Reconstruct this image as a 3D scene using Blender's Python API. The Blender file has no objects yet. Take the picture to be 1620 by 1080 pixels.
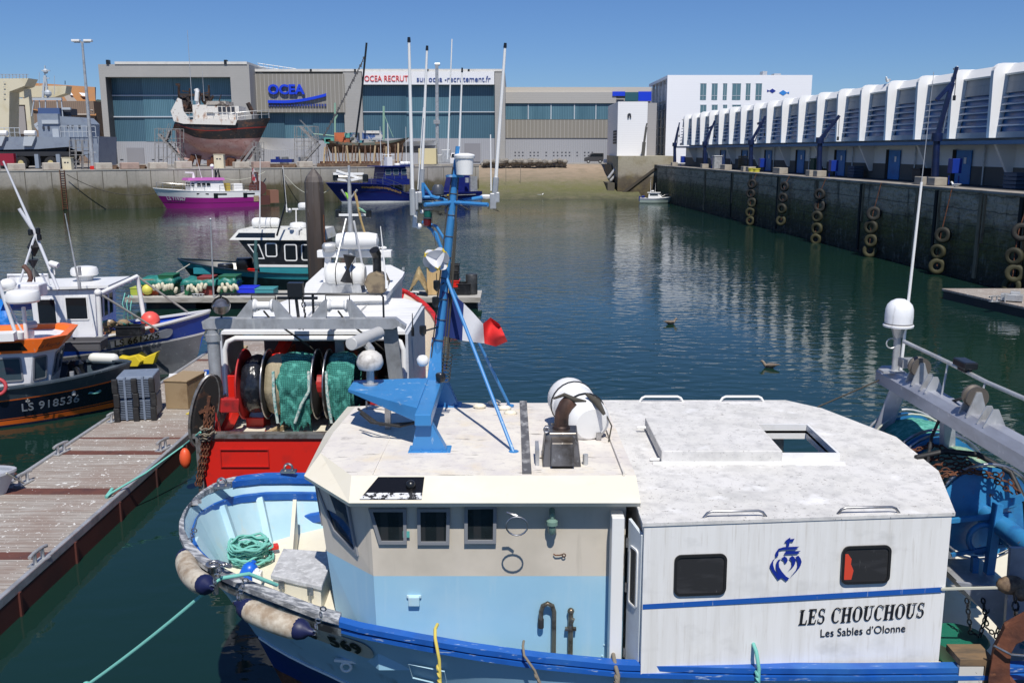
import bpy, math, random
from math import sin, cos, pi, radians, sqrt
from mathutils import Vector, Matrix, noise
random.seed(7)
SC = bpy.context.scene
COL = SC.collection
# ------------------------------------------------------------------ camera, sky, sun, exposure
CAMZ = 7.2; FPX = 1500.0; PITCH = math.atan(302/1500.0)
cd = bpy.data.cameras.new('camera'); cam = bpy.data.objects.new('camera', cd); COL.objects.link(cam)
cd.sensor_width = 36.0; cd.lens = 36.0*FPX/1620.0; cd.clip_start = 0.2; cd.clip_end = 9000
cam.location = (0, 0, CAMZ); cam.rotation_euler = (pi/2-PITCH, 0, 0)
SC.camera = cam
SUN = Vector((0.07, -0.54, 0.88)).normalized()
elev = math.asin(SUN.z); azim = math.atan2(SUN.x, SUN.y)
w = bpy.data.worlds.new("World"); SC.world = w; w.use_nodes = True
nt = w.node_tree; bg = nt.nodes['Background']
sky = nt.nodes.new('ShaderNodeTexSky'); sky.sky_type = 'NISHITA'; sky.sun_disc = False
sky.sun_elevation = elev; sky.sun_rotation = azim; sky.altitude = 0; sky.air_density = 1.0; sky.dust_density = 0.0; sky.ozone_density = 6.0
tint = nt.nodes.new('ShaderNodeMix'); tint.data_type = 'RGBA'; tint.blend_type = 'MULTIPLY'; tint.inputs[0].default_value = 1; tint.inputs[7].default_value = (.49, .63, .87, 1)
nt.links.new(sky.outputs[0], tint.inputs[6]); nt.links.new(tint.outputs[2], bg.inputs[0]); bg.inputs[1].default_value = 0.10
sd = bpy.data.lights.new('sun', 'SUN'); sd.energy = 4.9; sd.angle = radians(0.53); sd.color = (1, 0.955, 0.88)
so = bpy.data.objects.new('sun', sd); COL.objects.link(so); so.rotation_euler = SUN.to_track_quat('Z', 'Y').to_euler(); so.location = (20, -40, 80)
SC.view_settings.view_transform = 'Standard'; SC.view_settings.look = 'None'; SC.view_settings.exposure = 0.0; SC.view_settings.gamma = 1
SC.render.engine = 'CYCLES'
# ------------------------------------------------------------------ where the photo's points lie
def _ray(u, v):
    a = (u-810)/FPX; b = (540-v)/FPX
    return a, cos(PITCH)+b*sin(PITCH), -sin(PITCH)+b*cos(PITCH)
def G(u, v, z):
    r = _ray(u, v); k = (z-CAMZ)/r[2]; return Vector((r[0]*k, r[1]*k, z))
def W(u, v, Y):
    r = _ray(u, v); k = Y/r[1]; return Vector((r[0]*k, Y, CAMZ+r[2]*k))
# ------------------------------------------------------------------ materials
MATS = {}
def mat(name, col, rough=0.55, metal=0.0, layers=(), bump=None, spec=0.5, coord='Object', ior=None, bands=None, bump2=None):
    if name in MATS: return MATS[name]
    m = bpy.data.materials.new(name); m.use_nodes = True; MATS[name] = m
    t = m.node_tree; N = t.nodes; L = t.links; P = N['Principled BSDF']
    P.inputs['Roughness'].default_value = rough; P.inputs['Metallic'].default_value = metal
    P.inputs['Specular IOR Level'].default_value = spec
    if ior: P.inputs['IOR'].default_value = ior
    tc = N.new('ShaderNodeTexCoord')
    src = None
    rgb = N.new('ShaderNodeRGB'); rgb.outputs[0].default_value = (*col, 1); src = rgb.outputs[0]
    if bands:      # colour by world height: list of (z, colour), soft by noise
        geo = N.new('ShaderNodeNewGeometry'); sx = N.new('ShaderNodeSeparateXYZ'); L.new(geo.outputs['Position'], sx.inputs[0])
        nz = N.new('ShaderNodeTexNoise'); nz.inputs['Scale'].default_value = 0.8; nz.inputs['Detail'].default_value = 5; L.new(geo.outputs['Position'], nz.inputs['Vector'])
        ad = N.new('ShaderNodeMath'); ad.operation = 'MULTIPLY_ADD'; L.new(nz.outputs[0], ad.inputs[0]); ad.inputs[1].default_value = 1.4; L.new(sx.outputs[2], ad.inputs[2])
        mr = N.new('ShaderNodeMapRange'); z0 = bands[0][0]; z1 = bands[-1][0]
        mr.inputs[1].default_value = z0+.7; mr.inputs[2].default_value = z1+.7; L.new(ad.outputs[0], mr.inputs[0])
        cr = N.new('ShaderNodeValToRGB'); L.new(mr.outputs[0], cr.inputs[0])
        el = cr.color_ramp.elements
        while len(el) < len(bands): el.new(0.5)
        for e, (z, c) in zip(el, bands): e.position = (z-z0)/(z1-z0); e.color = (*c, 1)
        src = cr.outputs[0]
    for ly in layers:
        mp = N.new('ShaderNodeMapping'); L.new(tc.outputs[coord], mp.inputs[0])
        sc = ly.get('s', 1.0); sc = (sc, sc, sc) if not isinstance(sc, tuple) else sc
        mp.inputs['Scale'].default_value = sc; mp.inputs['Location'].default_value = ly.get('o', (0, 0, 0)); mp.inputs['Rotation'].default_value = ly.get('rot', (0, 0, 0))
        kind = ly.get('k', 'noise')
        if kind == 'noise':
            n = N.new('ShaderNodeTexNoise'); n.inputs['Scale'].default_value = 1; n.inputs['Detail'].default_value = ly.get('d', 4); n.inputs['Roughness'].default_value = ly.get('r', .6); out = n.outputs[0]
        elif kind == 'vor':
            n = N.new('ShaderNodeTexVoronoi'); n.inputs['Scale'].default_value = 1; out = n.outputs['Distance']
        elif kind == 'wave':
            n = N.new('ShaderNodeTexWave'); n.bands_direction = ly.get('dir', 'X'); n.inputs['Scale'].default_value = 1; n.inputs['Distortion'].default_value = ly.get('dist', 0); n.wave_profile = ly.get('prof', 'SIN'); out = n.outputs[0]
        elif kind == 'brick':
            n = N.new('ShaderNodeTexBrick'); n.inputs['Scale'].default_value = 1; n.inputs['Mortar Size'].default_value = ly.get('m', .02); n.inputs['Brick Width'].default_value = ly.get('bw', .5); n.inputs['Row Height'].default_value = ly.get('rh', .25); out = n.outputs['Fac']
        L.new(mp.outputs[0], n.inputs['Vector'])
        mr = N.new('ShaderNodeMapRange'); mr.inputs[1].default_value = ly['lo']; mr.inputs[2].default_value = ly['hi']; mr.inputs[4].default_value = ly.get('a', 1.0); L.new(out, mr.inputs[0])
        mx = N.new('ShaderNodeMix'); mx.data_type = 'RGBA'; L.new(mr.outputs[0], mx.inputs[0]); L.new(src, mx.inputs[6]); mx.inputs[7].default_value = (*ly['c'], 1)
        src = mx.outputs[2]
    L.new(src, P.inputs['Base Color'])
    if bump:
        mp = N.new('ShaderNodeMapping'); L.new(tc.outputs[coord], mp.inputs[0]); bs = bump[0]; bs = (bs, bs, bs) if not isinstance(bs, tuple) else bs
        mp.inputs['Scale'].default_value = bs
        n = N.new('ShaderNodeTexNoise'); n.inputs['Scale'].default_value = 1; n.inputs['Detail'].default_value = 4; L.new(mp.outputs[0], n.inputs['Vector'])
        b = N.new('ShaderNodeBump'); b.inputs['Strength'].default_value = bump[1]; b.inputs['Distance'].default_value = bump[2] if len(bump) > 2 else .02
        L.new(n.outputs[0], b.inputs['Height']); L.new(b.outputs[0], P.inputs['Normal'])
    return m
# ------------------------------------------------------------------ mesh builder
ORG = {}
def _org(p):
    while p is not None and p.parent is not None: p = p.parent
    return ORG.get(p.name, Vector((0, 0, 0))) if p is not None else None
SPLIT = set('pillar hatch_rail shelter_wall skid winch_motor bulwark exhaust_bracket roof_lamp vent_slot blue_panel side_plate fender_tyre_x lamp_cap cable_box raft_cradle roof_tread rivet fairlead stern_gear blue_panel roof_vent gps_puck crosstree side_mullion roof_unit gps_antenna mast_lamp lamp emblem_x louvre mullion door_rail yellow_mark keel_stand leg sponson cream_wall roof_fitting gallows_strut rag hinge wing_post upper_wall vent crossbar roof_seam facade_panel block_bracket radome_x roof_shell deck_boards winch_bed exhaust_casing_x stern_timber deck_locker_x machinery_x deck_clutter_x teal_panel keel canopy_x railing_x boat_x edge_beam_x net_cord_x mast_rig_x winch_motor side_screen stay gallows_stay lamp_bracket_x drum_axle_x hook_x box_x sign_x wall_x swoosh_x cream_wall roof_strip_x mooring_eye_x deckhouse_x wheelhouse_x small_lettering_x'.split())
class MB:
    def __init__(s): s.v = []; s.f = []; s.m = []; s.mi = 0
    def add(s, vs, fs):
        b = len(s.v); s.v += [Vector(p) for p in vs]
        for f in fs: s.f.append([b+i for i in f]); s.m.append(s.mi)
        return s
    def box(s, lo, hi):
        x0, y0, z0 = lo; x1, y1, z1 = hi
        return s.add([(x0,y0,z0),(x1,y0,z0),(x1,y1,z0),(x0,y1,z0),(x0,y0,z1),(x1,y0,z1),(x1,y1,z1),(x0,y1,z1)],
              [(0,3,2,1),(4,5,6,7),(0,1,5,4),(1,2,6,5),(2,3,7,6),(3,0,4,7)])
    def cbox(s, c, d, M=None):     # centred box, optional rotation matrix
        hx, hy, hz = d[0]/2, d[1]/2, d[2]/2; c = Vector(c)
        p = [(-hx,-hy,-hz),(hx,-hy,-hz),(hx,hy,-hz),(-hx,hy,-hz),(-hx,-hy,hz),(hx,-hy,hz),(hx,hy,hz),(-hx,hy,hz)]
        p = [c+(M @ Vector(q) if M else Vector(q)) for q in p]
        return s.add(p, [(0,3,2,1),(4,5,6,7),(0,1,5,4),(1,2,6,5),(2,3,7,6),(3,0,4,7)])
    def bar(s, a, b, w, h=None, up=(0,0,1)):   # rectangular bar between points
        a = Vector(a); b = Vector(b); h = h or w; d = (b-a).normalized(); up = Vector(up)
        if abs(d.dot(up)) > .98: up = Vector((0,1,0))
        x = d.cross(up).normalized(); y = x.cross(d)
        q = []
        for p in (a, b):
            for sx, sy in ((-1,-1),(1,-1),(1,1),(-1,1)): q.append(p+x*(sx*w/2)+y*(sy*h/2))
        return s.add(q, [(0,1,2,3),(7,6,5,4),(0,4,5,1),(1,5,6,2),(2,6,7,3),(3,7,4,0)])
    def tube(s, pts, r, n=8, closed=False, cap=True):
        pts = [Vector(p) for p in pts]; k = len(pts)
        rs = r if isinstance(r, (list, tuple)) else [r]*k
        prev = None; rings = []
        for i, p in enumerate(pts):
            if closed: d = pts[(i+1) % k]-pts[i-1]
            else: d = pts[min(i+1, k-1)]-pts[max(i-1, 0)]
            if d.length < 1e-9: d = Vector((0,0,1))
            d.normalize()
            if prev is None:
                a = Vector((0,0,1)) if abs(d.z) < .9 else Vector((1,0,0)); x = d.cross(a).normalized()
            else:
                x = prev-d*prev.dot(d)
                x = x.normalized() if x.length > 1e-6 else d.cross(Vector((0,0,1))).normalized()
            prev = x; y = d.cross(x)
            rings.append([p+x*(rs[i]*cos(2*pi*j/n))+y*(rs[i]*sin(2*pi*j/n)) for j in range(n)])
        vs = [q for rg in rings for q in rg]; fs = []
        for i in range(k if closed else k-1):
            a = i*n; b = ((i+1) % k)*n
            for j in range(n): fs.append((a+j, a+(j+1) % n, b+(j+1) % n, b+j))
        if cap and not closed:
            fs.append(tuple(range(n-1, -1, -1))); fs.append(tuple((k-1)*n+j for j in range(n)))
        return s.add(vs, fs)
    def cyl(s, a, b, r, r2=None, n=12): return s.tube([a, b], [r, r if r2 is None else r2], n)
    def lathe(s, a, d, prof, n=16):   # prof: (dist along d, radius)
        a = Vector(a); d = Vector(d).normalized()
        return s.tube([a+d*q[0] for q in prof], [max(q[1], 1e-4) for q in prof], n)
    def sphere(s, c, r, n=12, sc=(1,1,1)):
        b = len(s.v); vs = []; fs = []; h = n//2+1; c = Vector(c)
        for i in range(h+1):
            t = pi*i/h
            for j in range(n):
                f = 2*pi*j/n; vs.append(c+Vector((r*sc[0]*sin(t)*cos(f), r*sc[1]*sin(t)*sin(f), r*sc[2]*cos(t))))
        for i in range(h):
            for j in range(n): fs.append((i*n+j, (i+1)*n+j, (i+1)*n+(j+1) % n, i*n+(j+1) % n))
        return s.add(vs, fs)
    def torus(s, c, axis, R, r, n=20, k=8):
        c = Vector(c); ax = Vector(axis).normalized(); a = Vector((0,0,1)) if abs(ax.z) < .9 else Vector((1,0,0)); x = ax.cross(a).normalized(); y = ax.cross(x)
        return s.tube([c+x*(R*cos(2*pi*i/n))+y*(R*sin(2*pi*i/n)) for i in range(n)], r, k, closed=True)
    def prism(s, poly, d):           # planar polygon (3-D points) pushed by vector d
        n = len(poly); d = Vector(d); p = [Vector(q) for q in poly]
        return s.add(p+[q+d for q in p], [tuple(range(n-1,-1,-1)), tuple(range(n, 2*n))]+[(i, (i+1) % n, n+(i+1) % n, n+i) for i in range(n)])
    def quad(s, *p): return s.add(p, [tuple(range(len(p)))])
    def grid(s, rows, closed=False):  # rows of equal-length point lists
        n = len(rows[0]); vs = [q for r in rows for q in r]; fs = []
        for i in range(len(rows)-1):
            for j in range(n if closed else n-1): fs.append((i*n+j, i*n+(j+1) % n, (i+1)*n+(j+1) % n, (i+1)*n+j))
        return s.add(vs, fs)
    def islands(s):
        p = list(range(len(s.v)))
        def fd(x):
            while p[x] != x: p[x] = p[p[x]]; x = p[x]
            return x
        for f in s.f:
            for v in f[1:]: p[fd(v)] = fd(f[0])
        d = {}
        for i, f in enumerate(s.f): d.setdefault(fd(f[0]), []).append(i)
        return list(d.values())
    def build(s, name, mats, parent=None, smooth=None, bevel=0, solid=0, world=False, label=None):
        if not isinstance(mats, (list, tuple)): mats = [mats]
        if parent is not None and name in SPLIT:
            gs = s.islands()
            if 1 < len(gs) <= 60:
                r = None
                for g in gs:
                    k = MB(); ix = {v: i for i, v in enumerate(sorted({v for f in g for v in s.f[f]}))}
                    k.v = [s.v[v] for v in ix]; k.f = [[ix[v] for v in s.f[f]] for f in g]; k.m = [s.m[f] for f in g]
                    SPLIT.discard(name); o = k.build(name, mats, parent, smooth, bevel, solid, world, label); SPLIT.add(name); r = r or o
                return r
        me = bpy.data.meshes.new(name)
        o = bpy.data.objects.new(name, me); COL.objects.link(o)
        if parent is None:
            xs = [p.x for p in s.v]; ys = [p.y for p in s.v]; zs = [p.z for p in s.v]
            org = Vector(((min(xs)+max(xs))/2, (min(ys)+max(ys))/2, min(zs))); o.location = org
        else: org = _org(parent); o.parent = parent
        me.from_pydata([p-org for p in s.v], [], s.f)
        for m in mats: me.materials.append(m)
        if len(mats) > 1: me.polygons.foreach_set('material_index', s.m)
        if smooth:
            me.polygons.foreach_set('use_smooth', [True]*len(me.polygons)); me.set_sharp_from_angle(angle=radians(smooth))
        me.update()
        if solid:
            md = o.modifiers.new('solid', 'SOLIDIFY'); md.thickness = solid; md.offset = 0
        if bevel:
            md = o.modifiers.new('bevel', 'BEVEL'); md.width = bevel; md.segments = 2; md.limit_method = 'ANGLE'
        if label: o['label'] = label
        return o
def tag(o, label=None, cat=None, group=None, kind=None):
    if label: o['label'] = label
    if cat: o['category'] = cat
    if group: o['group'] = group
    if kind: o['kind'] = kind
    return o
def thing(name, label, cat, loc, rz=0, group=None, world=True):
    o = bpy.data.objects.new(name, None); COL.objects.link(o); o.location = loc; o.rotation_euler = (0, 0, rz); o.empty_display_size = .3
    if world: ORG[o.name] = Vector(loc)
    return tag(o, label, cat, group)
def kids(o): return [c for c in bpy.data.objects if c.parent == o]
def dup(o, loc, rz=None, label=None, scale=None, src=None):
    ch = src if src is not None else kids(o)
    r = o.copy(); COL.objects.link(r); r.location = loc
    if rz is not None: r.rotation_euler = (0, 0, rz)
    if scale: r.scale = scale
    if label: r['label'] = label
    for c in ch:
        d = c.copy(); COL.objects.link(d); d.parent = r
        for g in kids(c):
            e = g.copy(); COL.objects.link(e); e.parent = d
    return r
def struct(o, kind='structure'): o['kind'] = kind; return o
def text(s, size, M, m, parent, name='lettering', off=0.0, ext=.003, mapf=None, shear=0, space=1.0, ax='CENTER', label=None):
    cu = bpy.data.curves.new('t', 'FONT'); cu.body = s; cu.size = size; cu.offset = off; cu.extrude = ext; cu.shear = shear; cu.space_character = space
    cu.align_x = ax; cu.align_y = 'CENTER'; cu.resolution_u = 3
    to = bpy.data.objects.new('t', cu); COL.objects.link(to)
    dg = bpy.context.evaluated_depsgraph_get(); me = bpy.data.meshes.new_from_object(to.evaluated_get(dg))
    bpy.data.objects.remove(to); bpy.data.curves.remove(cu)
    o = bpy.data.objects.new(name, me); me.name = name; COL.objects.link(o); org = _org(parent) if parent else Vector((0,0,0)); o.parent = parent
    for v in me.vertices:
        v.co = (mapf(v.co) if mapf else M @ v.co)-org
    me.materials.clear(); me.materials.append(m)
    if label: o['label'] = label
    return o
def frame3(o, ex, ez):   # matrix: x->ex, y->ez, z->normal, origin o
    ex = Vector(ex).normalized(); ez = Vector(ez).normalized(); n = ex.cross(ez).normalized(); ez = n.cross(ex)
    M = Matrix.Identity(4)
    for i, a in enumerate((ex, ez, n)):
        for j in range(3): M[j][i] = a[j]
    for j in range(3): M[j][3] = o[j]
    return M
def rrect(x0, y0, x1, y1, r=.05, n=4):
    p = []
    for cx, cy, a in ((x1-r, y1-r, 0), (x0+r, y1-r, 90), (x0+r, y0+r, 180), (x1-r, y0+r, 270)):
        for i in range(n+1):
            t = radians(a+90*i/n); p.append((cx+r*cos(t), cy+r*sin(t)))
    return p
def window(M, poly, parent, fm, gm, fw=.03, fd=.03, name='window', gl=None, frame=True):
    # poly in local x,y of M (outer outline); frame ring + glass pane as sub-part
    cx = sum(p[0] for p in poly)/len(poly); cy = sum(p[1] for p in poly)/len(poly)
    n = len(poly); inn = []
    for i in range(n):
        a = Vector(poly[i-1]); b = Vector(poly[i]); c = Vector(poly[(i+1) % n])
        d1 = (b-a); d2 = (c-b)
        if d1.length < 1e-6: d1 = d2
        if d2.length < 1e-6: d2 = d1
        n1 = Vector((-d1.y, d1.x)).normalized(); n2 = Vector((-d2.y, d2.x)).normalized()
        nn = (n1+n2); nn = nn/max(nn.length_squared/2, .3)
        q = b+nn*fw
        if (q-Vector((cx, cy))).length > (b-Vector((cx, cy))).length: q = b-nn*fw
        inn.append(q)
    P = lambda q, z: M @ Vector((q[0], q[1], z))
    f = MB()
    if frame:
        o0 = [P(q, 0.001) for q in poly]; o1 = [P(q, fd) for q in poly]; i1 = [P(q, fd) for q in inn]; i0 = [P(q, 0.001) for q in inn]
        f.grid([o0, o1, i1, i0], closed=True)
        fo = f.build(name, fm, parent, smooth=30)
        g = MB(); g.add([P(q, fd*.4) for q in inn], [tuple(range(n))]); g.build('pane', gm, fo)
    else:
        g = MB(); g.add([P(q, .004) for q in poly], [tuple(range(n))]); fo = g.build(name, gm, parent)
    return fo
# shared materials
def gp(c, k=1.0): return tuple(x*k for x in c)
glass = mat('dark_glass', (.012, .016, .02), .06, spec=.6)
steel = mat('steel', (.42, .42, .43), .32, .9, layers=[dict(s=6, lo=.45, hi=.7, c=(.22, .2, .18))])
galv = mat('galvanised', (.52, .53, .54), .45, .5, layers=[dict(s=3, lo=.45, hi=.75, c=(.33, .33, .33)), dict(s=(9,9,1.5), lo=.58, hi=.72, c=(.6,.6,.58))])
white = mat('white_paint', (.72, .72, .70), .4, layers=[dict(s=1.2, lo=.5, hi=.85, c=(.5,.49,.45)), dict(s=(7,7,.9), lo=.6, hi=.8, c=(.42,.36,.28), a=.6)])
whitec = mat('clean_white', (.78, .78, .77), .35, layers=[dict(s=2, lo=.55, hi=.9, c=(.6,.59,.56))])
black = mat('black_rubber', (.015, .015, .016), .6, layers=[dict(s=8, lo=.5, hi=.8, c=(.05,.05,.05))])
blackp = mat('black_paint', (.012, .013, .015), .3, layers=[dict(s=4, lo=.55, hi=.8, c=(.05,.05,.055))])
rust = mat('rust', (.13, .045, .02), .8, layers=[dict(s=5, lo=.4, hi=.65, c=(.05,.02,.012)), dict(s=14, lo=.55, hi=.7, c=(.24,.09,.035))], bump=(20, .4))
red = mat('red_paint', (.62, .018, .01), .33, layers=[dict(s=3, lo=.55, hi=.8, c=(.42,.02,.015)), dict(s=(20,20,2), lo=.66, hi=.74, c=(.6,.3,.25), a=.5)])
bluep = mat('mid_blue_paint', (.012, .10, .45), .32, layers=[dict(s=7, lo=.64, hi=.70, c=(.4,.5,.62), a=.6), dict(s=2, lo=.5, hi=.8, c=(.012,.09,.4))])
skyb = mat('mast_blue_paint', (.045, .22, .50), .35, layers=[dict(s=3, lo=.55, hi=.8, c=(.035,.17,.40)), dict(s=(9,9,4), lo=.62, hi=.70, c=(.50,.58,.64), a=.7)])
darkb = mat('dark_blue_paint', (.008, .02, .17), .35, layers=[dict(s=1.5, lo=.5, hi=.8, c=(.012,.03,.12))])
ropeg = mat('green_rope', (.16, .46, .40), .8, bump=(90, .6, .005))
ropew = mat('pale_rope', (.5, .5, .42), .85)
ropey = mat('yellow_rope', (.6, .48, .1), .8)
roped = mat('dark_rope', (.06, .055, .045), .9)
# ================================================================== WATER, GROUND
def water_mat():
    m = bpy.data.materials.new('harbour_water'); m.use_nodes = True; t = m.node_tree; N = t.nodes; L = t.links; P = N['Principled BSDF']
    P.inputs['Roughness'].default_value = .02; P.inputs['IOR'].default_value = 1.333
    geo = N.new('ShaderNodeNewGeometry')
    nz = N.new('ShaderNodeTexNoise'); nz.inputs['Scale'].default_value = .035; nz.inputs['Detail'].default_value = 3; L.new(geo.outputs['Position'], nz.inputs['Vector'])
    cr = N.new('ShaderNodeValToRGB'); L.new(nz.outputs[0], cr.inputs[0])
    cr.color_ramp.elements[0].position = .35; cr.color_ramp.elements[0].color = (.006, .023, .021, 1)
    cr.color_ramp.elements[1].position = .7; cr.color_ramp.elements[1].color = (.010, .034, .018, 1)
    L.new(cr.outputs[0], P.inputs['Base Color'])
    mp = N.new('ShaderNodeMapping'); L.new(geo.outputs['Position'], mp.inputs[0]); mp.inputs['Scale'].default_value = (1.15, 2.3, 1); mp.inputs['Rotation'].default_value = (0, 0, .12)
    n1 = N.new('ShaderNodeTexNoise'); n1.inputs['Scale'].default_value = 1.0; n1.inputs['Detail'].default_value = 2.0; n1.inputs['Roughness'].default_value = .4; n1.inputs['Distortion'].default_value = .4; L.new(mp.outputs[0], n1.inputs['Vector'])
    n2 = N.new('ShaderNodeTexNoise'); n2.inputs['Scale'].default_value = 3.4; n2.inputs['Detail'].default_value = 2; L.new(mp.outputs[0], n2.inputs['Vector'])
    # wind patches: calmer and rougher areas
    n3 = N.new('ShaderNodeTexNoise'); n3.inputs['Scale'].default_value = .05; n3.inputs['Detail'].default_value = 3; L.new(geo.outputs['Position'], n3.inputs['Vector'])
    mr = N.new('ShaderNodeMapRange'); mr.inputs[1].default_value = .35; mr.inputs[2].default_value = .65; mr.inputs[3].default_value = .22; mr.inputs[4].default_value = 1.15; L.new(n3.outputs[0], mr.inputs[0])
    # sheltered between the moored boats
    sx = N.new('ShaderNodeSeparateXYZ'); L.new(geo.outputs['Position'], sx.inputs[0])
    my = N.new('ShaderNodeMapRange'); my.inputs[1].default_value = 12; my.inputs[2].default_value = 55; my.inputs[3].default_value = .35; my.inputs[4].default_value = 1.0; L.new(sx.outputs[1], my.inputs[0])
    mu = N.new('ShaderNodeMath'); mu.operation = 'MULTIPLY'; L.new(mr.outputs[0], mu.inputs[0]); L.new(my.outputs[0], mu.inputs[1])
    ad = N.new('ShaderNodeMath'); ad.operation = 'MULTIPLY_ADD'; L.new(n2.outputs[0], ad.inputs[0]); ad.inputs[1].default_value = .12; L.new(n1.outputs[0], ad.inputs[2])
    b = N.new('ShaderNodeBump'); b.inputs['Distance'].default_value = .045; L.new(mu.outputs[0], b.inputs['Strength']); L.new(ad.outputs[0], b.inputs['Height']); L.new(b.outputs[0], P.inputs['Normal'])
    return m
wm = water_mat()
a = MB(); a.quad((-900,-300,0),(900,-300,0),(900,700,0),(-900,700,0)); struct(a.build('water', wm))
conc = mat('quay_concrete', (.36,.34,.30), .85, bands=[(-.2,(.03,.032,.016)),(1.0,(.055,.055,.022)),(2.5,(.10,.085,.045)),(3.1,(.30,.28,.24)),(4.7,(.38,.36,.32))],
   layers=[dict(s=(.5,.5,.12), lo=.45, hi=.75, c=(.2,.19,.17), a=.6), dict(s=(2.5,2.5,.25), lo=.55, hi=.75, c=(.12,.11,.09), a=.55), dict(s=6, lo=.6, hi=.8, c=(.45,.43,.38), a=.3)], bump=(3,.4,.06))
stone = mat('quay_stone', (.12,.10,.08), .9, bands=[(-.2,(.02,.02,.012)),(.9,(.055,.048,.024)),(2.0,(.13,.12,.035)),(2.9,(.19,.16,.075)),(3.4,(.44,.34,.23)),(5.0,(.55,.45,.33))],
   layers=[dict(k='wave', dir='Z', s=(1,1,.36), lo=.97, hi=1, c=(.04,.035,.025), dist=.8, a=.6), dict(s=(.5,.5,1.8), lo=.50, hi=.72, c=(.06,.05,.035), a=.7), dict(s=(2.2,2.2,1.2), lo=.55, hi=.72, c=(.30,.26,.2), a=.45), dict(s=(4,1.1,.25), lo=.6, hi=.72, c=(.02,.018,.012), a=.7), dict(s=6, lo=.5, hi=.75, c=(.03,.028,.02), a=.6)], bump=((1.5,1.5,4),1.0,.25))
apron = mat('yard_ground', (.30,.28,.25), .9, layers=[dict(s=.2, lo=.4, hi=.7, c=(.2,.185,.165)), dict(s=3, lo=.5, hi=.8, c=(.36,.34,.3), a=.6)])
# left quay line A -> B, the end corner B and the slip beyond
A0 = Vector((-95, 84, 0)); B0 = G(762, 314, 0); B0 = Vector((-5.3, 150, 0))
QZ = 4.75
def qline(t): return A0.lerp(B0, t)
# the quay in the photo: lower edge (0,337) -> (762,312)
Q1 = Vector((-60.4, 112.9, 0)); Q2 = Vector((-5.2, 151.5, 0)); qd = (Q2-Q1).normalized(); QA = Q1-qd*45; qn = Vector((qd.y, -qd.x, 0))   # qn points to the water
def QP(s, out=0, z=0):   # s metres from Q1 along the quay
    p = Q1+qd*s+qn*out; return Vector((p.x, p.y, z))
qlen = (Q2-Q1).length
a = MB()
a.prism([QP(-260,-.8,QZ-.5), QP(qlen,-.8,QZ-.5), QP(qlen+.2,-12,QZ-.5), (-4,176,QZ-.5), (18.5,176,QZ-.5), (19,400,QZ-.5), (-700,400,QZ-.5)], (0,0,.5))
struct(a.build('yard_ground', apron))
b = MB(); b.prism([QP(-260,0,-2), QP(qlen,0,-2), QP(qlen,-16,-2), QP(qlen-.8,-16,-2), QP(qlen-.8,-.8,-2), QP(-260,-.8,-2)], (0,0,QZ+2))
lw = thing('quay_wall', 'long pale concrete quay wall with green and brown tide stains at the far left', 'quay wall', QP(0))
ob = b.build('wall', conc, lw)
c = MB()
for k in range(-3, 27):   # joints between wall panels as thin proud cover strips
    p = QP(k*2.9, .0); c.bar(QP(k*2.9,.015,2.2), QP(k*2.9,.015,QZ-.02), .07, .05)
c.build('joint', mat('joint_dark', (.12,.11,.09), .9), lw)
c = MB(); c.prism([QP(-60,.06,QZ), QP(qlen+.05,.06,QZ), QP(qlen+.05,-.9,QZ), QP(-60,-.9,QZ)], (0,0,.12)); c.build('coping', mat('coping', (.42,.40,.36), .85, layers=[dict(s=.8, lo=.4, hi=.7, c=(.28,.27,.24))]), lw)
# ladder on wall
def to_quay_s(u, v, z):
    p = G(u, v, z); return (p-Q1).dot(qd)
def q_s_from_u(u):   # where the sight line through column u meets the wall face
    a_ = (u-810)/FPX
    # x = a*Y*1.02 approx
    kk = a_/cos(PITCH)*.985
    # x = Q1.x+qd.x s ; y = Q1.y+qd.y s ; x = kk*y
    return (kk*Q1.y-Q1.x)/(qd.x-kk*qd.y)
s0 = q_s_from_u(112)
c = MB()
c.cyl(QP(s0-.25,.12,.1), QP(s0-.25,.12,QZ+.1), .05); c.cyl(QP(s0+.25,.12,.1), QP(s0+.25,.12,QZ+.1), .05)
for i in range(16): c.cyl(QP(s0-.25,.12,.3+i*.29), QP(s0+.25,.12,.3+i*.29), .03, n=6)
tag(c.build('wall_ladder', rust), 'dark rusty ladder fixed to the pale concrete quay wall', 'ladder')
# ------------------------------------------------------------------ slip / beach between the quay end and the pier
beach = mat('beach_ground', (.3,.26,.2), .95, bands=[(-.3,(.05,.05,.03)),(.7,(.10,.10,.045)),(1.3,(.12,.12,.04)),(2.0,(.15,.14,.07)),(2.8,(.24,.19,.13)),(4.4,(.34,.26,.19))],
   layers=[dict(s=.5, lo=.45, hi=.7, c=(.16,.14,.09), a=.5), dict(s=6, lo=.62, hi=.72, c=(.4,.38,.33), a=.6)], bump=(3,.8,.1))
a = MB(); rows = []
for j in range(15):
    y = 136+j*2.9; t = max(0, (y-141)/33); r = []
    for i in range(25):
        x = -9+i*1.2; zz = -.5 + 5.2*t**.95 + .25*(noise.noise(Vector((x*.25, y*.25, 0)))) + max(0, (x-10))*-.015
        if j < 3: zz -= .4*(3-j)
        r.append((x, y, min(zz, QZ-.02)))
    rows.append(r)
a.grid(rows); struct(a.build('slipway', beach, smooth=60))
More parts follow.
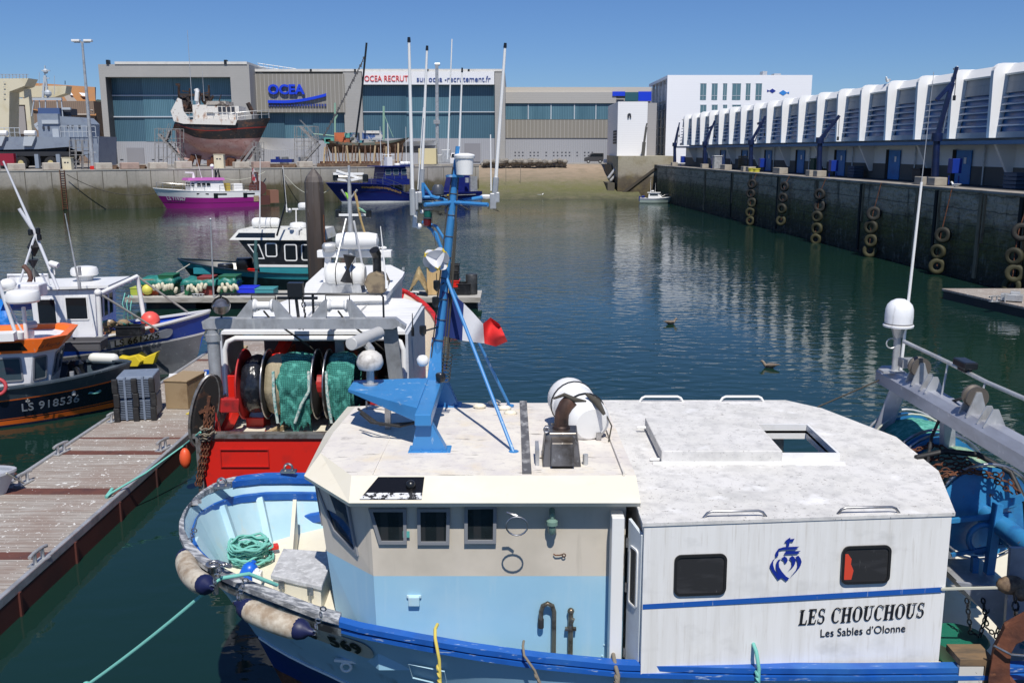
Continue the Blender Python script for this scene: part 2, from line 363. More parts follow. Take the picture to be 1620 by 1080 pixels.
# joint lines in the concrete part of the slipway
rk = mat('rock', (.27,.25,.22), .9, layers=[dict(s=2, lo=.4, hi=.7, c=(.13,.125,.11)), dict(s=7, lo=.6, hi=.75, c=(.42,.4,.36))], bump=(4,.7,.1))
a = MB()
def rock(mb, c, r, sq=(1,1,.75)):
    b0 = len(mb.v); mb.sphere(c, r, 8, sq); sd_ = random.random()*50
    for i in range(b0, len(mb.v)):
        d = mb.v[i]-Vector(c); mb.v[i] = Vector(c)+d*(1+.35*noise.noise(d*1.6/r*.6+Vector((sd_,0,0))))
nrock = 0
for i in range(34):
    u = 765+i*3.9; pz = 4.75+(i % 2)*.55; p = W(u, 251+(i % 3)*3, 171-(i % 2)*.9)
    m_ = MB(); rock(m_, (p.x, p.y, pz+random.uniform(-.1,.1)), random.uniform(.5,.8)); o = m_.build('boulder', rk)
    tag(o, 'grey boulder in the rock bank between the slipway and the grey warehouse', 'boulder', 'boulders in the rock bank above the slipway')
# ------------------------------------------------------------------ pier block at the end of the right quay
RA = 28.3; RS = -.047; RZ = math.atan(.047); QR = 5.05
def R(x, y, z=0):   # x across (0 = face of the right quay, + inland), y along from the camera
    return Vector((RA+x*cos(RZ)-y*sin(RZ)*1.0, y*cos(RZ)+x*sin(RZ), z))
pierm = mat('pier_concrete', (.3,.27,.22), .9, bands=[(-.2,(.03,.025,.016)),(1.5,(.07,.055,.038)),(3.0,(.11,.09,.065)),(3.6,(.30,.27,.22)),(6.2,(.36,.33,.25))],
   layers=[dict(s=.6, lo=.5, hi=.75, c=(.2,.16,.07), a=.6), dict(s=3, lo=.55, hi=.8, c=(.14,.12,.1), a=.5)], bump=(3,.5,.06))
pf = W(978,247,150); pe = W(1043,247,150)
pr = thing('concrete_pier', 'square concrete pier block with yellow lichen under the white tower', 'pier', (19,152,0))
a = MB(); a.box((pf.x,150,-2),(pe.x+2.5,168,pf.z)); a.build('block', pierm, pr)
a = MB(); a.prism([W(978,308,149.9),W(1040,262,149.9),W(1040,266,149.9),W(984,309,149.9)],(0,-.12,0)); a.build('stair_edge', mat('pier_dark',(.06,.05,.04),.9), pr)
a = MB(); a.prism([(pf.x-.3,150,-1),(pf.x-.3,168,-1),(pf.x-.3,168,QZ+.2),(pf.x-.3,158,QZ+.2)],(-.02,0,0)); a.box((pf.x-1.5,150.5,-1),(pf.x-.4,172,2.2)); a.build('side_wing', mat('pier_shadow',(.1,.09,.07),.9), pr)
# slanting steel channels leaning on the slip
a = MB(); a.bar(W(700,262,158), W(745,250,168),.4); 
for (u0,v0,u1,v1) in ((962,282,977,262),(966,286,978,272)): a.bar(W(u0,v0,152), W(u1,v1,156), .35, .2)
a.v = a.v[8:]; a.f = [[i-8 for i in f] for f in a.f[6:]]; a.m = a.m[6:]
tag(a.build('slipway_rail', galv), 'pale steel slip rails leaning beside the concrete pier block', 'rail')
# ------------------------------------------------------------------ right quay
rw = thing('quay_wall', 'dark weed covered stone quay wall along the right side of the basin', 'quay wall', R(0,60))
a = MB(); y0, y1 = -30, 143.2
a.prism([R(0,y0,-2),R(.9,y0,-2),R(.9,y1,-2),R(0,y1,-2)],(0,0,QR+1.85)); a.build('wall', stone, rw)
a = MB(); a.prism([R(-.12,y0,QR-.15),R(.95,y0,QR-.15),R(.95,y1,QR-.15),R(-.12,y1,QR-.15)],(0,0,.17)); a.build('coping', mat('coping_right',(.34,.31,.27),.85,layers=[dict(s=.9,lo=.4,hi=.7,c=(.2,.18,.15)),dict(s=4,lo=.6,hi=.75,c=(.2,.08,.03),a=.5)]), rw, bevel=.03)
drk = mat('recess_dark', (.015,.014,.012), .9); tan_ = mat('old_timber', (.24,.19,.12), .9, layers=[dict(s=(3,3,1), lo=.45, hi=.7, c=(.1,.07,.045))])
for k, u in enumerate((1108,1150,1178,1222,1281,1352,1440,1470,1540,1604)):
    yy = 28.1/((u-810)/1500+.047)
    a = MB(); a.box((0,0,0),(.001,.001,.001)); a = MB(); a.bar(R(-.05,yy,.2), R(-.05,yy,QR-.2), .1, .34, up=(0,1,0)); a.build('fender_timber', drk if k % 2 else tan_, rw)
    a = MB(); a.bar(R(-.06,yy-.42,1.2+(k%3)*.5), R(-.06,yy-.42,QR-.25), .12, .13, up=(0,1,0)); a.build('edge_timber', tan_, rw)
a = MB(); a.prism([R(.9,-30,QR-.6),R(90,-30,QR-.6),R(160,400,QR-.6),R(.9,400,QR-.6)],(0,0,.58)); struct(a.build('quay_ground', mat('quay_asphalt',(.11,.105,.1),.9,layers=[dict(s=.6,lo=.4,hi=.7,c=(.07,.068,.065))])))
# fender tyres
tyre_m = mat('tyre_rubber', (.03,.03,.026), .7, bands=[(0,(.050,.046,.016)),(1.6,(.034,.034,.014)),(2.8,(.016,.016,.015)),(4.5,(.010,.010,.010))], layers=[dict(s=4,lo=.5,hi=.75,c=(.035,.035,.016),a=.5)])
tm = MB(); 
prof = [(-.14,.26),(-.16,.34),(-.15,.45),(-.09,.5),(0,.51),(.09,.5),(.15,.45),(.16,.34),(.14,.26),(.12,.23),(.1,.30),(.07,.44),(-.07,.44),(-.1,.30),(-.12,.23)]
rr = []
for j in range(28):
    t = 2*pi*j/28; rr.append([Vector((x, r*cos(t), r*sin(t))) for x, r in prof])
rr.append(rr[0]); tm.grid([[q for q in r]+[r[0]] for r in rr])
tyre_mesh = None
strings = [(1187,(95,143,188,237,277)),(1238,(107,162,217,275)),(1294,(145,205,255,318,365)),(1380,(243,310,373,425)),(1490,(347,428,500)),(1613,(330,450,535,600))]
sname = ['the right quay fender string farthest from the camera','the second farthest fender string on the right quay','the third farthest fender string on the right quay','the fourth farthest fender string on the right quay','the second nearest fender string on the right quay','the fender string at the right edge of the photo']
ordn = ['topmost','second','third','fourth','fifth']
for si, (u, vs) in enumerate(strings):
    yy = 27.9/((u-810)/1500+.047); pts = []
    for ti, vc in enumerate(vs):
        z = W(u, 260+vc*.321, yy).z; p = R(-.52-.03*ti, yy+(ti % 2)*.1, z); pts.append(p)
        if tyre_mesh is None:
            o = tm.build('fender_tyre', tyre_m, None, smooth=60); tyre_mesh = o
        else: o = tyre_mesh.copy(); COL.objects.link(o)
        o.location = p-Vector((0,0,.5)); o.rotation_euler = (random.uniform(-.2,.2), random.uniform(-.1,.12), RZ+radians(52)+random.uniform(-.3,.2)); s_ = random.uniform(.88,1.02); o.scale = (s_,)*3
        tag(o, f'{ordn[ti]} tyre down in {sname[si]}', 'tyre', 'fender tyres on the right quay wall')
    a = MB(); a.tube([R(-.15,yy,QR)]+[p+Vector((-.05,0,0)) for p in pts], .03, 5); tag(a.build('tyre_chain', rust), f'rusty chain of {sname[si]}', 'chain', 'chains holding the fender tyres')
# ================================================================== BUILDINGS BEHIND
clad = mat('grey_cladding', (.34,.335,.32), .55, layers=[dict(k='wave', dir='Z', s=(1,1,1.1), lo=.1, hi=.0, c=(.22,.215,.205), prof='SAW'), dict(s=.25, lo=.4, hi=.7, c=(.39,.38,.365), a=.5)])
cladL = mat('pale_cladding', (.40,.39,.37), .55, layers=[dict(k='wave', dir='Z', s=(1,1,.9), lo=.1, hi=.0, c=(.26,.255,.24), prof='SAW')])
clado = mat('sign_cladding', (.25,.235,.205), .6, layers=[dict(k='wave', dir='X', s=(.42,1,1), lo=.93, hi=1, c=(.42,.41,.38)), dict(k='wave', dir='Z', s=(1,1,2.2), lo=.7, hi=1, c=(.15,.14,.125), a=.6)])
poly = mat('blue_polycarbonate', (.07,.15,.20), .28, layers=[dict(k='wave', dir='X', s=(.95,1,1), lo=.3, hi=1, c=(.13,.25,.31), a=.8), dict(s=(.5,.5,.06), lo=.45, hi=.7, c=(.05,.12,.165), a=.7)])
poly2 = mat('blue_polycarbonate_dark', (.045,.10,.145), .28, layers=[dict(k='wave', dir='X', s=(.95,1,1), lo=.3, hi=1, c=(.09,.175,.23), a=.8), dict(s=(.4,.4,.05), lo=.45, hi=.7, c=(.035,.085,.12), a=.7)])
lowp = mat('grey_lower_panel', (.34,.35,.38), .5, layers=[dict(k='wave', dir='X', s=(.9,1,1), lo=.9, hi=1, c=(.24,.25,.27))])
roofw = mat('roof_white', (.62,.61,.58), .6, layers=[dict(s=.6, lo=.5, hi=.8, c=(.48,.47,.44))])
linew = mat('pale_rail', (.45,.5,.55), .5)
signb = mat('sign_blue', (.01,.05,.62), .4); signr = mat('sign_red', (.65,.03,.03), .5); signn = mat('sign_navy', (.03,.07,.28), .5); bann = mat('banner_white', (.75,.76,.78), .5)
doorg = mat('service_door', (.24,.24,.26), .5); slot = mat('slot_dark', (.03,.035,.05), .6); reveal = mat('reveal_dark', (.07,.075,.08), .6)
def PR(mb, Y, u0, v0, u1, v1, th=.3, back=None):   # frontal box whose face, seen at depth Y, spans the pixel box
    a_ = W(u0, v0, Y); b_ = W(u1, v1, Y); c_ = W(u0, v1, Y)
    x0 = W(u0, (v0+v1)/2, Y).x; x1 = W(u1, (v0+v1)/2, Y).x
    mb.box((x0, Y, b_.z), (x1, Y+(back or th), a_.z)); return mb
def RX(u, v, Y): return W(u, v, Y).x
# --- hall A
YA = 174
ha = thing('shipyard_hall', 'tall grey clad shipyard hall with a huge blue ribbed door behind the rusty trawler', 'hall', (RX(280,200,YA), YA, QZ))
xl, xr = RX(162,185,YA), RX(398,185,YA); zt = W(280,102,YA).z; ox0, ox1 = RX(172,190,YA), RX(368,190,YA); ozt = W(270,122,YA).z
a = MB(); a.box((xl,YA,QZ-.3),(ox0,YA+40,zt)); a.box((ox1,YA,QZ-.3),(xr,YA+40,zt)); a.box((ox0,YA,ozt),(ox1,YA+40,zt)); a.build('wall', clad, ha)
a = MB(); a.box((xl+3,YA-.15,zt),(xr-.3,YA+39,zt+.45)); a.build('roof', roofw, ha)
a = MB(); a.box((ox0-.01,YA+.05,QZ),(ox0+.05,YA+2.4,ozt)); a.build('door_reveal', reveal, ha)
YD = YA+2.4; zlow = W(270,224,YD).z; us = (168,231,293,333,372)
for i in range(4):
    a = MB(); a.box((ox0+(ox1-ox0)*i/4+.02, YD-.1*(i%2), zlow), (ox0+(ox1-ox0)*(i+1)/4, YD+.3, ozt)); a.build('door_panel', poly if i != 0 else poly2, ha)
for vv in (151.5,185):
    zz = W(270,vv,YD).z; a = MB(); a.box((ox0,YD-.3,zz-.1),(ox1,YD-.12,zz+.1)); a.build('door_rail', linew, ha)
a = MB(); a.box((ox0,YD-.05,QZ-.2),(ox1,YD+.3,zlow)); a.build('lower_panel', lowp, ha)
a = MB(); PR(a, YD-.2, 201,234,228,263,.1); a.build('service_door', doorg, ha)
a = MB()
for u in (190,240,252,310,322,345,358):
    for v in (252,259): PR(a, YD-.12, u,v,u+5,v+1.3,.05)
a.build('vent_slot', slot, ha)
a = MB()
for i in range(8):
    x = xr+.2+i*.9; a.cyl((x,YA+6,zt-.6),(x,YA+6,zt+.8-.12*i),.05,n=5)
a.cyl((xr,YA+6,zt+.7),(xr+7,YA+6,zt-.3),.05,n=5); a.cyl((xr,YA+6,zt+.2),(xr+7,YA+6,zt-.8),.05,n=5); a.box((xr-.02,YA+5,zt-3),(xr+1.2,YA+8,zt-.4)); a.box((xr+3,YA+6,zt-2.5),(xr+4.2,YA+8,zt-.4)); a.box((xr+5.5,YA+6,zt-2.6),(xr+6.2,YA+8,zt-.9))
a.build('roof_stair', galv, ha)
a = MB()
for x in (xl+1.5, (xl+xr)/2+9): a.box((x,YA-.2,zt),(x+.5,YA+.6,zt+.75))
a.build('roof_lamp', blackp, ha)
# --- hall B
YB = 178
hb = thing('shipyard_hall', 'wide shipyard hall with blue raised lettering and a white recruitment banner over its doors', 'hall', (RX(600,200,YB), YB, QZ))
zt = W(600,113.5,YB).z; x0, x1 = RX(398,190,YB), RX(799,190,YB)
a = MB(); a.box((x0,YB+1.2,QZ-.3),(x1,YB+45,zt)); a.build('wall', clad, hb)
a = MB(); a.box((x0+.5,YB-.1,zt),(x1-.3,YB+45,zt+.45)); a.build('roof', roofw, hb)
a = MB(); PR(a, YB-.25, 401,117,545,178,1.4); a.build('sign_panel', clado, hb)
a = MB(); PR(a, YB, 545,114.5,574,262,1.3); PR(a, YB, 783,114.5,799,262,1.3); a.build('pillar', clad, hb)
a = MB(); PR(a, YB+1.1, 400,178,545,221,.2); o = a.build('door_glazing', poly, hb)
a = MB(); PR(a, YB+.9, 415,178,450,221,.2); a.build('door_panel', poly2, hb)
a = MB(); PR(a, YB+.9, 495,178,545,221,.2); a.build('door_panel', poly2, hb)
a = MB(); PR(a, YB+1.0, 400,221,545,262,.3); a.build('lower_panel', lowp, hb)
for i in range(3):
    a = MB(); PR(a, YB+.9+.12*(i%2), 573+70*i,134,643+70*i,219,.3); a.build('door_panel', poly2 if i != 1 else poly, hb)
a = MB(); PR(a, YB+.6, 573,176.5,783,178,.2); a.build('door_rail', linew, hb)
a = MB(); PR(a, YB+.75, 573,219,783,262,.3); a.build('lower_panel', lowp, hb)
a = MB(); PR(a, YB+.6, 735,227,760,256,.1); a.build('service_door', doorg, hb)
a = MB(); PR(a, YB-.3, 573,113.5,782,134,.5); bn = a.build('banner', bann, hb)
def ftext(s, uc, vc, Y, hpx, m, parent, name='lettering', off=0, ext=.05, wpx=None):
    M = frame3(W(uc, vc, Y), (1,0,0), (0,0,1)); size = (W(uc, vc-hpx/2, Y).z-W(uc, vc+hpx/2, Y).z)/.72
    o = text(s, size, M, m, parent, name, off=off*size, ext=ext)
    if wpx:
        xs = [v.co.x for v in o.data.vertices]; c = (min(xs)+max(xs))/2; k = (W(uc+wpx/2, vc, Y).x-W(uc-wpx/2, vc, Y).x)/(max(xs)-min(xs))
        for v in o.data.vertices: v.co.x = c+(v.co.x-c)*k
    return o
ftext('OCEA RECRUTE', 613.5, 125, YB-.37, 9.5, signr, bn, wpx=74)
ftext('sur', 666.5, 125.5, YB-.37, 9.5, signn, bn, wpx=15)
ftext('ocea -recrutement.fr', 727, 125.5, YB-.37, 9.5, signn, bn, wpx=98)
ftext('OCEA', 452.5, 142.5, YB-.55, 15, signb, hb, 'sign_lettering', off=.035, ext=.2, wpx=58)
a = MB(); top = []; bot = []
for i in range(15):
    t = i/14; u = 424+92*t; v = 159+1.5*t-20*max(0, t-.25)**1.7; top.append(W(u, v-.3, YB-.6)); bot.append(W(u, v+4.2, YB-.6))
a.grid([top, bot]); a.build('swoosh', signb, hb, solid=.25)
a = MB()
for i in range(21):
    PR(a, YB-.5, 425+i*4.4,164.5,428+i*4.4,168.5,.12)
a.build('small_lettering', mat('sign_dim_blue',(.03,.05,.22),.5), hb)
a = MB()
for u in (490,560,675,740): PR(a, YB-.3, u,109.5,u+3,113,.4)
a.build('roof_lamp', blackp, hb)
# --- hall C
YC = 192
hc = thing('warehouse', 'long low grey warehouse with a blue window band and pale lower wall behind the slipway', 'warehouse', (RX(890,200,YC), YC, QZ))
a = MB(); PR(a, YC+1, 799,139,1034,262,.3,back=40); a.build('wall', clad, hc)
a = MB(); PR(a, YC+.3, 799,138,1030,146,3); a.build('parapet', mat('parapet',(.52,.48,.42),.7), hc)
a = MB(); PR(a, YC, 799,146,975,163.5,1); a.build('upper_cladding', cladL, hc)
a = MB(); PR(a, YC+.35, 799,163.5,978,189,1); wb = a.build('window_band', poly, hc)
a = MB()
for u in (835,871,908,942): PR(a, YC+.25, u,164,u+1.5,189,.1)
a.build('mullion', linew, wb)
a = MB(); PR(a, YC+.05, 799,189.5,978,218.5,1); a.build('middle_cladding', clado, hc)
a = MB(); PR(a, YC+.2, 799,218.5,978,258,1); lp = a.build('lower_panel', lowp, hc)
a = MB()
for u in (814,820,826,838,844,850,863,875,881,888,894,900,912,924,930,936,968):
    for v in (240.5,245.5): PR(a, YC+.1, u,v,u+2.3,v+.9,.05)
a.build('vent_slot', slot, lp)
a = MB(); PR(a, YC-.2, 969,145,989,152,.3); PR(a, YC-.4, 1010,145,1032,160,.3); a.build('blue_panel', signb, hc)
a = MB(); PR(a, YC-.3, 989,146,1010,160,.3); a.build('teal_panel', mat('teal_panel',(.02,.10,.13),.5), hc)
# --- tower and annex
YT = 156
tw = thing('service_tower', 'narrow white clad tower standing on the concrete pier head', 'tower', (RX(1000,200,YT), YT, QZ))
a = MB(); a.box((RX(977,200,YT),YT,QZ),(RX(1024,200,YT),YT+16,W(1000,161,YT).z)); a.build('wall', mat('tower_white',(.80,.80,.81),.5,layers=[dict(k='wave',dir='Z',s=(1,1,.9),lo=.08,hi=0,c=(.62,.62,.63),prof='SAW')]), tw)
a = MB(); x = RX(977,200,YT)-.03
for i in range(5): a.box((x-.04,YT+1,W(977,206+i*4.5,YT).z-.35),(x,YT+6,W(977,206+i*4.5,YT).z))
a.build('louvre', slot, tw)
a = MB(); a.cyl(W(994,181,YT-.1),W(994,186.5,YT-.1),.14,n=6); a.cyl(W(997,180,YT-.1),W(997.7,186.5,YT-.1),.12,n=6); a.cyl(W(994,180.4,YT-.1),W(997,180,YT-.1),.1,n=6); a.build('emblem', slot, tw)
a = MB(); PR(a, YT+8, 1024,163,1038,262,.3,back=12); o = a.build('annex_building', mat('annex_grey',(.33,.32,.32),.6,layers=[dict(k='wave',dir='Z',s=(1,1,.9),lo=.08,hi=0,c=(.24,.24,.24),prof='SAW')])); tag(o, 'plain grey clad annex between the white tower and the white office block', 'annex')
# --- white office block
YW = 165
wbk = thing('office_block', 'large white office block with tall narrow windows and two blue diamond fish', 'office building', (RX(1170,200,YW), YW, QR))
ofw = mat('office_white',(.80,.81,.84),.5,layers=[dict(k='wave',dir='Z',s=(1,1,.8),lo=.06,hi=0,c=(.70,.71,.74),prof='SAW')])
x0, x1 = RX(1054,190,YW), RX(1281,190,YW); zt = W(1168,119,YW).z
a = MB(); a.box((x0,YW,QR-.3),(x1,YW+.6,zt)); a.box((x0+.5,YW+.6,QR-.3),(x1-.01,YW+22,zt-1.2)); a.box((x0,YW+.6,zt-.5),(x1-.01,YW+22,zt-.02)); a.build('wall', ofw, wbk)
a = MB(); 
for i in range(5): a.box((x0+.05,YW+1.5+i*4,QR),(x0+.5,YW+1.9+i*4,zt-.55))
for i in range(7): a.box((x0+.2,YW+.62,QR+1.5+i*1.5),(x0+.49,YW+21,QR+1.62+i*1.5))
a.build('side_mullion', galv, wbk)
a = MB(); a.box((x0+.3,YW+.62,QR),(x0+.48,YW+21,zt-4.5)); a.build('side_glazing', mat('curtain_glass',(.03,.06,.09),.15), wbk)
wg = mat('window_teal', (.10,.19,.23), .2)
for u0,u1 in ((1107.8,1117.3),(1126,1135),(1143.8,1150),(1158.4,1171.8),(1180,1187),(1195.5,1205)):
    for v0,v1 in ((131.8,158.5),(165.6,186)):
        a = MB(); PR(a, YW-.03, u0,v0,u1,v1,.1); wd = a.build('window', wg, wbk)
        a = MB(); PR(a, YW-.08, u0,v0,u1,v0+.8,.1); PR(a, YW-.08, u0,(v0+v1)/2+6,u1,(v0+v1)/2+6.8,.1); PR(a, YW-.08, (u0+u1)/2-.2,v0,(u0+u1)/2+.2,v1,.08); a.build('frame', linew, wd)
for (uc,vc,hw,hh,tl,c) in ((1222,144,5.3,3.6,-1,(.01,.03,.25)),(1239,147,6.5,4.4,1,(.03,.22,.62))):
    m_ = mat('fish_'+('pale' if tl > 0 else 'dark'), c, .5)
    a = MB(); P_ = lambda u,v: W(u,v,YW-.06)
    a.prism([P_(uc-hw,vc),P_(uc,vc+hh),P_(uc+hw,vc),P_(uc,vc-hh)],(0,.05,0)); a.prism([P_(uc+tl*(hw-1.2),vc),P_(uc+tl*(hw+3),vc+2),P_(uc+tl*(hw+3),vc-2)],(0,.04,0)); a.build('fish_emblem', m_, wbk)
a = MB(); a.box((RX(1207,110,YW+6),YW+6,zt-.3),(RX(1214,110,YW+6),YW+8,zt+1.1)); a.box((RX(1225,110,YW+6),YW+6,zt-.3),(RX(1236,110,YW+6),YW+8,zt+.7)); a.build('roof_unit', galv, wbk)
# --- fish market with folded white fins
mk = thing('fish_market', 'long white fish market hall with flared concrete fins along the right quay', 'market hall', R(8,100,QR))
finm = mat('fin_white', (.82,.82,.81), .6, layers=[dict(s=(1,1,.3), lo=.6, hi=.85, c=(.70,.69,.66)), dict(s=(6,6,.6), lo=.62, hi=.8, c=(.5,.48,.44), a=.5)])
panm = mat('market_panel', (.36,.37,.38), .6, layers=[dict(s=(2,2,.4), lo=.5, hi=.8, c=(.28,.29,.3))]); louv = mat('louvre_blade', (.52,.54,.58), .5); wgl = mat('market_window_blue', (.03,.15,.40), .35, layers=[dict(s=.5, lo=.5, hi=.65, c=(.02,.08,.22))])
wallw = mat('market_wall', (.76,.75,.73), .7); walld = mat('market_plinth', (.12,.112,.10), .8); doorb = mat('market_door_blue', (.015,.20,.52), .5, layers=[dict(s=1, lo=.5, hi=.8, c=(.01,.09,.3))]); canb = mat('canopy_blue', (.12,.22,.36), .6)
fy = [59+4.87*k for k in range(-4, 18)]
F0 = 3.45; WP = 4.05; ZC = 7.95
WX = lambda z: F0+.60+(z-7.95)/3.7*.36
for k, y in enumerate(fy):
    prof = [(F0+.08,ZC),(F0+.0,11.6)]+[(F0+.55-.55*cos(radians(a_)), 11.75+.6*sin(radians(a_))) for a_ in (15,35,55,75,90)]+[(F0+5,12.35),(F0+5,11.7),(WP+.6,11.7),(WP+.12,ZC)]
    a = MB(); a.prism([R(x,y,z) for x,z in prof], R(0,.32)-R(0,0)); a.build('fin', finm, mk)
    yb, ye = y+.32, y+4.87
    a = MB(); 
    q = [R(F0+.72,yb,11.72),R(F0+.72,ye,11.72),R(F0+1.15,ye,12.3),R(F0+1.15,yb,12.3)]; a.prism(q,(.1,0,-.1)); a.prism([R(F0+1.15,yb,12.3),R(F0+1.15,ye,12.3),R(F0+6,ye,12.32),R(F0+6,yb,12.32)],(0,0,-.1)); a.build('roof_shell', finm, mk)
    a = MB(); a.prism([R(WX(10.6),yb,10.6),R(WX(10.6),ye,10.6),R(WX(11.8),ye,11.8),R(WX(11.8),yb,11.8)],(.15,0,0)); a.prism([R(WX(7.95)-.06,yb,ZC),R(WX(7.95)-.06,ye,ZC),R(WX(8.3)-.04,ye,8.3),R(WX(8.3)-.04,yb,8.3)],(.15,0,0)); a.prism([R(WX(11.2)-.02,yb,11.17),R(WX(11.2)-.02,ye,11.17),R(WX(11.2)-.02,ye,11.21),R(WX(11.2)-.02,yb,11.21)],(.1,0,0)); a.build('facade_panel', panm, mk)
    if y < 145:
        a = MB(); a.prism([R(WX(8.3)+.2,yb,8.3),R(WX(8.3)+.2,ye,8.3),R(WX(10.6)+.2,ye,10.6),R(WX(10.6)+.2,yb,10.6)],(.05,0,0)); wd = a.build('window', wgl, mk)
        a = MB()
        for i in range(5): z = 8.62+i*.42; a.prism([R(WX(z)-.12,yb,z),R(WX(z)-.12,ye,z),R(WX(z)+.1,ye,z+.08),R(WX(z)+.1,yb,z+.08)],(0,0,.07))
        a.build('louvre', louv, wd)
ya, yz = fy[0]-2, 143
a = MB(); a.prism([R(2.3,ya,7.55),R(5.2,ya,7.55),R(5.2,yz,7.55),R(2.3,yz,7.55)],(0,0,.22)); a.build('canopy', canb, mk)
a = MB(); a.prism([R(WP+.55,ya,7.77),R(WP+14,ya,7.77),R(WP+14,yz,7.77),R(WP+.55,yz,7.77)],(0,0,3.9)); a.build('upper_wall', panm, mk)
a = MB(); a.prism([R(WP+.1,ya,QR),R(WP+14,ya,QR),R(WP+14,yz,QR),R(WP+.1,yz,QR)],(0,0,2.5)); a.build('lower_wall', wallw, mk)
a = MB(); a.prism([R(WP+.04,ya,QR),R(WP+.1,ya,QR),R(WP+.1,yz,QR),R(WP+.04,yz,QR)],(0,0,1.15)); a.build('plinth', walld, mk)
for y in (52.5,62.9,73.1,83.6,93.6,103.6,112.5,122,131):
    a = MB(); a.prism([R(WP-.02,y-1.15,QR),R(WP+.03,y-1.15,QR),R(WP+.03,y+1.15,QR),R(WP-.02,y+1.15,QR)],(0,0,2.15)); dr = a.build('door', doorb, mk)
    a = MB(); a.prism([R(WP-.04,y+.75,QR),R(WP-.03,y+.75,QR),R(WP-.03,y+1.25,QR),R(WP-.04,y+1.25,QR)],(0,0,2.2)); a.build('door_shadow_gap', drk, dr)
    a = MB(); a.prism([R(WP-.05,y-.6,QR+1.3),R(WP-.04,y-.6,QR+1.3),R(WP-.04,y-.3,QR+1.3),R(WP-.05,y-.3,QR+1.3)],(0,0,.4)); a.build('notice', whitec, dr)
for y in [57+9.9*k for k in range(9)]:
    a = MB(); a.prism([R(2.9,y,7.55),R(WP+.1,y,7.55),R(WP+.1,y,5.6),R(WP-.15,y,5.6)], R(0,.25)-R(0,0)); a.build('canopy_bracket', wallw, mk)
for y, h_, m_, z_ in ((57.6,.55,'notice_red',1.35),(66.2,.5,'meter_box',1.2),(76.9,.4,'meter_box',1.25),(89,.5,'meter_box',1.1),(97.5,.45,'notice_red',1.3)):
    a = MB(); a.prism([R(WP-.06,y,QR+z_),R(WP+.03,y,QR+z_),R(WP+.03,y+.35,QR+z_),R(WP-.06,y+.35,QR+z_)],(0,0,h_)); a.build(m_, mat(m_, (.5,.05,.05) if 'red' in m_ else (.3,.32,.33), .6), mk)
for y in (60.2,69.5,80.8,91,101.5,118): a = MB(); a.cyl(R(WP-.02,y,QR),R(WP-.02,y,7.5),.06,n=8); a.build('drain_pipe', galv, mk)
# clutter under the canopy
cm = [mat('crate_dark_green',(.02,.06,.04),.7), mat('crate_blue_grey',(.05,.08,.13),.6), mat('pallet_wood',(.22,.17,.1),.8), mat('bin_black',(.02,.02,.022),.6)]
nm = [('waste_bin','dark green waste bin','bin',0,(.9,1.0,1.3)),('fish_crate_stack','stack of blue grey fish crates','crates',1,(.8,1.3,.9)),('pallet_stack','stack of wooden pallets stood on end','pallets',2,(.7,1.6,1.5)),('fish_tub','black plastic fish tub','tub',3,(1.0,1.2,.8))]
places = ['by the market wall at the photo right edge','under the market canopy behind the nearest blue crane','under the canopy between the two nearest blue cranes','against the wall left of the widest blue door','behind the second nearest blue crane','under the canopy halfway along the market','near the far end of the market wall','beside the farthest blue crane']
for i, y in enumerate((54.5,None,67,None,78.0,87.5,None,110)):
    if y is None: continue
    n_, l_, c_, mi_, d_ = nm[(i*3+1) % 4]; x = 2.9+(i % 3)*.3
    M_ = Matrix.Rotation(RZ,3,'Z'); a = MB(); 
    if mi_ == 2:
        for q in range(7): a.cbox(R(x,y,QR+.1+q*.21), (d_[0],d_[1],.04), M_); a.cbox(R(x,y-d_[1]/2+.1,QR+.2+q*.21), (d_[0],.1,.12), M_); a.cbox(R(x,y+d_[1]/2-.1,QR+.2+q*.21), (d_[0],.1,.12), M_)
    elif mi_ == 1:
        for q in range(4): a.cbox(R(x,y,QR+.11+q*.23), (d_[0],d_[1],.17), M_); a.cbox(R(x,y,QR+.21+q*.23), (d_[0]+.06,d_[1]+.06,.04), M_)
    else: a.cbox(R(x,y,QR+.08+d_[2]/2), d_, M_); a.cbox(R(x,y,QR+.1+d_[2]), (d_[0]+.12,d_[1]+.12,.1), M_)
    tag(a.build(n_, cm[mi_], None, bevel=.03), f'{l_} {places[i]}', c_)
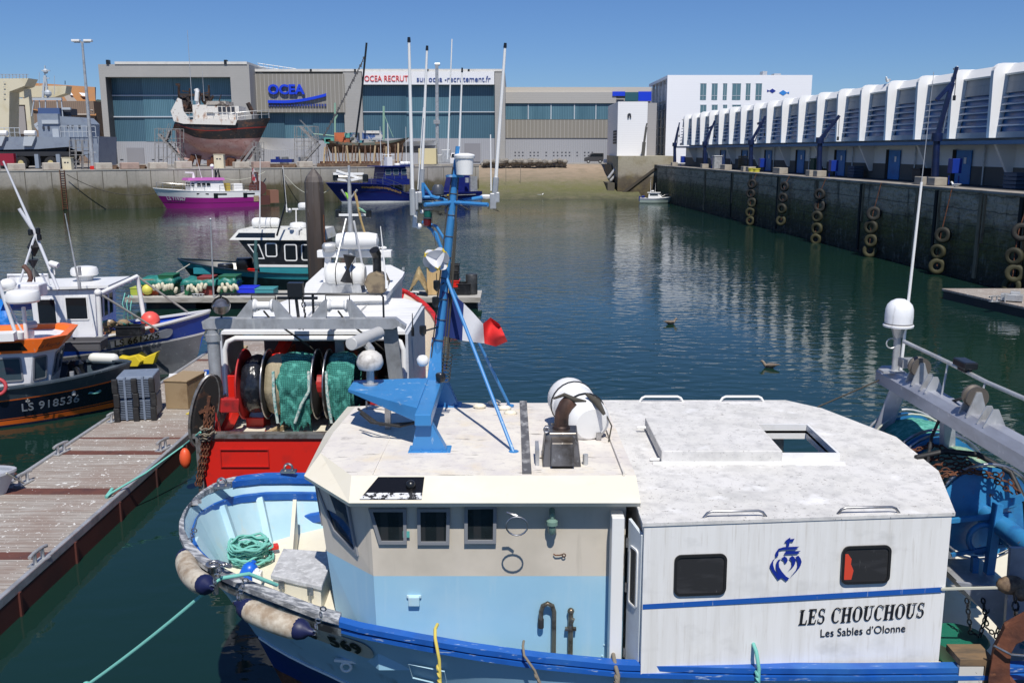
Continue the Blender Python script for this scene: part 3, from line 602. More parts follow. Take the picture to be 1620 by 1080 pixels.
# --- quay cranes
crm = mat('crane_blue', (.005,.012,.05), .4, layers=[dict(s=1.5, lo=.5, hi=.8, c=(.006,.02,.10))]); ccab = mat('cabinet_blue', (.008,.035,.28), .4); bl = mat('concrete_block', (.34,.31,.26), .85, layers=[dict(s=2, lo=.45, hi=.75, c=(.26,.23,.19))], bump=(8,.4))
cr_names = ['nearest and largest','second nearest','third nearest','fourth nearest','farthest, before the white office block']
for i, (u, ub, vb, jib) in enumerate(((1472,1514,106,(-.9,-1.3)),(1290,1328,183,(-.6,-.1)),(1183,1211,184,(-.5,-.2)),(1111,1131,191,(-.5,-.4)),(1064,1075,194,(-.2,-1.2)))):
    yy = 29.4/((u-810)/1500+.047); b0 = R(1.0,yy,QR); t0 = R(.9,yy,7.9)
    ct = thing('quay_crane', f'dark blue quayside jib crane, {cr_names[i]}', 'crane', b0, group='blue cranes along the right quay')
    a = MB(); a.cyl(b0, t0, .24, .2, 12); a.cyl(b0, b0+Vector((0,0,.15)), .45, n=12); a.build('column', crm, ct, smooth=40)
    a = MB(); a.cyl(t0-Vector((0,0,.15)), t0+Vector((0,0,.35)), .33, n=12); a.build('slew_ring', crm, ct, smooth=40)
    tip = W(ub, vb, yy); tip = Vector((tip.x, yy+.0, tip.z)); d = tip-t0
    a = MB(); el = t0+d*.78; a.bar(t0+Vector((0,0,.2)), el, .2, .26); a.bar(el-d*.03, tip, .16, .22); a.build('boom', crm, ct, bevel=.02)
    a = MB(); a.bar(el, el+Vector((jib[0],0,jib[1]*.8)), .18, .22); a.build('jib', crm, ct)
    a = MB(); a.cyl(t0+d*.1+Vector((.25,0,-.1)), t0+d*.5+Vector((.1,0,0)), .07, n=8); a.build('ram', steel, ct)
    a = MB(); a.cyl(tip, tip-Vector((0,0,1.7)), .025, n=5); a.cyl(tip-Vector((0,0,1.7)), tip-Vector((0,0,2)), .09, n=6); a.build('hook', blackp, ct)
    a = MB(); p = R(2.1,yy-.2,QR+.9+(0.3 if i==0 else 0)); a.cbox(p, (.6,.6,.9), Matrix.Rotation(RZ,3,'Z')); a.cyl(p-Vector((.3,0,.6)), p-Vector((.3,0,1.15)), .05, n=6); a.cyl(p-Vector((-.3,0,.6)), p-Vector((-.3,0,1.15)), .05, n=6)
    o = a.build('control_cabinet', ccab, None, bevel=.02); tag(o, f'blue control cabinet beside the quay crane that is {cr_names[i]}', 'cabinet', 'control cabinets beside the cranes')
    for dx_, wd_ in ((-.75,1.0),(.85,1.0)):
        if dx_ > 0 and i in (3,4): continue
        a = MB(); p = R(.75,yy+dx_*1.1,QR+.27); a.cbox(p,(.8,.95,.5),Matrix.Rotation(RZ,3,'Z')); tag(a.build('mooring_block', bl, None, bevel=.04), f'pale concrete block on the {"far" if dx_>0 else "near"} side of the crane {cr_names[i]}', 'concrete block', 'concrete blocks on the right quay edge')
for u, lb in ((1229,'behind the yellow tubs'),(1144,'left of the grey cabinet')):
    yy = 29.2/((u-810)/1500+.047); a = MB(); a.cbox(R(.8,yy,QR+.3),(.8,2.0,.56),Matrix.Rotation(RZ,3,'Z')); tag(a.build('mooring_block', bl, None, bevel=.04), f'long pale concrete block on the right quay edge {lb}', 'concrete block', 'concrete blocks on the right quay edge')
for u, lb in ((1186,'left'),(1193.5,'right')):
    yy = 29.1/((u-810)/1500+.047); p = R(.6,yy,QR+.02); a = MB(); a.lathe(p,(0,0,1),[(0,.3),(.3,.36),(.32,.4),(.36,.4)],12); tag(a.build('yellow_tub', mat('tub_yellow',(.6,.55,.06),.5), None), f'{lb} one of two small yellow tubs on the edge of the right quay', 'tub')
yy = 29.6/((1130-810)/1500+.047); a = MB(); a.cbox(R(1.2,yy,QR+.75),(.9,.9,1.4),Matrix.Rotation(RZ,3,'Z')); a.cbox(R(1.2,yy,QR+1.5),(1.0,1.0,.1),Matrix.Rotation(RZ,3,'Z')); tag(a.build('electric_cabinet', galv, None, bevel=.03), 'upright grey cabinet near the far end of the right quay', 'cabinet')
# boom crane on the pier
a = MB(); a.bar(W(1017,247,153),W(1019,225,153),.5,.5); a.bar(W(1019,226,153),W(1022.5,201,153),.32,.32); a.bar(W(1022,201,153),W(1023.5,195,153),.2,.2); a.bar(W(1015,243,152.6),W(1019,222,152.6),.16); tag(a.build('pier_crane', mat('old_crane',(.08,.08,.075),.7), None), 'thin dark folded crane boom standing on the concrete pier block', 'crane')
# ================================================================== BOAT TOOLS
class Hull:
    """stations: list of (xt, wt, zt, xw, ww) stern -> bow in boat space; f maps boat space to the space the parts are built in"""
    def __init__(s, st, f=None, cy=0.0, zb=None): s.st = st; s.cy = cy; s.f = f or (lambda p: p); s.zb = zb or (lambda t: 0.0)
    def at(s, t):
        n = len(s.st)-1; t = max(0, min(1, t))*n; i = min(int(t), n-1); k = t-i
        return [s.st[i][j]*(1-k)+s.st[i+1][j]*k for j in range(5)]
    def t_of_x(s, x):
        lo, hi = 0.0, 1.0; sg = 1 if s.st[-1][0] > s.st[0][0] else -1
        for _ in range(30):
            m = (lo+hi)/2
            if (s.at(m)[0]-x)*sg < 0: lo = m
            else: hi = m
        return (lo+hi)/2
    def P(s, t, k, side, inset=0.0):      # k: 0 at the waterline, 1 at the gunwale
        xt, wt, zt, xw, ww = s.at(t); e = 1.0+.55*min(1, abs(xt-xw))
        x = xw+(xt-xw)*k; w = ww+(wt-ww)*(max(k,0)**e); z0 = s.zb(t); z = z0+(zt-z0)*k
        w = max(0, w-inset)
        return s.f(Vector((x, s.cy+side*w, z)))
    def side(s, parent, bands, n=40, name='hull', draft=.6, transom=True, smooth=40):
        # bands: [(k0,k1,material,rows)]
        mats = []; a = MB()
        ts = [i/n for i in range(n+1)]
        for (k0, k1, m, r) in bands:
            if m not in mats: mats.append(m)
            a.mi = mats.index(m)
            ks = [k0+(k1-k0)*j/r for j in range(r+1)]
            for side in (1, -1):
                a.grid([[s.P(t, k, side) for t in ts] for k in ks])
            if transom: a.grid([[s.P(0, k, -1+2*q/4.0*1.0) if False else s.P(0, k, 1)*(q/4)+s.P(0, k, -1)*(1-q/4) for q in range(5)] for k in ks])
        a.mi = mats.index(bands[0][2])
        for side in (1, -1):
            low = []
            for t in ts:
                xt, wt, zt, xw, ww = s.at(t); low.append(s.f(Vector((xw-(xt-xw)*.1, s.cy+side*ww*.55, -draft))))
            a.grid([low, [s.P(t, bands[0][0], side) for t in ts]])
        return a.build(name, mats, parent, smooth=smooth)
    def inner(s, parent, m, depth=.7, th=.09, n=36, t0=.0, t1=1.0, name='bulwark', smooth=40, zfloor=None):
        a = MB(); ts = [t0+(t1-t0)*i/n for i in range(n+1)]
        for side in (1, -1):
            top = []; bot = []
            for t in ts:
                p = s.P(t, 1, side, th); xt, wt, zt, xw, ww = s.at(t); kk = max(0, (zt-depth)/zt) if zfloor is None else zfloor/zt
                top.append(p); bot.append(s.P(t, kk, side, th))
            a.grid([top, bot])
        return a.build(name, m, parent, smooth=smooth)
    def deck(s, parent, m, z=1.0, th=.05, n=36, t0=0, t1=1, name='deck'):
        a = MB(); rows = []
        for i in range(n+1):
            t = t0+(t1-t0)*i/n; zt = s.at(t)[2]; k = z/zt if not callable(z) else z(t)/zt
            p, q = s.P(t, k, 1, th), s.P(t, k, -1, th); rows.append([p, q])
        a.grid(rows); return a.build(name, m, parent)
    def rail(s, parent, m, w=.14, h=.07, n=48, t0=0, t1=1, name='rail', sides=(1,-1), k=1.0, out=.03, rise=0.0, bevel=0):
        a = MB()
        path = []
        if len(sides) == 2:
            path = [(t0+(t1-t0)*i/n, sides[0]) for i in range(n+1)]+[(t1-(t1-t0)*i/n, sides[1]) for i in range(n+1)]
        else: path = [(t0+(t1-t0)*i/n, sides[0]) for i in range(n+1)]
        rings = []
        for t, sd_ in path:
            e = s.P(t, k, sd_, -out); q = s.P(t, k, sd_, w-out)
            if (e-q).length < w*.6:   # near the stem push inwards along the boat
                d = (s.P(max(0, t-.03), k, 1)+s.P(max(0, t-.03), k, -1))/2-s.P(t, k, sd_); d.z = 0; d.normalize(); q = e+d*w*(.5 if (e-q).length > .01 else 1)
            u = Vector((0,0,rise))
            rings.append([e-Vector((0,0,h/2))+u, e+Vector((0,0,h/2))+u, q+Vector((0,0,h/2))+u, q-Vector((0,0,h/2))+u])
        a.grid(rings, closed=True); a.add(rings[0], [(0,1,2,3)]); a.add(rings[-1], [(3,2,1,0)])
        return a.build(name, m, parent, smooth=45)
    def mapf(s, x0, k0, side, d=.012, sx=1):     # text map: text x -> along the boat, text y -> up the side
        def g(c):
            x = x0+c.x*sx; t = s.t_of_x(x); zt = s.at(t)[2]; k = k0+c.y/zt
            p = s.P(t, k, side); q1 = s.P(min(1, t+.01), k, side)-s.P(max(0, t-.01), k, side); q2 = s.P(t, min(1.2, k+.03), side)-s.P(t, k-.03, side)
            nn = q1.cross(q2).normalized(); c_ = s.f(Vector((x, s.cy, zt*k)))
            if nn.dot(p-c_) < 0: nn = -nn
            return p+nn*(d+c.z)
        return g
def stations(L, B, zs, zm, zb, rake=1.0, transom=.8, full=2.2, wl=.85, n=20, tb=.45, stern_rake=0.0):
    st = []
    for i in range(n+1):
        t = i/n; t = 1-(1-t)**1.35 if True else t
        q = max(0, (t-tb)/(1-tb)); f = (1-q**full)**.75 if q < 1 else 0
        g = transom+(1-transom)*min(1, t/.35)**.6
        z = zs*(1-t)**2*1.0+zm*2*t*(1-t)*1.0+zb*t*t if False else (zm+(zs-zm)*max(0, 1-t/.5)**2+(zb-zm)*max(0, (t-.35)/.65)**1.8)
        gw = (1-q**max(1.2, full*.62)) if q < 1 else 0
        st.append((L*t, B/2*g*f, z, L*t-rake*q**1.5+stern_rake*max(0, 1-t/.1), B/2*wl*g*gw))
    return st
def patch(mb_, g, pl):
    cx = sum(p[0] for p in pl)/len(pl); cy = sum(p[1] for p in pl)/len(pl)
    mb_.grid([[g(Vector((cx+(x-cx)*k, cy+(y-cy)*k, 0))) for x, y in pl+[pl[0]]] for k in (.02,.2,.4,.6,.8,1)])
def boatmap(loc=(0,0,0), ang=0):   # boat space -> root-local space (root carries the transform)
    return lambda p: p
def wall_quad(a, b, c, d):        # frame on a wall: a bottom-left, b bottom-right, c top-right, d top-left seen from outside
    return frame3(a, b-a, (d-a)), (b-a).length, (d-a).length
def house(parent, base, top, m, name='wheelhouse', smooth=None, bevel=0):
    # base/top: matching rings of points
    a = MB(); n = len(base); a.add(list(base)+list(top), [(i, (i+1) % n, n+(i+1) % n, n+i) for i in range(n)]+[tuple(range(n, 2*n))])
    return a.build(name, m, parent, smooth=smooth, bevel=bevel)
def ring(x0, x1, hw, z, ch=0, cy=0):   # rectangle with chamfered front (x1) corners
    if ch: return [Vector(p) for p in ((x0,cy-hw,z),(x1-ch,cy-hw,z),(x1,cy-hw+ch,z),(x1,cy+hw-ch,z),(x1-ch,cy+hw,z),(x0,cy+hw,z))]
    return [Vector(p) for p in ((x0,cy-hw,z),(x1,cy-hw,z),(x1,cy+hw,z),(x0,cy+hw,z))]
def wall_window(parent, base, top, i, u0, u1, v0, v1, fm, gm, r=.04, fw=.03, fd=.03, slant=0, name='window'):
    # window on wall i of a house; u,v in metres from the wall's lower left (outside view)
    n = len(base); b0, b1, t1, t0 = base[i], base[(i+1) % n], top[(i+1) % n], top[i]
    ex = (b1-b0).normalized(); up = ((t0+t1)/2-(b0+b1)/2).normalized()
    M = frame3(b0, ex, up)
    pl = rrect(u0, v0, u1, v1, r)
    if slant: pl = [(p[0]+slant*(p[1]-v0), p[1]) for p in pl]
    return window(M, pl, parent, fm, gm, fw, fd, name)
def railing(parent, pts, h, m, r=.018, name='railing', mid=1, step=None):
    a = MB()
    a.tube([p+Vector((0,0,h)) for p in pts], r, 6)
    for j in range(mid): a.tube([p+Vector((0,0,h*(j+1)/(mid+1))) for p in pts], r*.7, 5)
    for p in pts: a.cyl(p, p+Vector((0,0,h)), r, n=6)
    return a.build(name, m, parent, smooth=50)
def whip(parent, p, h, m=None, r=.022, tilt=(0,0), name='antenna'):
    a = MB(); p = Vector(p); q = p+Vector((tilt[0], tilt[1], h)); a.tube([p, p.lerp(q,.25), q], [r, r*.9, r*.45], 7); a.cyl(p-Vector((0,0,.02)), p+Vector((0,0,.18)), r*1.7, n=8)
    return a.build(name, m or whitec, parent, smooth=50)
def raft(parent, c, L, r, ax, m=None, name='liferaft_canister'):
    a = MB(); c = Vector(c); ax = Vector(ax).normalized(); h = L/2
    a.lathe(c-ax*h, ax, [(0,.02),(.01,r*.72),(.06*L,r*.93),(.12*L,r),(.30*L,r),(.31*L,r*1.04),(.34*L,r*1.04),(.35*L,r),(.65*L,r),(.66*L,r*1.04),(.69*L,r*1.04),(.70*L,r),(.88*L,r),(.94*L,r*.93),(L-.01,r*.72),(L,.02)], 24)
    o = a.build(name, m or whitec, parent, smooth=35)
    b = MB()
    for k in (-.2,.2): b.torus(c+ax*(L*k), ax, r*1.045, .012, 24, 6)
    b.build('strap', blackp, o); return o
def radome(parent, c, r, h, m=None, name='radar_dome', th=.6):
    a = MB(); a.lathe(c,(0,0,1),[(0,.01),(0.005,r*.9),(h*.15,r),(h*th,r),(h*.85,r*.9),(h*.97,r*.6),(h,.01)],20); return a.build(name, m or whitec, parent, smooth=40)
def rope(pts, r, m, name, label, cat='rope', parent=None, sag=0, n=14, group=None, twist=True):
    P_ = [Vector(p) for p in pts]
    if sag and len(P_) == 2:
        a_, b_ = P_; P_ = [a_.lerp(b_, i/n)-Vector((0,0,sag*4*(i/n)*(1-i/n))) for i in range(n+1)]
    a = MB(); a.tube(P_, r, 7); o = a.build(name, m, parent, smooth=60)
    if parent is None: tag(o, label, cat, group)
    return o
def coil(c, R0, r, turns, m, name, label, cat='rope', jitter=.15, parent=None, flat=.06, seed=1, n=20):
    rnd = random.Random(seed); P_ = []; c = Vector(c); rr = R0; ox = oy = 0
    for i in range(int(turns*n)):
        if i % n == 0: rr = R0*rnd.uniform(.55, 1.05); ox2 = rnd.uniform(-1,1)*jitter*R0; oy2 = rnd.uniform(-1,1)*jitter*R0; r0 = rr; st = rnd.uniform(.8,1.15)
        ox += (ox2-ox)*.15; oy += (oy2-oy)*.15
        t = 2*pi*i/n; P_.append(c+Vector((rr*cos(t)+ox, rr*st*sin(t)+oy, r+flat*(i/(turns*n))+.02*sin(i*1.7))))
    a = MB(); a.tube(P_, r, 6); o = a.build(name, m, parent, smooth=60)
    if parent is None: tag(o, label, cat)
    return o
def gull(p, s=1.0, ang=0, brown=False, label='', cat='gull', group=None, parts=True):
    t = thing('seagull', label, cat, p, ang, group, world=False); bm_ = mat('gull_brown',(.16,.12,.09),.8,layers=[dict(s=20,lo=.45,hi=.65,c=(.3,.26,.2))]) if brown else mat('gull_white',(.72,.72,.7),.7)
    wm_ = mat('gull_brown_wing',(.11,.085,.065),.8,layers=[dict(s=25,lo=.45,hi=.65,c=(.24,.2,.16))]) if brown else mat('gull_grey',(.32,.34,.37),.7)
    a = MB(); L = [(-.24,.01,.13),(-.17,.035,.115),(-.08,.075,.09),(.03,.085,.085),(.12,.06,.10),(.16,.045,.15),(.19,.042,.20),(.23,.04,.225),(.265,.02,.215)]
    a.tube([(x*s,0,z*s) for x,r,z in L],[r*s for x,r,z in L],10); o = a.build('body', bm_, t, smooth=60)
    a = MB(); 
    for sd in (1,-1): a.tube([(.08*s,sd*.065*s,.12*s),(-.05*s,sd*.085*s,.125*s),(-.2*s,sd*.04*s,.14*s),(-.31*s,sd*.01*s,.155*s)],[.03*s,.045*s,.03*s,.006*s],8)
    a.build('wing', wm_, t, smooth=60)
    a = MB(); a.tube([(.26*s,0,.215*s),(.31*s,0,.205*s)],[.012*s,.004*s],6); a.build('beak', mat('beak',(.4,.25,.03) if not brown else (.03,.03,.03),.5), t)
    return t
# ================================================================== FOREGROUND TRAWLER (light blue and white)
hullb = mat('hull_light_blue', (.30,.50,.66), .38, layers=[dict(s=(.8,.8,2.5), lo=.5, hi=.75, c=(.38,.58,.72), a=.8), dict(s=(3,3,1.2), lo=.6, hi=.72, c=(.12,.16,.2), a=.55), dict(s=30, lo=.7, hi=.76, c=(.06,.08,.1), a=.6)])
hulld = mat('hull_dark_blue', (.01,.035,.16), .35, layers=[dict(s=2, lo=.5, hi=.7, c=(.02,.05,.12))])
inbl = mat('bulwark_pale_blue', (.38,.58,.68), .42, layers=[dict(s=(1.2,1.2,1.2), lo=.45, hi=.7, c=(.48,.66,.74)), dict(s=(5,5,1), lo=.56, hi=.72, c=(.55,.55,.48), a=.45), dict(s=45, lo=.72, hi=.76, c=(.1,.15,.2), a=.5)])
beige = mat('house_beige', (.62,.56,.47), .45, layers=[dict(s=1.1, lo=.45, hi=.75, c=(.47,.425,.35)), dict(s=(7,7,.7), lo=.62, hi=.78, c=(.40,.36,.29), a=.5)])
cream = mat('cream_paint', (.74,.69,.56), .42, layers=[dict(s=(6,6,.8), lo=.6, hi=.8, c=(.6,.53,.4), a=.6), dict(s=1.3, lo=.5, hi=.8, c=(.78,.74,.64))])
roofm = mat('roof_weathered', (.72,.68,.61), .8, layers=[dict(s=1.6, lo=.42, hi=.68, c=(.60,.56,.54)), dict(s=(2,2,2), o=(5,2,0), lo=.52, hi=.7, c=(.70,.61,.46), a=.7), dict(s=9, lo=.52, hi=.72, c=(.50,.47,.46), a=.6), dict(s=(3,14,3), lo=.62, hi=.68, c=(.15,.13,.12), a=.7), dict(s=60, lo=.66, hi=.72, c=(.14,.11,.09), a=.8)], bump=(30,.25,.01))
sroof = mat('shelter_roof', (.62,.61,.585), .8, layers=[dict(s=1.0, lo=.4, hi=.7, c=(.68,.67,.66)), dict(s=2.2, o=(4,1,0), lo=.5, hi=.68, c=(.44,.44,.43), a=.55), dict(s=7, lo=.48, hi=.7, c=(.46,.455,.45), a=.8), dict(s=(14,22,14), lo=.65, hi=.70, c=(.12,.105,.10), a=.85), dict(s=38, lo=.64, hi=.69, c=(.13,.10,.085), a=.8), dict(s=2.5, lo=.60, hi=.74, c=(.80,.80,.80), a=.8)], bump=(30,.25,.01))
sside = mat('shelter_side', (.74,.74,.73), .45, layers=[dict(s=(9,9,.35), lo=.42, hi=.72, c=(.62,.61,.58), a=.7), dict(s=(34,34,1.6), lo=.56, hi=.76, c=(.48,.45,.40), a=.5), dict(k='noise', s=(.9,.9,1.4), o=(0,0,.3), lo=.56, hi=.70, c=(.46,.46,.45), a=.55), dict(s=(1.5,1.5,2.2), lo=.58, hi=.74, c=(.42,.42,.41), a=.6)])
frm = mat('window_frame_grey', (.22,.23,.25), .45); frb = mat('window_rubber', (.012,.012,.013), .5)
cap_st = mat('rail_steel', (.35,.35,.36), .3, .85, layers=[dict(s=7, lo=.48, hi=.6, c=(.75,.75,.76)), dict(s=4, lo=.5, hi=.6, c=(.10,.10,.11))])
scuff = mat('rail_scuffed', (.17,.18,.20), .6, layers=[dict(s=(7,16,16), lo=.45, hi=.60, c=(.55,.56,.58), a=.85), dict(s=4, lo=.55, hi=.65, c=(.08,.09,.12))])
bluec = mat('rail_blue', (.012,.10,.42), .4, layers=[dict(s=(5,26,26), lo=.62, hi=.68, c=(.40,.50,.64), a=.8), dict(s=1.2, lo=.5, hi=.7, c=(.03,.14,.42)), dict(s=3, lo=.5, hi=.8, c=(.01,.07,.3))])
mb = thing('fishing_trawler', 'light blue and white trawler in the foreground with a blue mast on its weathered roof', 'fishing boat', (1.5,11.4,0))
# stations in world space (bow towards -x): x_top, half width, z, x_waterline, half width there
st = [(7.2,2.35,1.95,6.9,2.1),(5,2.42,1.93,5,2.2),(3.5,2.43,1.92,3.5,2.2),(2.3,2.43,1.93,2.3,2.18),(1.1,2.42,1.96,1.1,2.05),(.3,2.38,2.02,.35,1.85),(-.4,2.32,2.09,-.25,1.6),(-1.0,2.26,2.17,-.75,1.35),(-1.6,2.18,2.25,-1.25,1.05),(-2.1,2.08,2.34,-1.65,.8),(-2.5,1.95,2.43,-1.95,.58),(-2.85,1.83,2.5,-2.2,.42),(-3.2,1.66,2.57,-2.42,.28),(-3.5,1.45,2.64,-2.6,.17),(-3.75,1.18,2.70,-2.72,.1),(-3.9,.92,2.74,-2.8,.06),(-4.0,.62,2.77,-2.85,.03),(-4.05,.3,2.79,-2.9,.015),(-4.06,0,2.8,-2.92,0)]
H = Hull(st, cy=11.4)
H.side(mb, [(-.05,.2,rust,2),(.2,.42,hulld,4),(.42,1.0,hullb,8)], n=72, draft=.8)
H.inner(mb, inbl, th=.11, n=50, t0=.32, t1=1, zfloor=1.55)
H.deck(mb, cream, 1.62, n=30, t0=0, t1=.52)
H.deck(mb, cream, 1.93, n=30, t0=.5, t1=.985, name='foredeck')
H.rail(mb, bluec, w=.12, h=.06, n=60, t0=.0, t1=.47, sides=(-1,), out=.03, rise=.0, name='cap_rail')
H.rail(mb, scuff, w=.17, h=.06, n=50, t0=.47, t1=1.0, sides=(-1,), out=.04, rise=.03, name='cap_rail')
H.rail(mb, scuff, w=.21, h=.07, n=20, t0=.80, t1=1.0, sides=(1,), out=.04, rise=.03, name='cap_rail')
H.rail(mb, bluec, w=.24, h=.08, n=40, t0=.3, t1=.80, sides=(1,), out=.04, rise=.02, name='cap_rail')
H.rail(mb, cap_st, w=.06, h=.075, n=50, t0=.47, t1=.93, sides=(-1,), out=.085, k=.955, name='rubbing_strip')
H.rail(mb, bluec, w=.05, h=.05, n=50, t0=.0, t1=.47, sides=(-1,), out=.06, k=.962, name='rubbing_strip')
H.rail(mb, whitec, w=.06, h=.025, n=60, t0=.3, t1=.80, sides=(-1,), out=.035, k=.43, name='boot_line')
# inner stringer (dark blue band inside the bow) and frames
a = MB(); rows = []
ts = [.34+(1-.34)*i/60 for i in range(61)]
pp = [(t,1) for t in ts]+[(t,-1) for t in reversed(ts)]
for t, sd_ in pp:
    z = H.at(t)[2]; k = (z-.16)/z; p = H.P(t,k,sd_,.11); q = H.P(t,k,sd_,.2); rows.append([p-Vector((0,0,.06)),p+Vector((0,0,.03)),q+Vector((0,0,.03)),q-Vector((0,0,.06))])
a.grid(rows, closed=True); a.build('inner_stringer', bluec, mb, smooth=45)
for t in (.47,.60,.74,.86):
    for sd_ in (1,-1):
        if sd_ == -1 and t < .6: continue
        z = H.at(t)[2]; a = MB(); p0 = H.P(t,(z-.2)/z,sd_,.12); p1 = H.P(t,1.6/z,sd_,.12); a.bar(p0,p1,.12,.09,up=(1,0,0)); a.build('frame_rib', inbl, mb)
a = MB(); a.bar(W(464,824,12.75),W(560,808,12.75),.09,.14); a.build('side_pipe', bluec, mb, bevel=.02)
# bow fittings
a = MB()
for x,y,z in ((-3.86,12.0,2.8),(-3.2,12.95,2.68)):
    a.torus((x,y,z+.07),(.2,1,0),.06,.018,14,6); a.cbox((x,y,z+.02),(.22,.12,.03))
a.build('fairlead', steel, mb, smooth=50)
a = MB(); q = G(338,892,2.74); a.torus(q,(0,0,1),.07,.022,16,8); a.torus(q+Vector((.12,.03,-.02)),(.4,.4,1),.06,.02,16,8); a.cyl(q-Vector((0,0,.35)),q,.035); a.build('bow_fairlead', steel, mb, smooth=50)
# partition, locker
a = MB(); a.prism([(-3.0,12.3,1.93),(-2.78,11.0,1.93),(-2.78,11.0,2.2),(-3.0,12.3,2.52)],(.05,0,0)); a.build('foredeck_partition', cream, mb)
LC = [G(450,869,2.27), G(527,875,2.27), G(507,926,2.27), G(431,909,2.27)]
lk = MB(); lk.add([Vector((p.x,p.y,1.93)) for p in LC]+[Vector((p.x,p.y,2.22)) for p in LC],[(0,1,2,3),(7,6,5,4),(0,4,5,1),(1,5,6,2),(2,6,7,3),(3,7,4,0)]); lo = lk.build('deck_locker', cream, mb, bevel=.015)
a = MB(); cL = sum(LC,Vector())/4; a.prism([cL+(p-cL)*1.06-Vector((0,0,.05)) for p in LC[::-1]],(0,0,.06)); a.build('lid', mat('locker_lid',(.6,.6,.6),.5,.2,layers=[dict(s=5,lo=.42,hi=.62,c=(.45,.45,.45)),dict(s=14,lo=.5,hi=.65,c=(.72,.72,.72))]), lo, bevel=.012)
a = MB(); 
for q in (.2,.8): p = LC[3].lerp(LC[2],q)+Vector((0,-.03,0)); a.cbox(p-Vector((0,0,.08)),(.07,.03,.1)); a.cyl(p-Vector((0,.02,.1)),p-Vector((0,.02,.24)),.012)
a.build('latch', steel, lo)
# name and number on the bow
num = MB(); mp_ = H.mapf(-1.75,.80,-1,.02,-1)
pl = [Vector((p[0],p[1],0)) for p in rrect(-.52,-.12,.50,.12,.12,8)]
def mpx(c): return mp_(Vector((-c.x, c.y, c.z)))
g2 = H.mapf(-2.1,.835,-1,.02,1)
patch(num, g2, rrect(-.52,-.14,.54,.14,.13,8)); num.build('number_panel', mat('number_panel',(.45,.43,.38),.5,layers=[dict(s=8,lo=.5,hi=.7,c=(.3,.3,.29))]), mb)
g3 = H.mapf(-2.1,.835,-1,.035,1); text('AS  569', .25, None, mat('black_lettering',(.01,.01,.012),.5), mb, 'lettering', off=.008, ext=.002, mapf=g3, space=1.05)
a = MB(); q = g3(Vector((.1,-.42,.02))); a.torus(q,(0,1,.1),.055,.018,16,8); a.bar(q+Vector((-.13,0,.09)),q+Vector((.16,0,.06)),.04,.03); a.build('mooring_eye', whitec, mb, smooth=50)
a = MB(); qs = [g3(Vector((x,y,.006))) for x,y in ((.95,-.02),(1.35,-.02),(1.35,-.25),(.95,-.25))]; a.tube(qs,.008,5,closed=True); a.build('hull_panel_outline', inbl, mb)
# fenders hanging over the bow
fend = mat('fender_white', (.54,.49,.40), .6, layers=[dict(s=(5,5,5), lo=.44, hi=.64, c=(.30,.23,.16)), dict(s=14, lo=.6, hi=.7, c=(.2,.17,.14), a=.6)]); fnav = mat('fender_navy', (.008,.012,.06), .5)
def fender(pts, r, label):
    P_ = [Vector(p) for p in pts]; t = thing('boat_fender', label, 'fender', P_[0], group='long fenders over the trawler bow'); 
    Q = []
    for i in range(12):
        k = i/11; a_ = P_[0]*(1-k)**2+P_[1]*2*k*(1-k)+P_[2]*k*k; Q.append(a_)
    a = MB(); rs = [r*.86]+[r]*10+[r*.86]; a.tube(Q, rs, 16); a.build('body', fend, t, smooth=50)
    for e, d in ((Q[0], Q[0]-Q[1]), (Q[-1], Q[-1]-Q[-2])):
        d.normalize(); a = MB(); a.lathe(e-d*.02, d, [(0,r*.9),(.04,r*.93),(.1,r*.75),(.15,r*.35),(.2,.03)], 14); a.build('end_cap', fnav, t, smooth=50)
        a = MB()
        for i in range(5): a.torus(e+d*.18+Vector((.02*i,.03*i,.05*i)), (i%2, (i+1)%2, .3), .03, .008, 8, 5)
        a.build('chain', steel, t)
    return t
fender([W(294,882,10.15),W(296,915,9.7),W(324,924,9.4)], .12, 'grimy white fender nearest the bow tip, left of the other long fender')
fender([W(392,963,9.15),W(432,984,8.95),W(472,994,8.85)], .118, 'longer grimy white fender above the registration number')
# wheelhouse
zr = 3.62
base = [Vector(p) for p in ((1.2,9.43,1.65),(-1.45,9.43,1.65),(-1.98,10.05,1.65),(-1.98,12.75,1.65),(-1.45,13.35,1.65),(1.2,13.35,1.65))]
top = [Vector(p) for p in ((1.2,9.43,3.6),(-1.5,9.43,3.6),(-2.2,10.1,3.6),(-2.2,12.7,3.6),(-1.5,13.35,3.6),(1.2,13.35,3.6))]
def ringmid(k): return [b_.lerp(t_,k) for b_,t_ in zip(base,top)]
zb = 2.75; kb = (zb-1.65)/1.95
mid = ringmid(kb)
n = 6; a = MB(); a.add(base+mid, [(i,n+i,n+(i+1)%n,(i+1)%n) for i in range(n)]); hb1 = a.build('wheelhouse_lower', mat('house_blue',(.31,.54,.69),.42,layers=[dict(s=1.2,lo=.45,hi=.75,c=(.28,.50,.66)),dict(s=(8,8,.8),lo=.55,hi=.8,c=(.44,.61,.70),a=.6),dict(s=.7,lo=.5,hi=.7,c=(.42,.60,.69),a=.6),dict(s=50,lo=.73,hi=.77,c=(.1,.15,.2),a=.4)]), mb)
a = MB(); a.add(mid+top, [(i,n+i,n+(i+1)%n,(i+1)%n) for i in range(n)]); a.build('wheelhouse_upper', beige, mb)
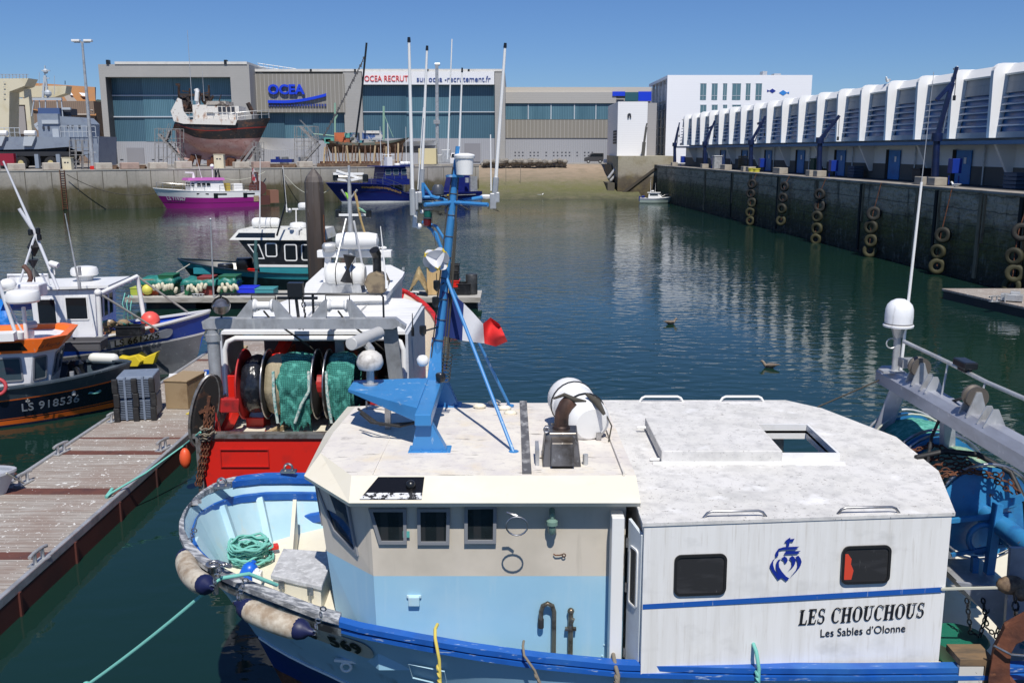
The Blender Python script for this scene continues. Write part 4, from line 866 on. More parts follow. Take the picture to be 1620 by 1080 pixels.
# windows on the near side, chamfer and front
wgm = mat('wheelhouse_glass', (.012,.016,.018), .04, spec=.55, layers=[dict(k='wave', dir='X', s=(1.6,1,1), lo=.55, hi=.75, c=(.03,.032,.034)), dict(s=3, lo=.5, hi=.8, c=(.02,.03,.035))])
M1 = frame3(Vector((-1.5,9.425,2.75)),(1,0,0),(0,0,1))
X_ = lambda u,v: (W(u,v,9.425).x+1.5, W(u,v,9.425).z-2.75)
wd = window(M1,[X_(583,803),X_(643,803),X_(644,859),X_(600,859)],mb,frm,wgm,.035,.03)
a = MB(); a.box((-1.15,9.40,3.20),(-1.08,9.405,3.27)); a.build('sticker', mat('teal_sticker',(.1,.4,.36),.6), wd)
window(M1,[X_(660,803),X_(712,803),X_(711,860),X_(661,860)],mb,frm,wgm,.035,.03)
window(M1,[X_(735,798),X_(786,797),X_(785,857),X_(735,857)],mb,frm,wgm,.035,.045)
bl_, br_ = mid[2], mid[1]; tl_, tr_ = top[2], top[1]
M2 = frame3(bl_, (br_-bl_), ((tl_+tr_)/2-(bl_+br_)/2)); window(M2,[(-.10,.80),(.52,.80),(.66,.16),(.20,.30)],mb,frm,wgm,.035,.03)
M3 = frame3(mid[3], (mid[2]-mid[3]), (top[2]-mid[2]))
for i in range(3): window(M3,[(.12+i*.86,.80),(.86+i*.86,.80),(.86+i*.86,.28),(.12+i*.86,.28)],mb,frm,wgm,.035,.03)
# roof with sloping fascia
ro = [Vector((1.32,9.2,3.66)), Vector((W(552,796,9.2).x,9.2,3.66)), G(481,752,3.63), G(515,685,3.60), G(550,643,3.58), Vector((-1.3,13.35,3.58)), Vector((1.32,13.35,3.58))]
RZ_ = lambda y: 3.81-(y-9.62)*.0378
ri = [Vector((1.32,9.62,3.81)), G(556,752,3.81), G(507,716,3.78), G(527,684,3.75), G(562,643,3.71), Vector((-1.2,13.06,3.68)), Vector((1.32,13.06,3.68))]
rl = [p+Vector((0,.03 if p.y<11 else -.03,-.05)) for p in ro]
cc = Vector((.0,11.4,3.765)); a = MB(); n = 7
a.mi = 1; a.add(ri,[(i,i+1,n) if False else (0,) for i in range(0)] ); 
b0 = len(a.v); a.v += ri+[cc]; 
a.v = a.v; 
for i in range(n): a.f.append([b0+(i+1)%n, b0+i, b0+n]); a.m.append(1)
a.mi = 0; a.add(ro+ri, [(i,n+i,n+(i+1)%n,(i+1)%n) for i in range(n-1)]+[(n-1,2*n-1,n,0)])
a.add(rl+ro, [(i,n+i,n+(i+1)%n,(i+1)%n) for i in range(n)]+[tuple(range(n))])
roof = a.build('roof', [cream, roofm], mb)
# recessed black lamp niche in the fascia
d0 = ro[1]-ro[0]
def fas(x, k, d=.006):   # on the near fascia
    return Vector((x, 9.2+.42*k-d, 3.66+.15*k+d))
a = MB(); a.add([fas(-1.57,.12),fas(-.93,.12),fas(-.93,.93),fas(-1.42,.93)],[(0,1,2,3)]); a.build('lamp_niche', mat('niche_black',(.008,.008,.009),.25,layers=[dict(s=(30,6,6),lo=.70,hi=.74,c=(.5,.5,.5),a=.5)]), roof)
a = MB(); a.add([fas(-1.57,.12,.012),fas(-.93,.12,.012),fas(-.93,.34,.012),fas(-1.52,.34,.012)],[(0,1,2,3)]); a.build('niche_ledge', mat('ledge_scuffed',(.02,.02,.022),.6,layers=[dict(s=(14,14,14),lo=.45,hi=.5,c=(.65,.66,.68))]), roof)
a = MB(); a.sphere(fas(-1.06,.6,.02),.055,12); a.build('niche_lamp', blackp, roof, smooth=60)
# roof seam, dark strip, rails
a = MB(); a.bar((.16,9.66,3.805),(.16,13.05,3.69),.10,.05); a.build('roof_strip', mat('roof_strip',(.10,.10,.105),.7,layers=[dict(s=(9,4,9),lo=.5,hi=.7,c=(.36,.36,.36))]), roof)
a = MB(); a.bar((-1.49,9.62,3.815),(-1.49,13.05,3.685),.015,.02); a.bar((1.19,9.6,3.82),(1.19,13.05,3.70),.02,.06); a.build('roof_seam', roofm, roof)
a = MB(); 
for i in range(7): a.box((-.55+.02*(i%3),10.7+i*.22,RZ_(10.7+i*.22)-.01),(.02,10.715+i*.22,RZ_(10.7+i*.22)+.008))
a.build('roof_tread', mat('tread_worn',(.2,.19,.18),.9,layers=[dict(s=(9,3,1),lo=.4,hi=.55,c=(.55,.53,.5))]), roof)
# small wall fittings
a = MB(); a.box((-1.13,9.405,2.50),(-.97,9.43,2.54)); a.box((-1.11,9.38,2.42),(-.99,9.43,2.53)); a.build('socket_box', inbl, mb, bevel=.01)
a = MB(); a.tube([(.31,9.38,2.22),(.31,9.37,2.37),(.33,9.365,2.44),(.38,9.36,2.47),(.43,9.365,2.44),(.45,9.37,2.37),(.45,9.38,1.7)],.026,10); a.build('vent_pipe', mat('old_bronze',(.32,.27,.2),.35,.8,layers=[dict(s=9,lo=.45,hi=.65,c=(.12,.09,.06))]), mb, smooth=50)
a = MB(); a.cyl((.31,9.38,2.18),(.31,9.38,2.28),.032); a.build('hose_end', black, mb, smooth=50)
a = MB(); a.cyl((.63,9.38,1.7),(.63,9.38,2.36),.028); a.sphere((.63,9.38,2.37),.038,10); a.box((.57,9.36,2.15),(.69,9.4,2.18)); a.cyl((.65,9.35,2.30),(.63,9.36,2.24),.024); a.build('tank_vent', MATS['old_bronze'], mb, smooth=50)
a = MB(); a.cyl((.42,9.43,3.5),(.42,9.33,3.46),.03); a.cyl((.42,9.34,3.5),(.42,9.34,3.42),.02); a.lathe((.42,9.34,3.43),(0,0,-1),[(0,.03),(.02,.06),(.06,.062),(.07,.045),(.15,.042),(.17,.02)],12); a.build('wall_lamp', mat('lamp_green_glass',(.16,.26,.22),.2), mb, smooth=50)
a = MB(); pts = [Vector((.05+.1*sin(t*2*pi/16)*1.1, 9.08-.0, 3.46+.1*cos(t*2*pi/16))) for t in range(16)]; a.tube(pts,.009,6,closed=True); a.tube([(-.06,9.1,3.6),(.0,9.12,3.57),(.06,9.1,3.56)],.012,6); a.build('hanging_ring', steel, mb, smooth=50)
a = MB(); a.tube([(.44,9.41,3.01),(.46,9.40,3.0),(.50,9.40,3.0),(.54,9.40,3.01)],.007,6); a.torus((.55,9.40,3.0),(0,1,0),.018,.006,12,5); a.build('wall_hook', rust, mb)
a = MB(); 
for x,z in ((1.0,1.95),(1.05,1.9),(.98,1.82),(1.06,1.85)): a.sphere((x,9.43,z),.014,6)
a.build('rivet', inbl, mb)
# passage between wheelhouse and shelter: white frame and door
a = MB(); a.box((1.03,9.20,1.68),(1.16,9.425,3.5)); a.build('door_post', whitec, mb, bevel=.01)
a = MB(); a.prism([(1.21,9.28,1.7),(1.31,9.02,1.7),(1.31,9.02,3.38),(1.21,9.28,3.46)],(.03,.012,0)); dr = a.build('side_door', mat('door_pale',(.55,.6,.64),.4,layers=[dict(s=3,lo=.5,hi=.8,c=(.45,.48,.52))]), mb)
Md = frame3(Vector((1.21,9.28,1.7)),(.1,-.26,0),(0,0,1)); window(Md, rrect(.05,.85,.23,1.5,.04), dr, whitec, glass, .02,.015)
a = MB()
for z in (1.95,2.7,3.2): a.cyl((1.20,9.27,z-.05),(1.20,9.27,z+.05),.015,n=6)
a.build('hinge', steel, dr)
# shelter deck (aft house)
sx0, sx1 = 1.33, 4.52
base = [Vector(p) for p in ((sx0,8.93,1.9),(sx1,9.18,1.9),(sx1+.1,13.6,1.9),(sx0,13.75,1.9))]
nearT = [Vector((sx0,8.98,3.50)), Vector((sx1+.03,9.26,3.50))]
rf = [nearT[0], nearT[1], Vector((4.98,10.55,3.5)), Vector((5.02,11.9,3.5)), Vector((4.5,13.3,3.5)), Vector((4.1,13.72,3.5)), Vector((sx0,13.75,3.5))]
sh = MB(); sh.mi = 0
sh.add([base[0],base[1],nearT[1],nearT[0]],[(0,1,2,3)])
sh.add([base[0],nearT[0],rf[6],base[3]],[(0,1,2,3)])
sh.add([base[3],rf[6],rf[5],Vector((4.1,13.72,1.9))],[(0,1,2,3)])
sh.build('shelter_wall', sside, mb)
a = MB(); a.mi = 0
# roof slab with a hatch opening: build around the hole
hx0, hx1, hy0, hy1 = 3.17, 3.93, 10.98, 12.18
Z = 3.5
def poly_prism(pts, z0, z1, mbd): mbd.prism([(p[0],p[1],z0) for p in pts], (0,0,z1-z0))
poly_prism([(sx0-.02,8.965),(hx0,9.13),(hx0,13.76),(sx0-.02,13.76)], Z, Z+.035, a)
poly_prism([(hx0,9.13),(hx1,9.195),(hx1,hy0),(hx0,hy0)], Z, Z+.035, a); poly_prism([(hx0,hy1),(hx1,hy1),(hx1,13.76),(hx0,13.76)], Z, Z+.035, a)
poly_prism([(hx1,9.195),(4.58,9.25),(4.98,10.55),(5.02,11.9),(4.5,13.3),(4.1,13.76),(hx1,13.76)], Z, Z+.035, a)
sr = a.build('shelter_roof', sroof, mb)
a = MB(); h0 = 3.62
for lo_, hi_ in (((hx0,hy0-.03,Z+.03),(hx1+.03,hy0,h0)),((hx0,hy1,3.42),(hx1+.03,hy1+.03,h0)),((hx1,hy0,3.42),(hx1+.03,hy1,h0)),((hx0-.01,hy0,3.2),(hx0,hy1,3.5))): a.box(lo_,hi_)
a.build('hatch_coaming', whitec, sr)
a = MB(); a.box((1.78,10.80,Z+.06),(3.22,12.24,Z+.20)); a.build('sliding_hatch', sroof, sr, bevel=.012)
a = MB(); a.box((1.68,10.78,Z+.035),(3.97,10.80,Z+.07)); a.box((1.68,12.24,Z+.035),(3.97,12.26,Z+.07)); a.cyl((1.66,12.1,Z+.1),(1.78,12.1,Z+.1),.02); a.cyl((1.66,10.9,Z+.06),(1.78,10.9,Z+.06),.02); a.build('hatch_rail', whitec, sr)
a = MB(); a.box((1.4,9.3,2.7),(4.4,13.4,2.72)); a.box((3.35,11.8,2.72),(3.6,12.1,3.3)); a.build('hatch_shade_sheet', mat('interior_shade',(.008,.022,.022),.7), mb)  # near-black sheet below the hatch paints the shade of the shelter interior
def grab(p0, p1, h, parent, m=steel, r=.014):
    p0 = Vector(p0); p1 = Vector(p1); d = p1-p0; a = MB()
    a.tube([p0, p0+d*.06+Vector((0,0,h*.75)), p0+d*.13+Vector((0,0,h)), p0+d*.87+Vector((0,0,h)), p0+d*.94+Vector((0,0,h*.75)), p1], r, 8); return a.build('grab_rail', m, parent, smooth=60)
for x0,x1,y in ((1.95,2.6,9.12),(3.35,4.0,9.22)): grab((x0,y,Z+.03),(x1,y+.03,Z+.03),.07,sr)
for x0,x1 in ((1.9,2.55),(3.1,3.75)): grab((x0,13.68,Z+.03),(x1,13.68,Z+.03),.08,sr,whitec,.018)
# side of shelter: windows, stripe, emblem, name
A_ = base[0]; B_ = base[1]; ex = (B_-A_).normalized(); up = (nearT[0]-A_).normalized()
MS = frame3(A_, ex, up); Ls = (B_-A_).length
def sp(px_, py_):   # pixel -> panel coordinates (metres along and up)
    r = Vector(_ray(px_, py_)); o = Vector((0,0,CAMZ)); nn = ex.cross(up); k = (A_-o).dot(nn)/r.dot(nn); q = o+r*k-A_
    return q.dot(ex), q.dot(up)
wbl = mat('port_glass', (.03,.03,.032), .12, layers=[dict(s=(2,2,8), lo=.5, hi=.8, c=(.06,.06,.065)), dict(s=(30,1,3), lo=.68, hi=.74, c=(.3,.3,.3), a=.6)])
for (u0,v0,u1,v1) in ((1066,876,1149,941),(1331,863,1408,923)):
    c0 = sp((u0+u1)/2,(v0+v1)/2); c1 = sp(u0,(v0+v1)/2); c2 = sp((u0+u1)/2,v0); hw_ = abs(c0[0]-c1[0]); hh_ = abs(c2[1]-c0[1])
    wd = window(MS, rrect(c0[0]-hw_,c0[1]-hh_,c0[0]+hw_,c0[1]+hh_,.07,5), mb, frb, wbl, .028, .02)
    if u0 > 1200:
        a = MB(); a.add([MS@Vector((c0[0]-hw_+.03+x*.09,c0[1]-hh_+.05+y*.28,.0095)) for x,y in ((0,0),(.9,0),(1.1,.35),(.75,.6),(.8,.8),(.35,1.0),(0,1))],[tuple(range(7))]); a.build('red_item_behind_glass', mat('orange_item',(.6,.06,.03),.5), wd)
p0 = sp(996,960); p1 = sp(1490,933)
a = MB(); w_ = .028; a.add([MS@Vector(q) for q in ((max(p0[0],.005),p0[1]-w_,.003),(min(p1[0],Ls),p1[1]-w_,.003),(min(p1[0],Ls),p1[1]+w_,.003),(max(p0[0],.005),p0[1]+w_,.003))],[(0,1,2,3)]); a.build('blue_stripe', mat('stripe_blue',(.012,.09,.38),.4,layers=[dict(s=(40,40,3),lo=.64,hi=.7,c=(.5,.55,.6),a=.5)]), mb)
blk = MATS['black_lettering']
# serif capitals for the name, built from strokes
def serif_text(s_, Mx, x0, h, m, parent, total):
    # glyph strokes: polygons in unit box (w,h)
    T = .26; t = .07   # thick, thin
    def arc(cx, cy, rx, ry, a0, a1, w0, w1, n=14):
        o=[]; i_=[]
        for k in range(n+1):
            f=k/n; a_=radians(a0+(a1-a0)*f); ww=w0+(w1-w0)*abs(cos(a_))**1.5 if True else w0
            o.append((cx+rx*cos(a_), cy+ry*sin(a_))); i_.append((cx+(rx-ww)*cos(a_), cy+(ry-min(ww,w0*1.2))*sin(a_)))
        return [(o[k],o[k+1],i_[k+1],i_[k]) for k in range(n)]
    R_ = lambda x0,y0,x1,y1: [((x0,y0),(x1,y0),(x1,y1),(x0,y1))]
    ser = lambda x,y: R_(x-.22,y-.03,x+.22,y+.04)
    G_ = {}
    G_['L']=(.75,R_(.1,0,.34,1)+ser(.22,.97)+R_(.0,-.03,.72,.06)+[((.72,-.03),(.76,.3),(.68,.3),(.6,.06))])
    G_['E']=(.78,R_(.1,0,.34,1)+R_(.0,-.03,.72,.06)+R_(0,.94,.70,1.03)+R_(.3,.47,.56,.55)+R_(.53,.36,.59,.66)+[((.72,-.03),(.77,.28),(.69,.28),(.62,.06)),((.70,1.03),(.72,.76),(.65,.76),(.6,.94))])
    G_['H']=(.98,R_(.1,0,.34,1)+R_(.64,0,.88,1)+ser(.22,.97)+ser(.22,-.01)+ser(.76,.97)+ser(.76,-.01)+R_(.34,.46,.64,.54))
    G_['O']=(.92,arc(.46,.5,.45,.53,0,360,.07,.25,36))
    G_['C']=(.84,arc(.46,.5,.45,.53,48,312,.07,.25,28)+[((.72,.70),(.80,.66),(.82,1.0),(.76,.98))])
    G_['U']=(.94,R_(.1,.3,.34,1)+ser(.22,.97)+R_(.70,.3,.78,1)+ser(.74,.97)+arc(.44,.3,.34,.33,180,360,.08,.2,16))
    G_['S']=(.72,arc(.36,.745,.30,.285,35,270,.08,.17,16)+arc(.36,.27,.33,.30,-145,90,.08,.17,16)+[((.57,.72),(.64,.70),(.63,1.02),(.58,.98)),((.05,0),(.1,.0),(.13,.3),(.06,.32))])
    G_[' ']=(.42,[])
    W_=sum(G_[c][0]+.08 for c in s_); k=total/W_; x=x0
    a=MB()
    for c in s_:
        w0,ps=G_[c]
        for p in ps:
            n_=len(p); q=[(x+px_*k, py_*h) for px_,py_ in p]
            ar=sum(q[i][0]*q[(i+1)%n_][1]-q[(i+1)%n_][0]*q[i][1] for i in range(n_))
            if ar<0: q=q[::-1]
            a.add([Mx@Vector((u_+v_*.10,v_,.004)) for u_,v_ in q],[tuple(range(n_))])
        x+=(w0+.08)*k
    return a.build('lettering', m, parent)
n0 = sp(1263,988); n1 = sp(1465,976); th = math.atan2(n1[1]-n0[1], n1[0]-n0[0]); hh = abs(sp(1270,965)[1]-sp(1270,988)[1])
MT = MS @ Matrix.Translation((n0[0],n0[1],0)) @ Matrix.Rotation(th,4,'Z')
serif_text('LES CHOUCHOUS', MT, 0, hh, blk, mb, n1[0]-n0[0]-.02)
c0 = sp(1365,998); MT = MS @ Matrix.Translation((c0[0],c0[1],.004)) @ Matrix.Rotation(th,4,'Z')
o = text('Les Sables d\u2019Olonne', .125, MT, blk, mb, 'lettering', ext=.001)
xs = [(MT.inverted() @ (v.co+_org(mb))).x for v in o.data.vertices]; kx = (sp(1432,995)[0]-sp(1298,1001)[0])/(max(xs)-min(xs))
for v in o.data.vertices:
    q = MT.inverted() @ (v.co+_org(mb)); q.x *= kx; v.co = (MT @ q)-_org(mb)
# vendee style heart emblem traced from the side wall
E0 = (1200,830); es = 1/10.8
def ep(x, y): return sp(E0[0]+x*es, E0[1]+y*es)
shapes = [
 [(435,300),(470,262),(500,240),(540,212),(540,245),(615,235),(585,290),(530,288),(520,370),(475,370),(477,300)],
 [(285,560),(285,480),(340,405),(430,378),(695,370),(630,418),(420,425),(345,440),(335,530)],
 [(430,500),(465,450),(718,445),(660,495),(440,506)],
 [(285,565),(240,605),(200,670),(190,720),(230,800),(330,942),(385,905),(400,905),(470,962),(525,912),(470,880),(400,800),(350,720),(345,640),(380,580),(330,600),(300,650),(295,730),(330,845),(270,760),(248,680),(250,620)],
 [(380,578),(440,535),(480,560),(498,600),(485,635),(448,662),(430,610)],
 [(520,570),(572,527),(610,550),(635,600),(620,670),(580,720),(485,805),(540,745),(568,680),(562,620)],
 [(625,555),(675,522),(715,570),(735,630),(715,700),(660,770),(520,915),(640,770),(668,690),(662,620)],
]
from mathutils.geometry import tessellate_polygon
a = MB()
for s_ in shapes:
    q = [ep(x,y) for x,y in s_]; vs = [MS@Vector((u,v,.004)) for u,v in q]; tr = tessellate_polygon([[Vector((u,v,0)) for u,v in q]])
    fs = []
    for t_ in tr:
        i,j,k_ = t_; ar = (q[j][0]-q[i][0])*(q[k_][1]-q[i][1])-(q[k_][0]-q[i][0])*(q[j][1]-q[i][1])
        fs.append((i,j,k_) if ar > 0 else (k_,j,i))
    a.add(vs, fs)
a.build('heart_emblem', mat('emblem_blue',(.008,.025,.25),.4), mb)
# ------------------------------------------------------------------ mast and roof gear of the foreground trawler
ms = None
def box_leg(y, nm='mast_leg'):
    a = MB(); Z0 = RZ_(y)-.01; a.add([(-1.17,y,Z0),(-.74,y,Z0),(-.93,y,4.12),(-1.1,y,4.12),(-1.17,y+.16,Z0),(-.74,y+.16,Z0),(-.93,y+.16,4.12),(-1.1,y+.16,4.12)],[(0,1,2,3),(5,4,7,6),(0,4,5,1),(1,5,6,2),(2,6,7,3),(3,7,4,0)])
    a.box((-1.2,y-.05,Z0),(-.71,y+.22,Z0+.03)); 
    for x in (-1.17,-1.05,-.93,-.81,-.74): a.cyl((x,y-.03,Z0+.02),(x,y-.03,Z0+.05),.014,n=6)
    return a.build(nm, skyb, mb, bevel=.006)
box_leg(10.5); box_leg(12.8)
a = MB(); a.box((-1.11,10.40,4.12),(-.92,13.0,4.26)); a.build('mast_beam', skyb, mb, bevel=.012)
a = MB(); a.add([(-1.10,10.62,4.10),(-1.10,12.1,4.10),(-2.05,11.95,4.24),(-2.05,11.5,4.24),(-1.10,10.62,4.28),(-1.10,12.1,4.28),(-2.05,11.95,4.28),(-2.05,11.5,4.28)],[(0,1,2,3),(7,6,5,4),(0,4,5,1),(1,5,6,2),(2,6,7,3),(3,7,4,0)]); a.build('radar_platform', skyb, mb, bevel=.006)
a = MB(); a.box((-1.60,11.5,3.68),(-1.53,11.6,4.14)); a.build('platform_post', steel, mb)
a = MB(); a.tube([(-1.85,11.2,4.05),(-1.7,11.05,3.98),(-1.35,10.95,3.96),(-1.12,10.95,4.02)],.02,8); a.tube([(-1.9,11.3,4.08),(-1.6,11.1,3.93),(-1.2,11.1,3.96)],.014,6); a.build('cable_loop', black, mb, smooth=50)
pB = Vector((-1.02,12.2,4.2)); pT = Vector((-.70,12.2,7.08))
def MP(z): return pB.lerp(pT, (z-4.2)/2.88)
a = MB(); a.tube([MP(4.2), MP(5.3), MP(6.0), MP(6.6), MP(7.08)],[.062,.058,.052,.046,.036],12); a.add([(-1.11,12.05,4.26),(-.92,12.05,4.26),(-.93,12.2,4.8),(-1.05,12.2,4.8),(-1.11,12.4,4.26),(-.92,12.4,4.26)],[(0,1,2,3),(1,5,2),(5,4,3,2),(4,0,3)])
a.build('mast', skyb, mb, smooth=40)
a = MB(); a.lathe(MP(6.86),(0,0,1),[(0,.04),(.01,.12),(.03,.12),(.04,.04)],14); a.cyl(MP(6.95),MP(7.25),.03,n=8); a.build('mast_plate', skyb, mb, smooth=40)
def WL(u, v, Y=12.2): return W(u, v, Y)
C_ = MP(6.55)
arms = [((672,324),11.9),((682,311),12.5),((772,311),12.5),((772,324),11.9)]
a = MB()
for (u,v),Y in arms: a.tube([C_, WL(u,v,Y)], .026, 8)
a.build('crosstree', skyb, mb, smooth=40)
a = MB(); a.tube([WL(668,312,12.5),WL(668,289,12.5)],.035,8); a.tube([WL(669,290,12.5),WL(683,311,12.5)],.02,8); a.tube([WL(666,312,12.5),WL(696,312,12.5)],.022,8); a.build('antenna_bracket', skyb, mb, smooth=40)
a = MB(); a.tube([MP(5.75),WL(690,370),WL(668,350)],.022,8); a.tube([MP(6.0),WL(690,358),WL(672,352)],.02,8); a.tube([MP(5.85),WL(684,366)],.018,8); a.build('lamp_bracket', skyb, mb, smooth=40)
for nm,(u,v),m_ in (('starboard_lamp',(677,338),mat('lamp_green',(.01,.10,.08),.15)),('port_lamp',(676,352),mat('lamp_red',(.09,.008,.01),.15))):
    a = MB(); c = WL(u,v); a.lathe(c-Vector((0,0,.05)),(0,0,1),[(0,.045),(.01,.055),(.09,.055),(.1,.045)],12); o = a.build(nm, m_, mb, smooth=40)
a = MB()
for v in (332,345,358): a.lathe(WL(676.5,v)-Vector((0,0,.008)),(0,0,1),[(0,.05),(.004,.062),(.015,.062),(.018,.05)],12)
a.lathe(WL(693,300,12.2)-Vector((0,0,.08)),(0,0,1),[(0,.03),(.02,.07),(.1,.075),(.14,.05)],12); a.build('lamp_cap', mat('lamp_housing',(.06,.07,.09),.4), mb, smooth=40)
a = MB()
for v0,v1,u in ((345,360,656),): a.cyl(WL(u,v1),WL(u+1,v0-10),.03)
a.sphere(WL(663,358),.04,8); a.sphere(WL(668,335),.03,8); a.build('gps_antenna', whitec, mb, smooth=40)
# whip antennas
for (u0,v0,u1,v1,r,Y) in ((653,325,647,66,.022,11.9),(667,292,675.5,79,.019,12.5),(661,300,670,170,.007,12.4),(708,252,715,62,.010,12.2),(726,252,731,114,.013,12.2),(783,306,799,75,.022,12.2),(777,302,776,213,.010,12.4)):
    a = MB(); p, q = WL(u0,v0,Y), WL(u1,v1,Y); a.tube([p,p.lerp(q,.3),q],[r,r,r*.75],8); o = a.build('whip_antenna', whitec, mb, smooth=40)
    if r > .012: b = MB(); b.cyl(q-(q-p)*.004,q+(q-p).normalized()*.05,r*1.0,r*.8,8); b.build('tip', blackp, o, smooth=40)
    if r > .018: b = MB(); b.cyl(p-(q-p).normalized()*.12,p+(q-p).normalized()*.2,r*1.7,n=8); b.build('clamp', galv, o, smooth=40)
a = MB(); a.lathe(WL(735,277,12.1),(0,0,1),[(0,.02),(.005,.105),(.2,.115),(.21,.13),(.24,.135),(.255,.12),(.27,.05)],18); a.build('antenna_drum', whitec, mb, smooth=35)
a = MB(); a.lathe(WL(769,314,12.5),(0,0,1),[(0,.08),(.03,.09),(.05,.05)],12); a.build('antenna_puck', whitec, mb, smooth=35)
a = MB(); a.cbox(WL(657,318,11.95),(.07,.06,.22)); a.cbox(WL(662,312,12.1),(.09,.06,.14)); a.cbox(WL(780,318,12.2),(.08,.07,.2)); a.cbox(WL(786,312,12.2),(.07,.06,.13)); a.build('cable_box', galv, mb, bevel=.01)
rnd = random.Random(4); a = MB()
for k in range(14):
    c = WL(rnd.choice((660,690,705,780,784,735)), rnd.uniform(305,335)); pts = [c+Vector((.10*sin(t*1.3)*rnd.uniform(.6,1.1),.03*t-.05,-.05-.06*sin(t*1.6)*rnd.random())) for t in range(5)]; a.tube(pts,.005,5)
a.tube([MP(6.5)+Vector((.06,-.06,0)),MP(5.6)+Vector((.10,-.08,0)),MP(4.9)+Vector((.12,-.1,0)),MP(4.4)+Vector((.14,-.12,0))],.012,6); a.tube([MP(6.3)+Vector((.08,-.03,0)),MP(5.2)+Vector((.12,-.02,0)),MP(4.5)+Vector((.15,-.0,0))],.009,6)
for k in range(7): a.torus(MP(4.28+k*.05)+Vector((.14,-.12,0)),(0,1,.2+.1*k),.06,.006,12,4)
for k in range(9): z_ = 4.5+k*.27; a.torus(MP(z_),(.11,0,1),.07-.003*k,.006,14,4)
for dx_0 in (-.06,.07): a.tube([MP(7.0)+Vector((dx_0*.6,-.04,0)),MP(6.2)+Vector((dx_0,-.05,0)),MP(5.3)+Vector((dx_0*1.1,-.06,0)),MP(4.3)+Vector((dx_0*1.3,-.07,0))],.008,5)
a.build('cable', roped, mb, smooth=50)
# radar reflector built of crossed plates
c = WL(690,411,12.0); a = MB(); b = MB(); R0 = .17; Mr = Matrix.Rotation(radians(28),3,'Y') @ Matrix.Rotation(radians(30),3,'Z') @ Matrix.Rotation(radians(25),3,'X')
for ax in range(3):
    e1 = Vector((1,0,0)) if ax != 0 else Vector((0,1,0)); e2 = Vector((0,0,1)) if ax != 2 else Vector((0,1,0)); n_ = e1.cross(e2)
    ring_ = [c+Mr@(e1*R0*cos(2*pi*i/28)+e2*R0*sin(2*pi*i/28)-n_*.003) for i in range(28)]; a.prism(ring_, Mr@(n_*.006))
    for s_ in (0,7,14,21): b.tube([c+Mr@((e1*cos(2*pi*(s_+k-1.2)/28)+e2*sin(2*pi*(s_+k-1.2)/28))*R0*1.005) for k in range(3)],.008,5)
o = a.build('radar_reflector', mat('reflector_plate',(.62,.63,.66),.4), mb); b.build('edging', mat('edging_yellow',(.6,.45,.03),.5), o)
a = MB(); a.tube([c+Vector((0,0,.17)), C_+Vector((-.28,-.1,0))],.005,5); a.tube([c-Vector((0,0,.17)), WL(694,520)],.005,5); a.build('halyard', roped, mb)
# stays
for f in (Vector((.02,10.5,3.775)), Vector((-.03,12.8,3.70))):
    a = MB(); a.cyl(MP(5.62), f, .022, n=8); a.cyl(f+Vector((0,0,-.0)), f+Vector((0,0,.02)), .06, n=10); a.build('mast_stay', skyb, mb, smooth=40)
# low mounted lamps on posts left of the mast
for (u,v) in ((691,452),(689,478),(669,523)):
    a = MB(); c = WL(u,v,11.9); a.lathe(c-Vector((0,0,.07)),(0,0,1),[(0,.01),(.03,.04),(.05,.045),(.13,.045),(.14,.03)],10); a.tube([c+Vector((.03,0,0)), Vector((MP(c.z).x,12.2,c.z))],.012,5); a.build('work_lamp', blackp, mb, smooth=40)
a = MB(); a.lathe(W(669,578,12.0),(0,0,1),[(0,.05),(.03,.075),(.09,.08),(.13,.05),(.14,.01)],12); a.build('gps_mushroom', whitec, mb, smooth=50)
a = MB(); a.lathe(W(697,604,11.9),(0,0,1),[(0,.04),(.02,.06),(.1,.065),(.12,.05)],12); a.build('black_horn', blackp, mb, smooth=50)
# radar: pedestal, dome, bar
pz = Vector((-1.8,11.72,4.28)); a = MB(); a.cyl(pz, pz+Vector((0,0,.2)), .05, n=12); a.cyl(pz, pz+Vector((0,0,.02)), .1, n=12); a.build('radar_pedestal', galv, mb, smooth=40)
a = MB(); a.lathe(pz+Vector((0,0,.2)),(0,0,1),[(0,.05),(.01,.14),(.07,.17),(.11,.17),(.18,.15),(.23,.09),(.25,.02)],20); a.build('radar_housing', mat('housing_weathered',(.6,.58,.55),.5,layers=[dict(s=6,lo=.5,hi=.7,c=(.3,.28,.26))]), mb, smooth=50)
z_ = pz.z+.56; e0, e1 = G(541,550,z_), G(612,521,z_); a = MB(); d = (e1-e0).normalized(); c = (e0+e1)/2; a.lathe(c-d*.40,d,[(0,.005),(.004,.075),(.01,.082),(.79,.082),(.796,.075),(.80,.005)],18); a.build('radar_bar', mat('radar_grey',(.5,.5,.49),.45,layers=[dict(s=5,lo=.5,hi=.7,c=(.42,.42,.41))]), mb, smooth=35)
a = MB(); a.cyl(pz+Vector((.02,0,.45)), Vector((c.x,c.y,z_-.06)), .05, n=10); a.build('radar_neck', galv, mb)
# V shaped hook on roof edge (antenna rest) 
a = MB(); a.tube([(-2.0,12.6,3.7),(-2.0,12.6,3.83)],.014,6); a.tube([(-2.0,12.6,3.78),(-1.3,12.45,3.74),(-1.28,12.5,3.82)],.007,5); a.tube([(-2.0,12.6,3.73),(-1.3,12.45,3.71)],.007,5); a.build('roof_hook', steel, mb)
# ropes/cover bits on roof near far stay
a = MB()
for x,y in ((-.45,12.7),(-.25,12.9),(-.1,12.6),(-.02,12.35)): a.sphere((x,y,3.73),.06,8,(1.6,1,.7))
a.build('roof_fitting', cream, mb, smooth=60)
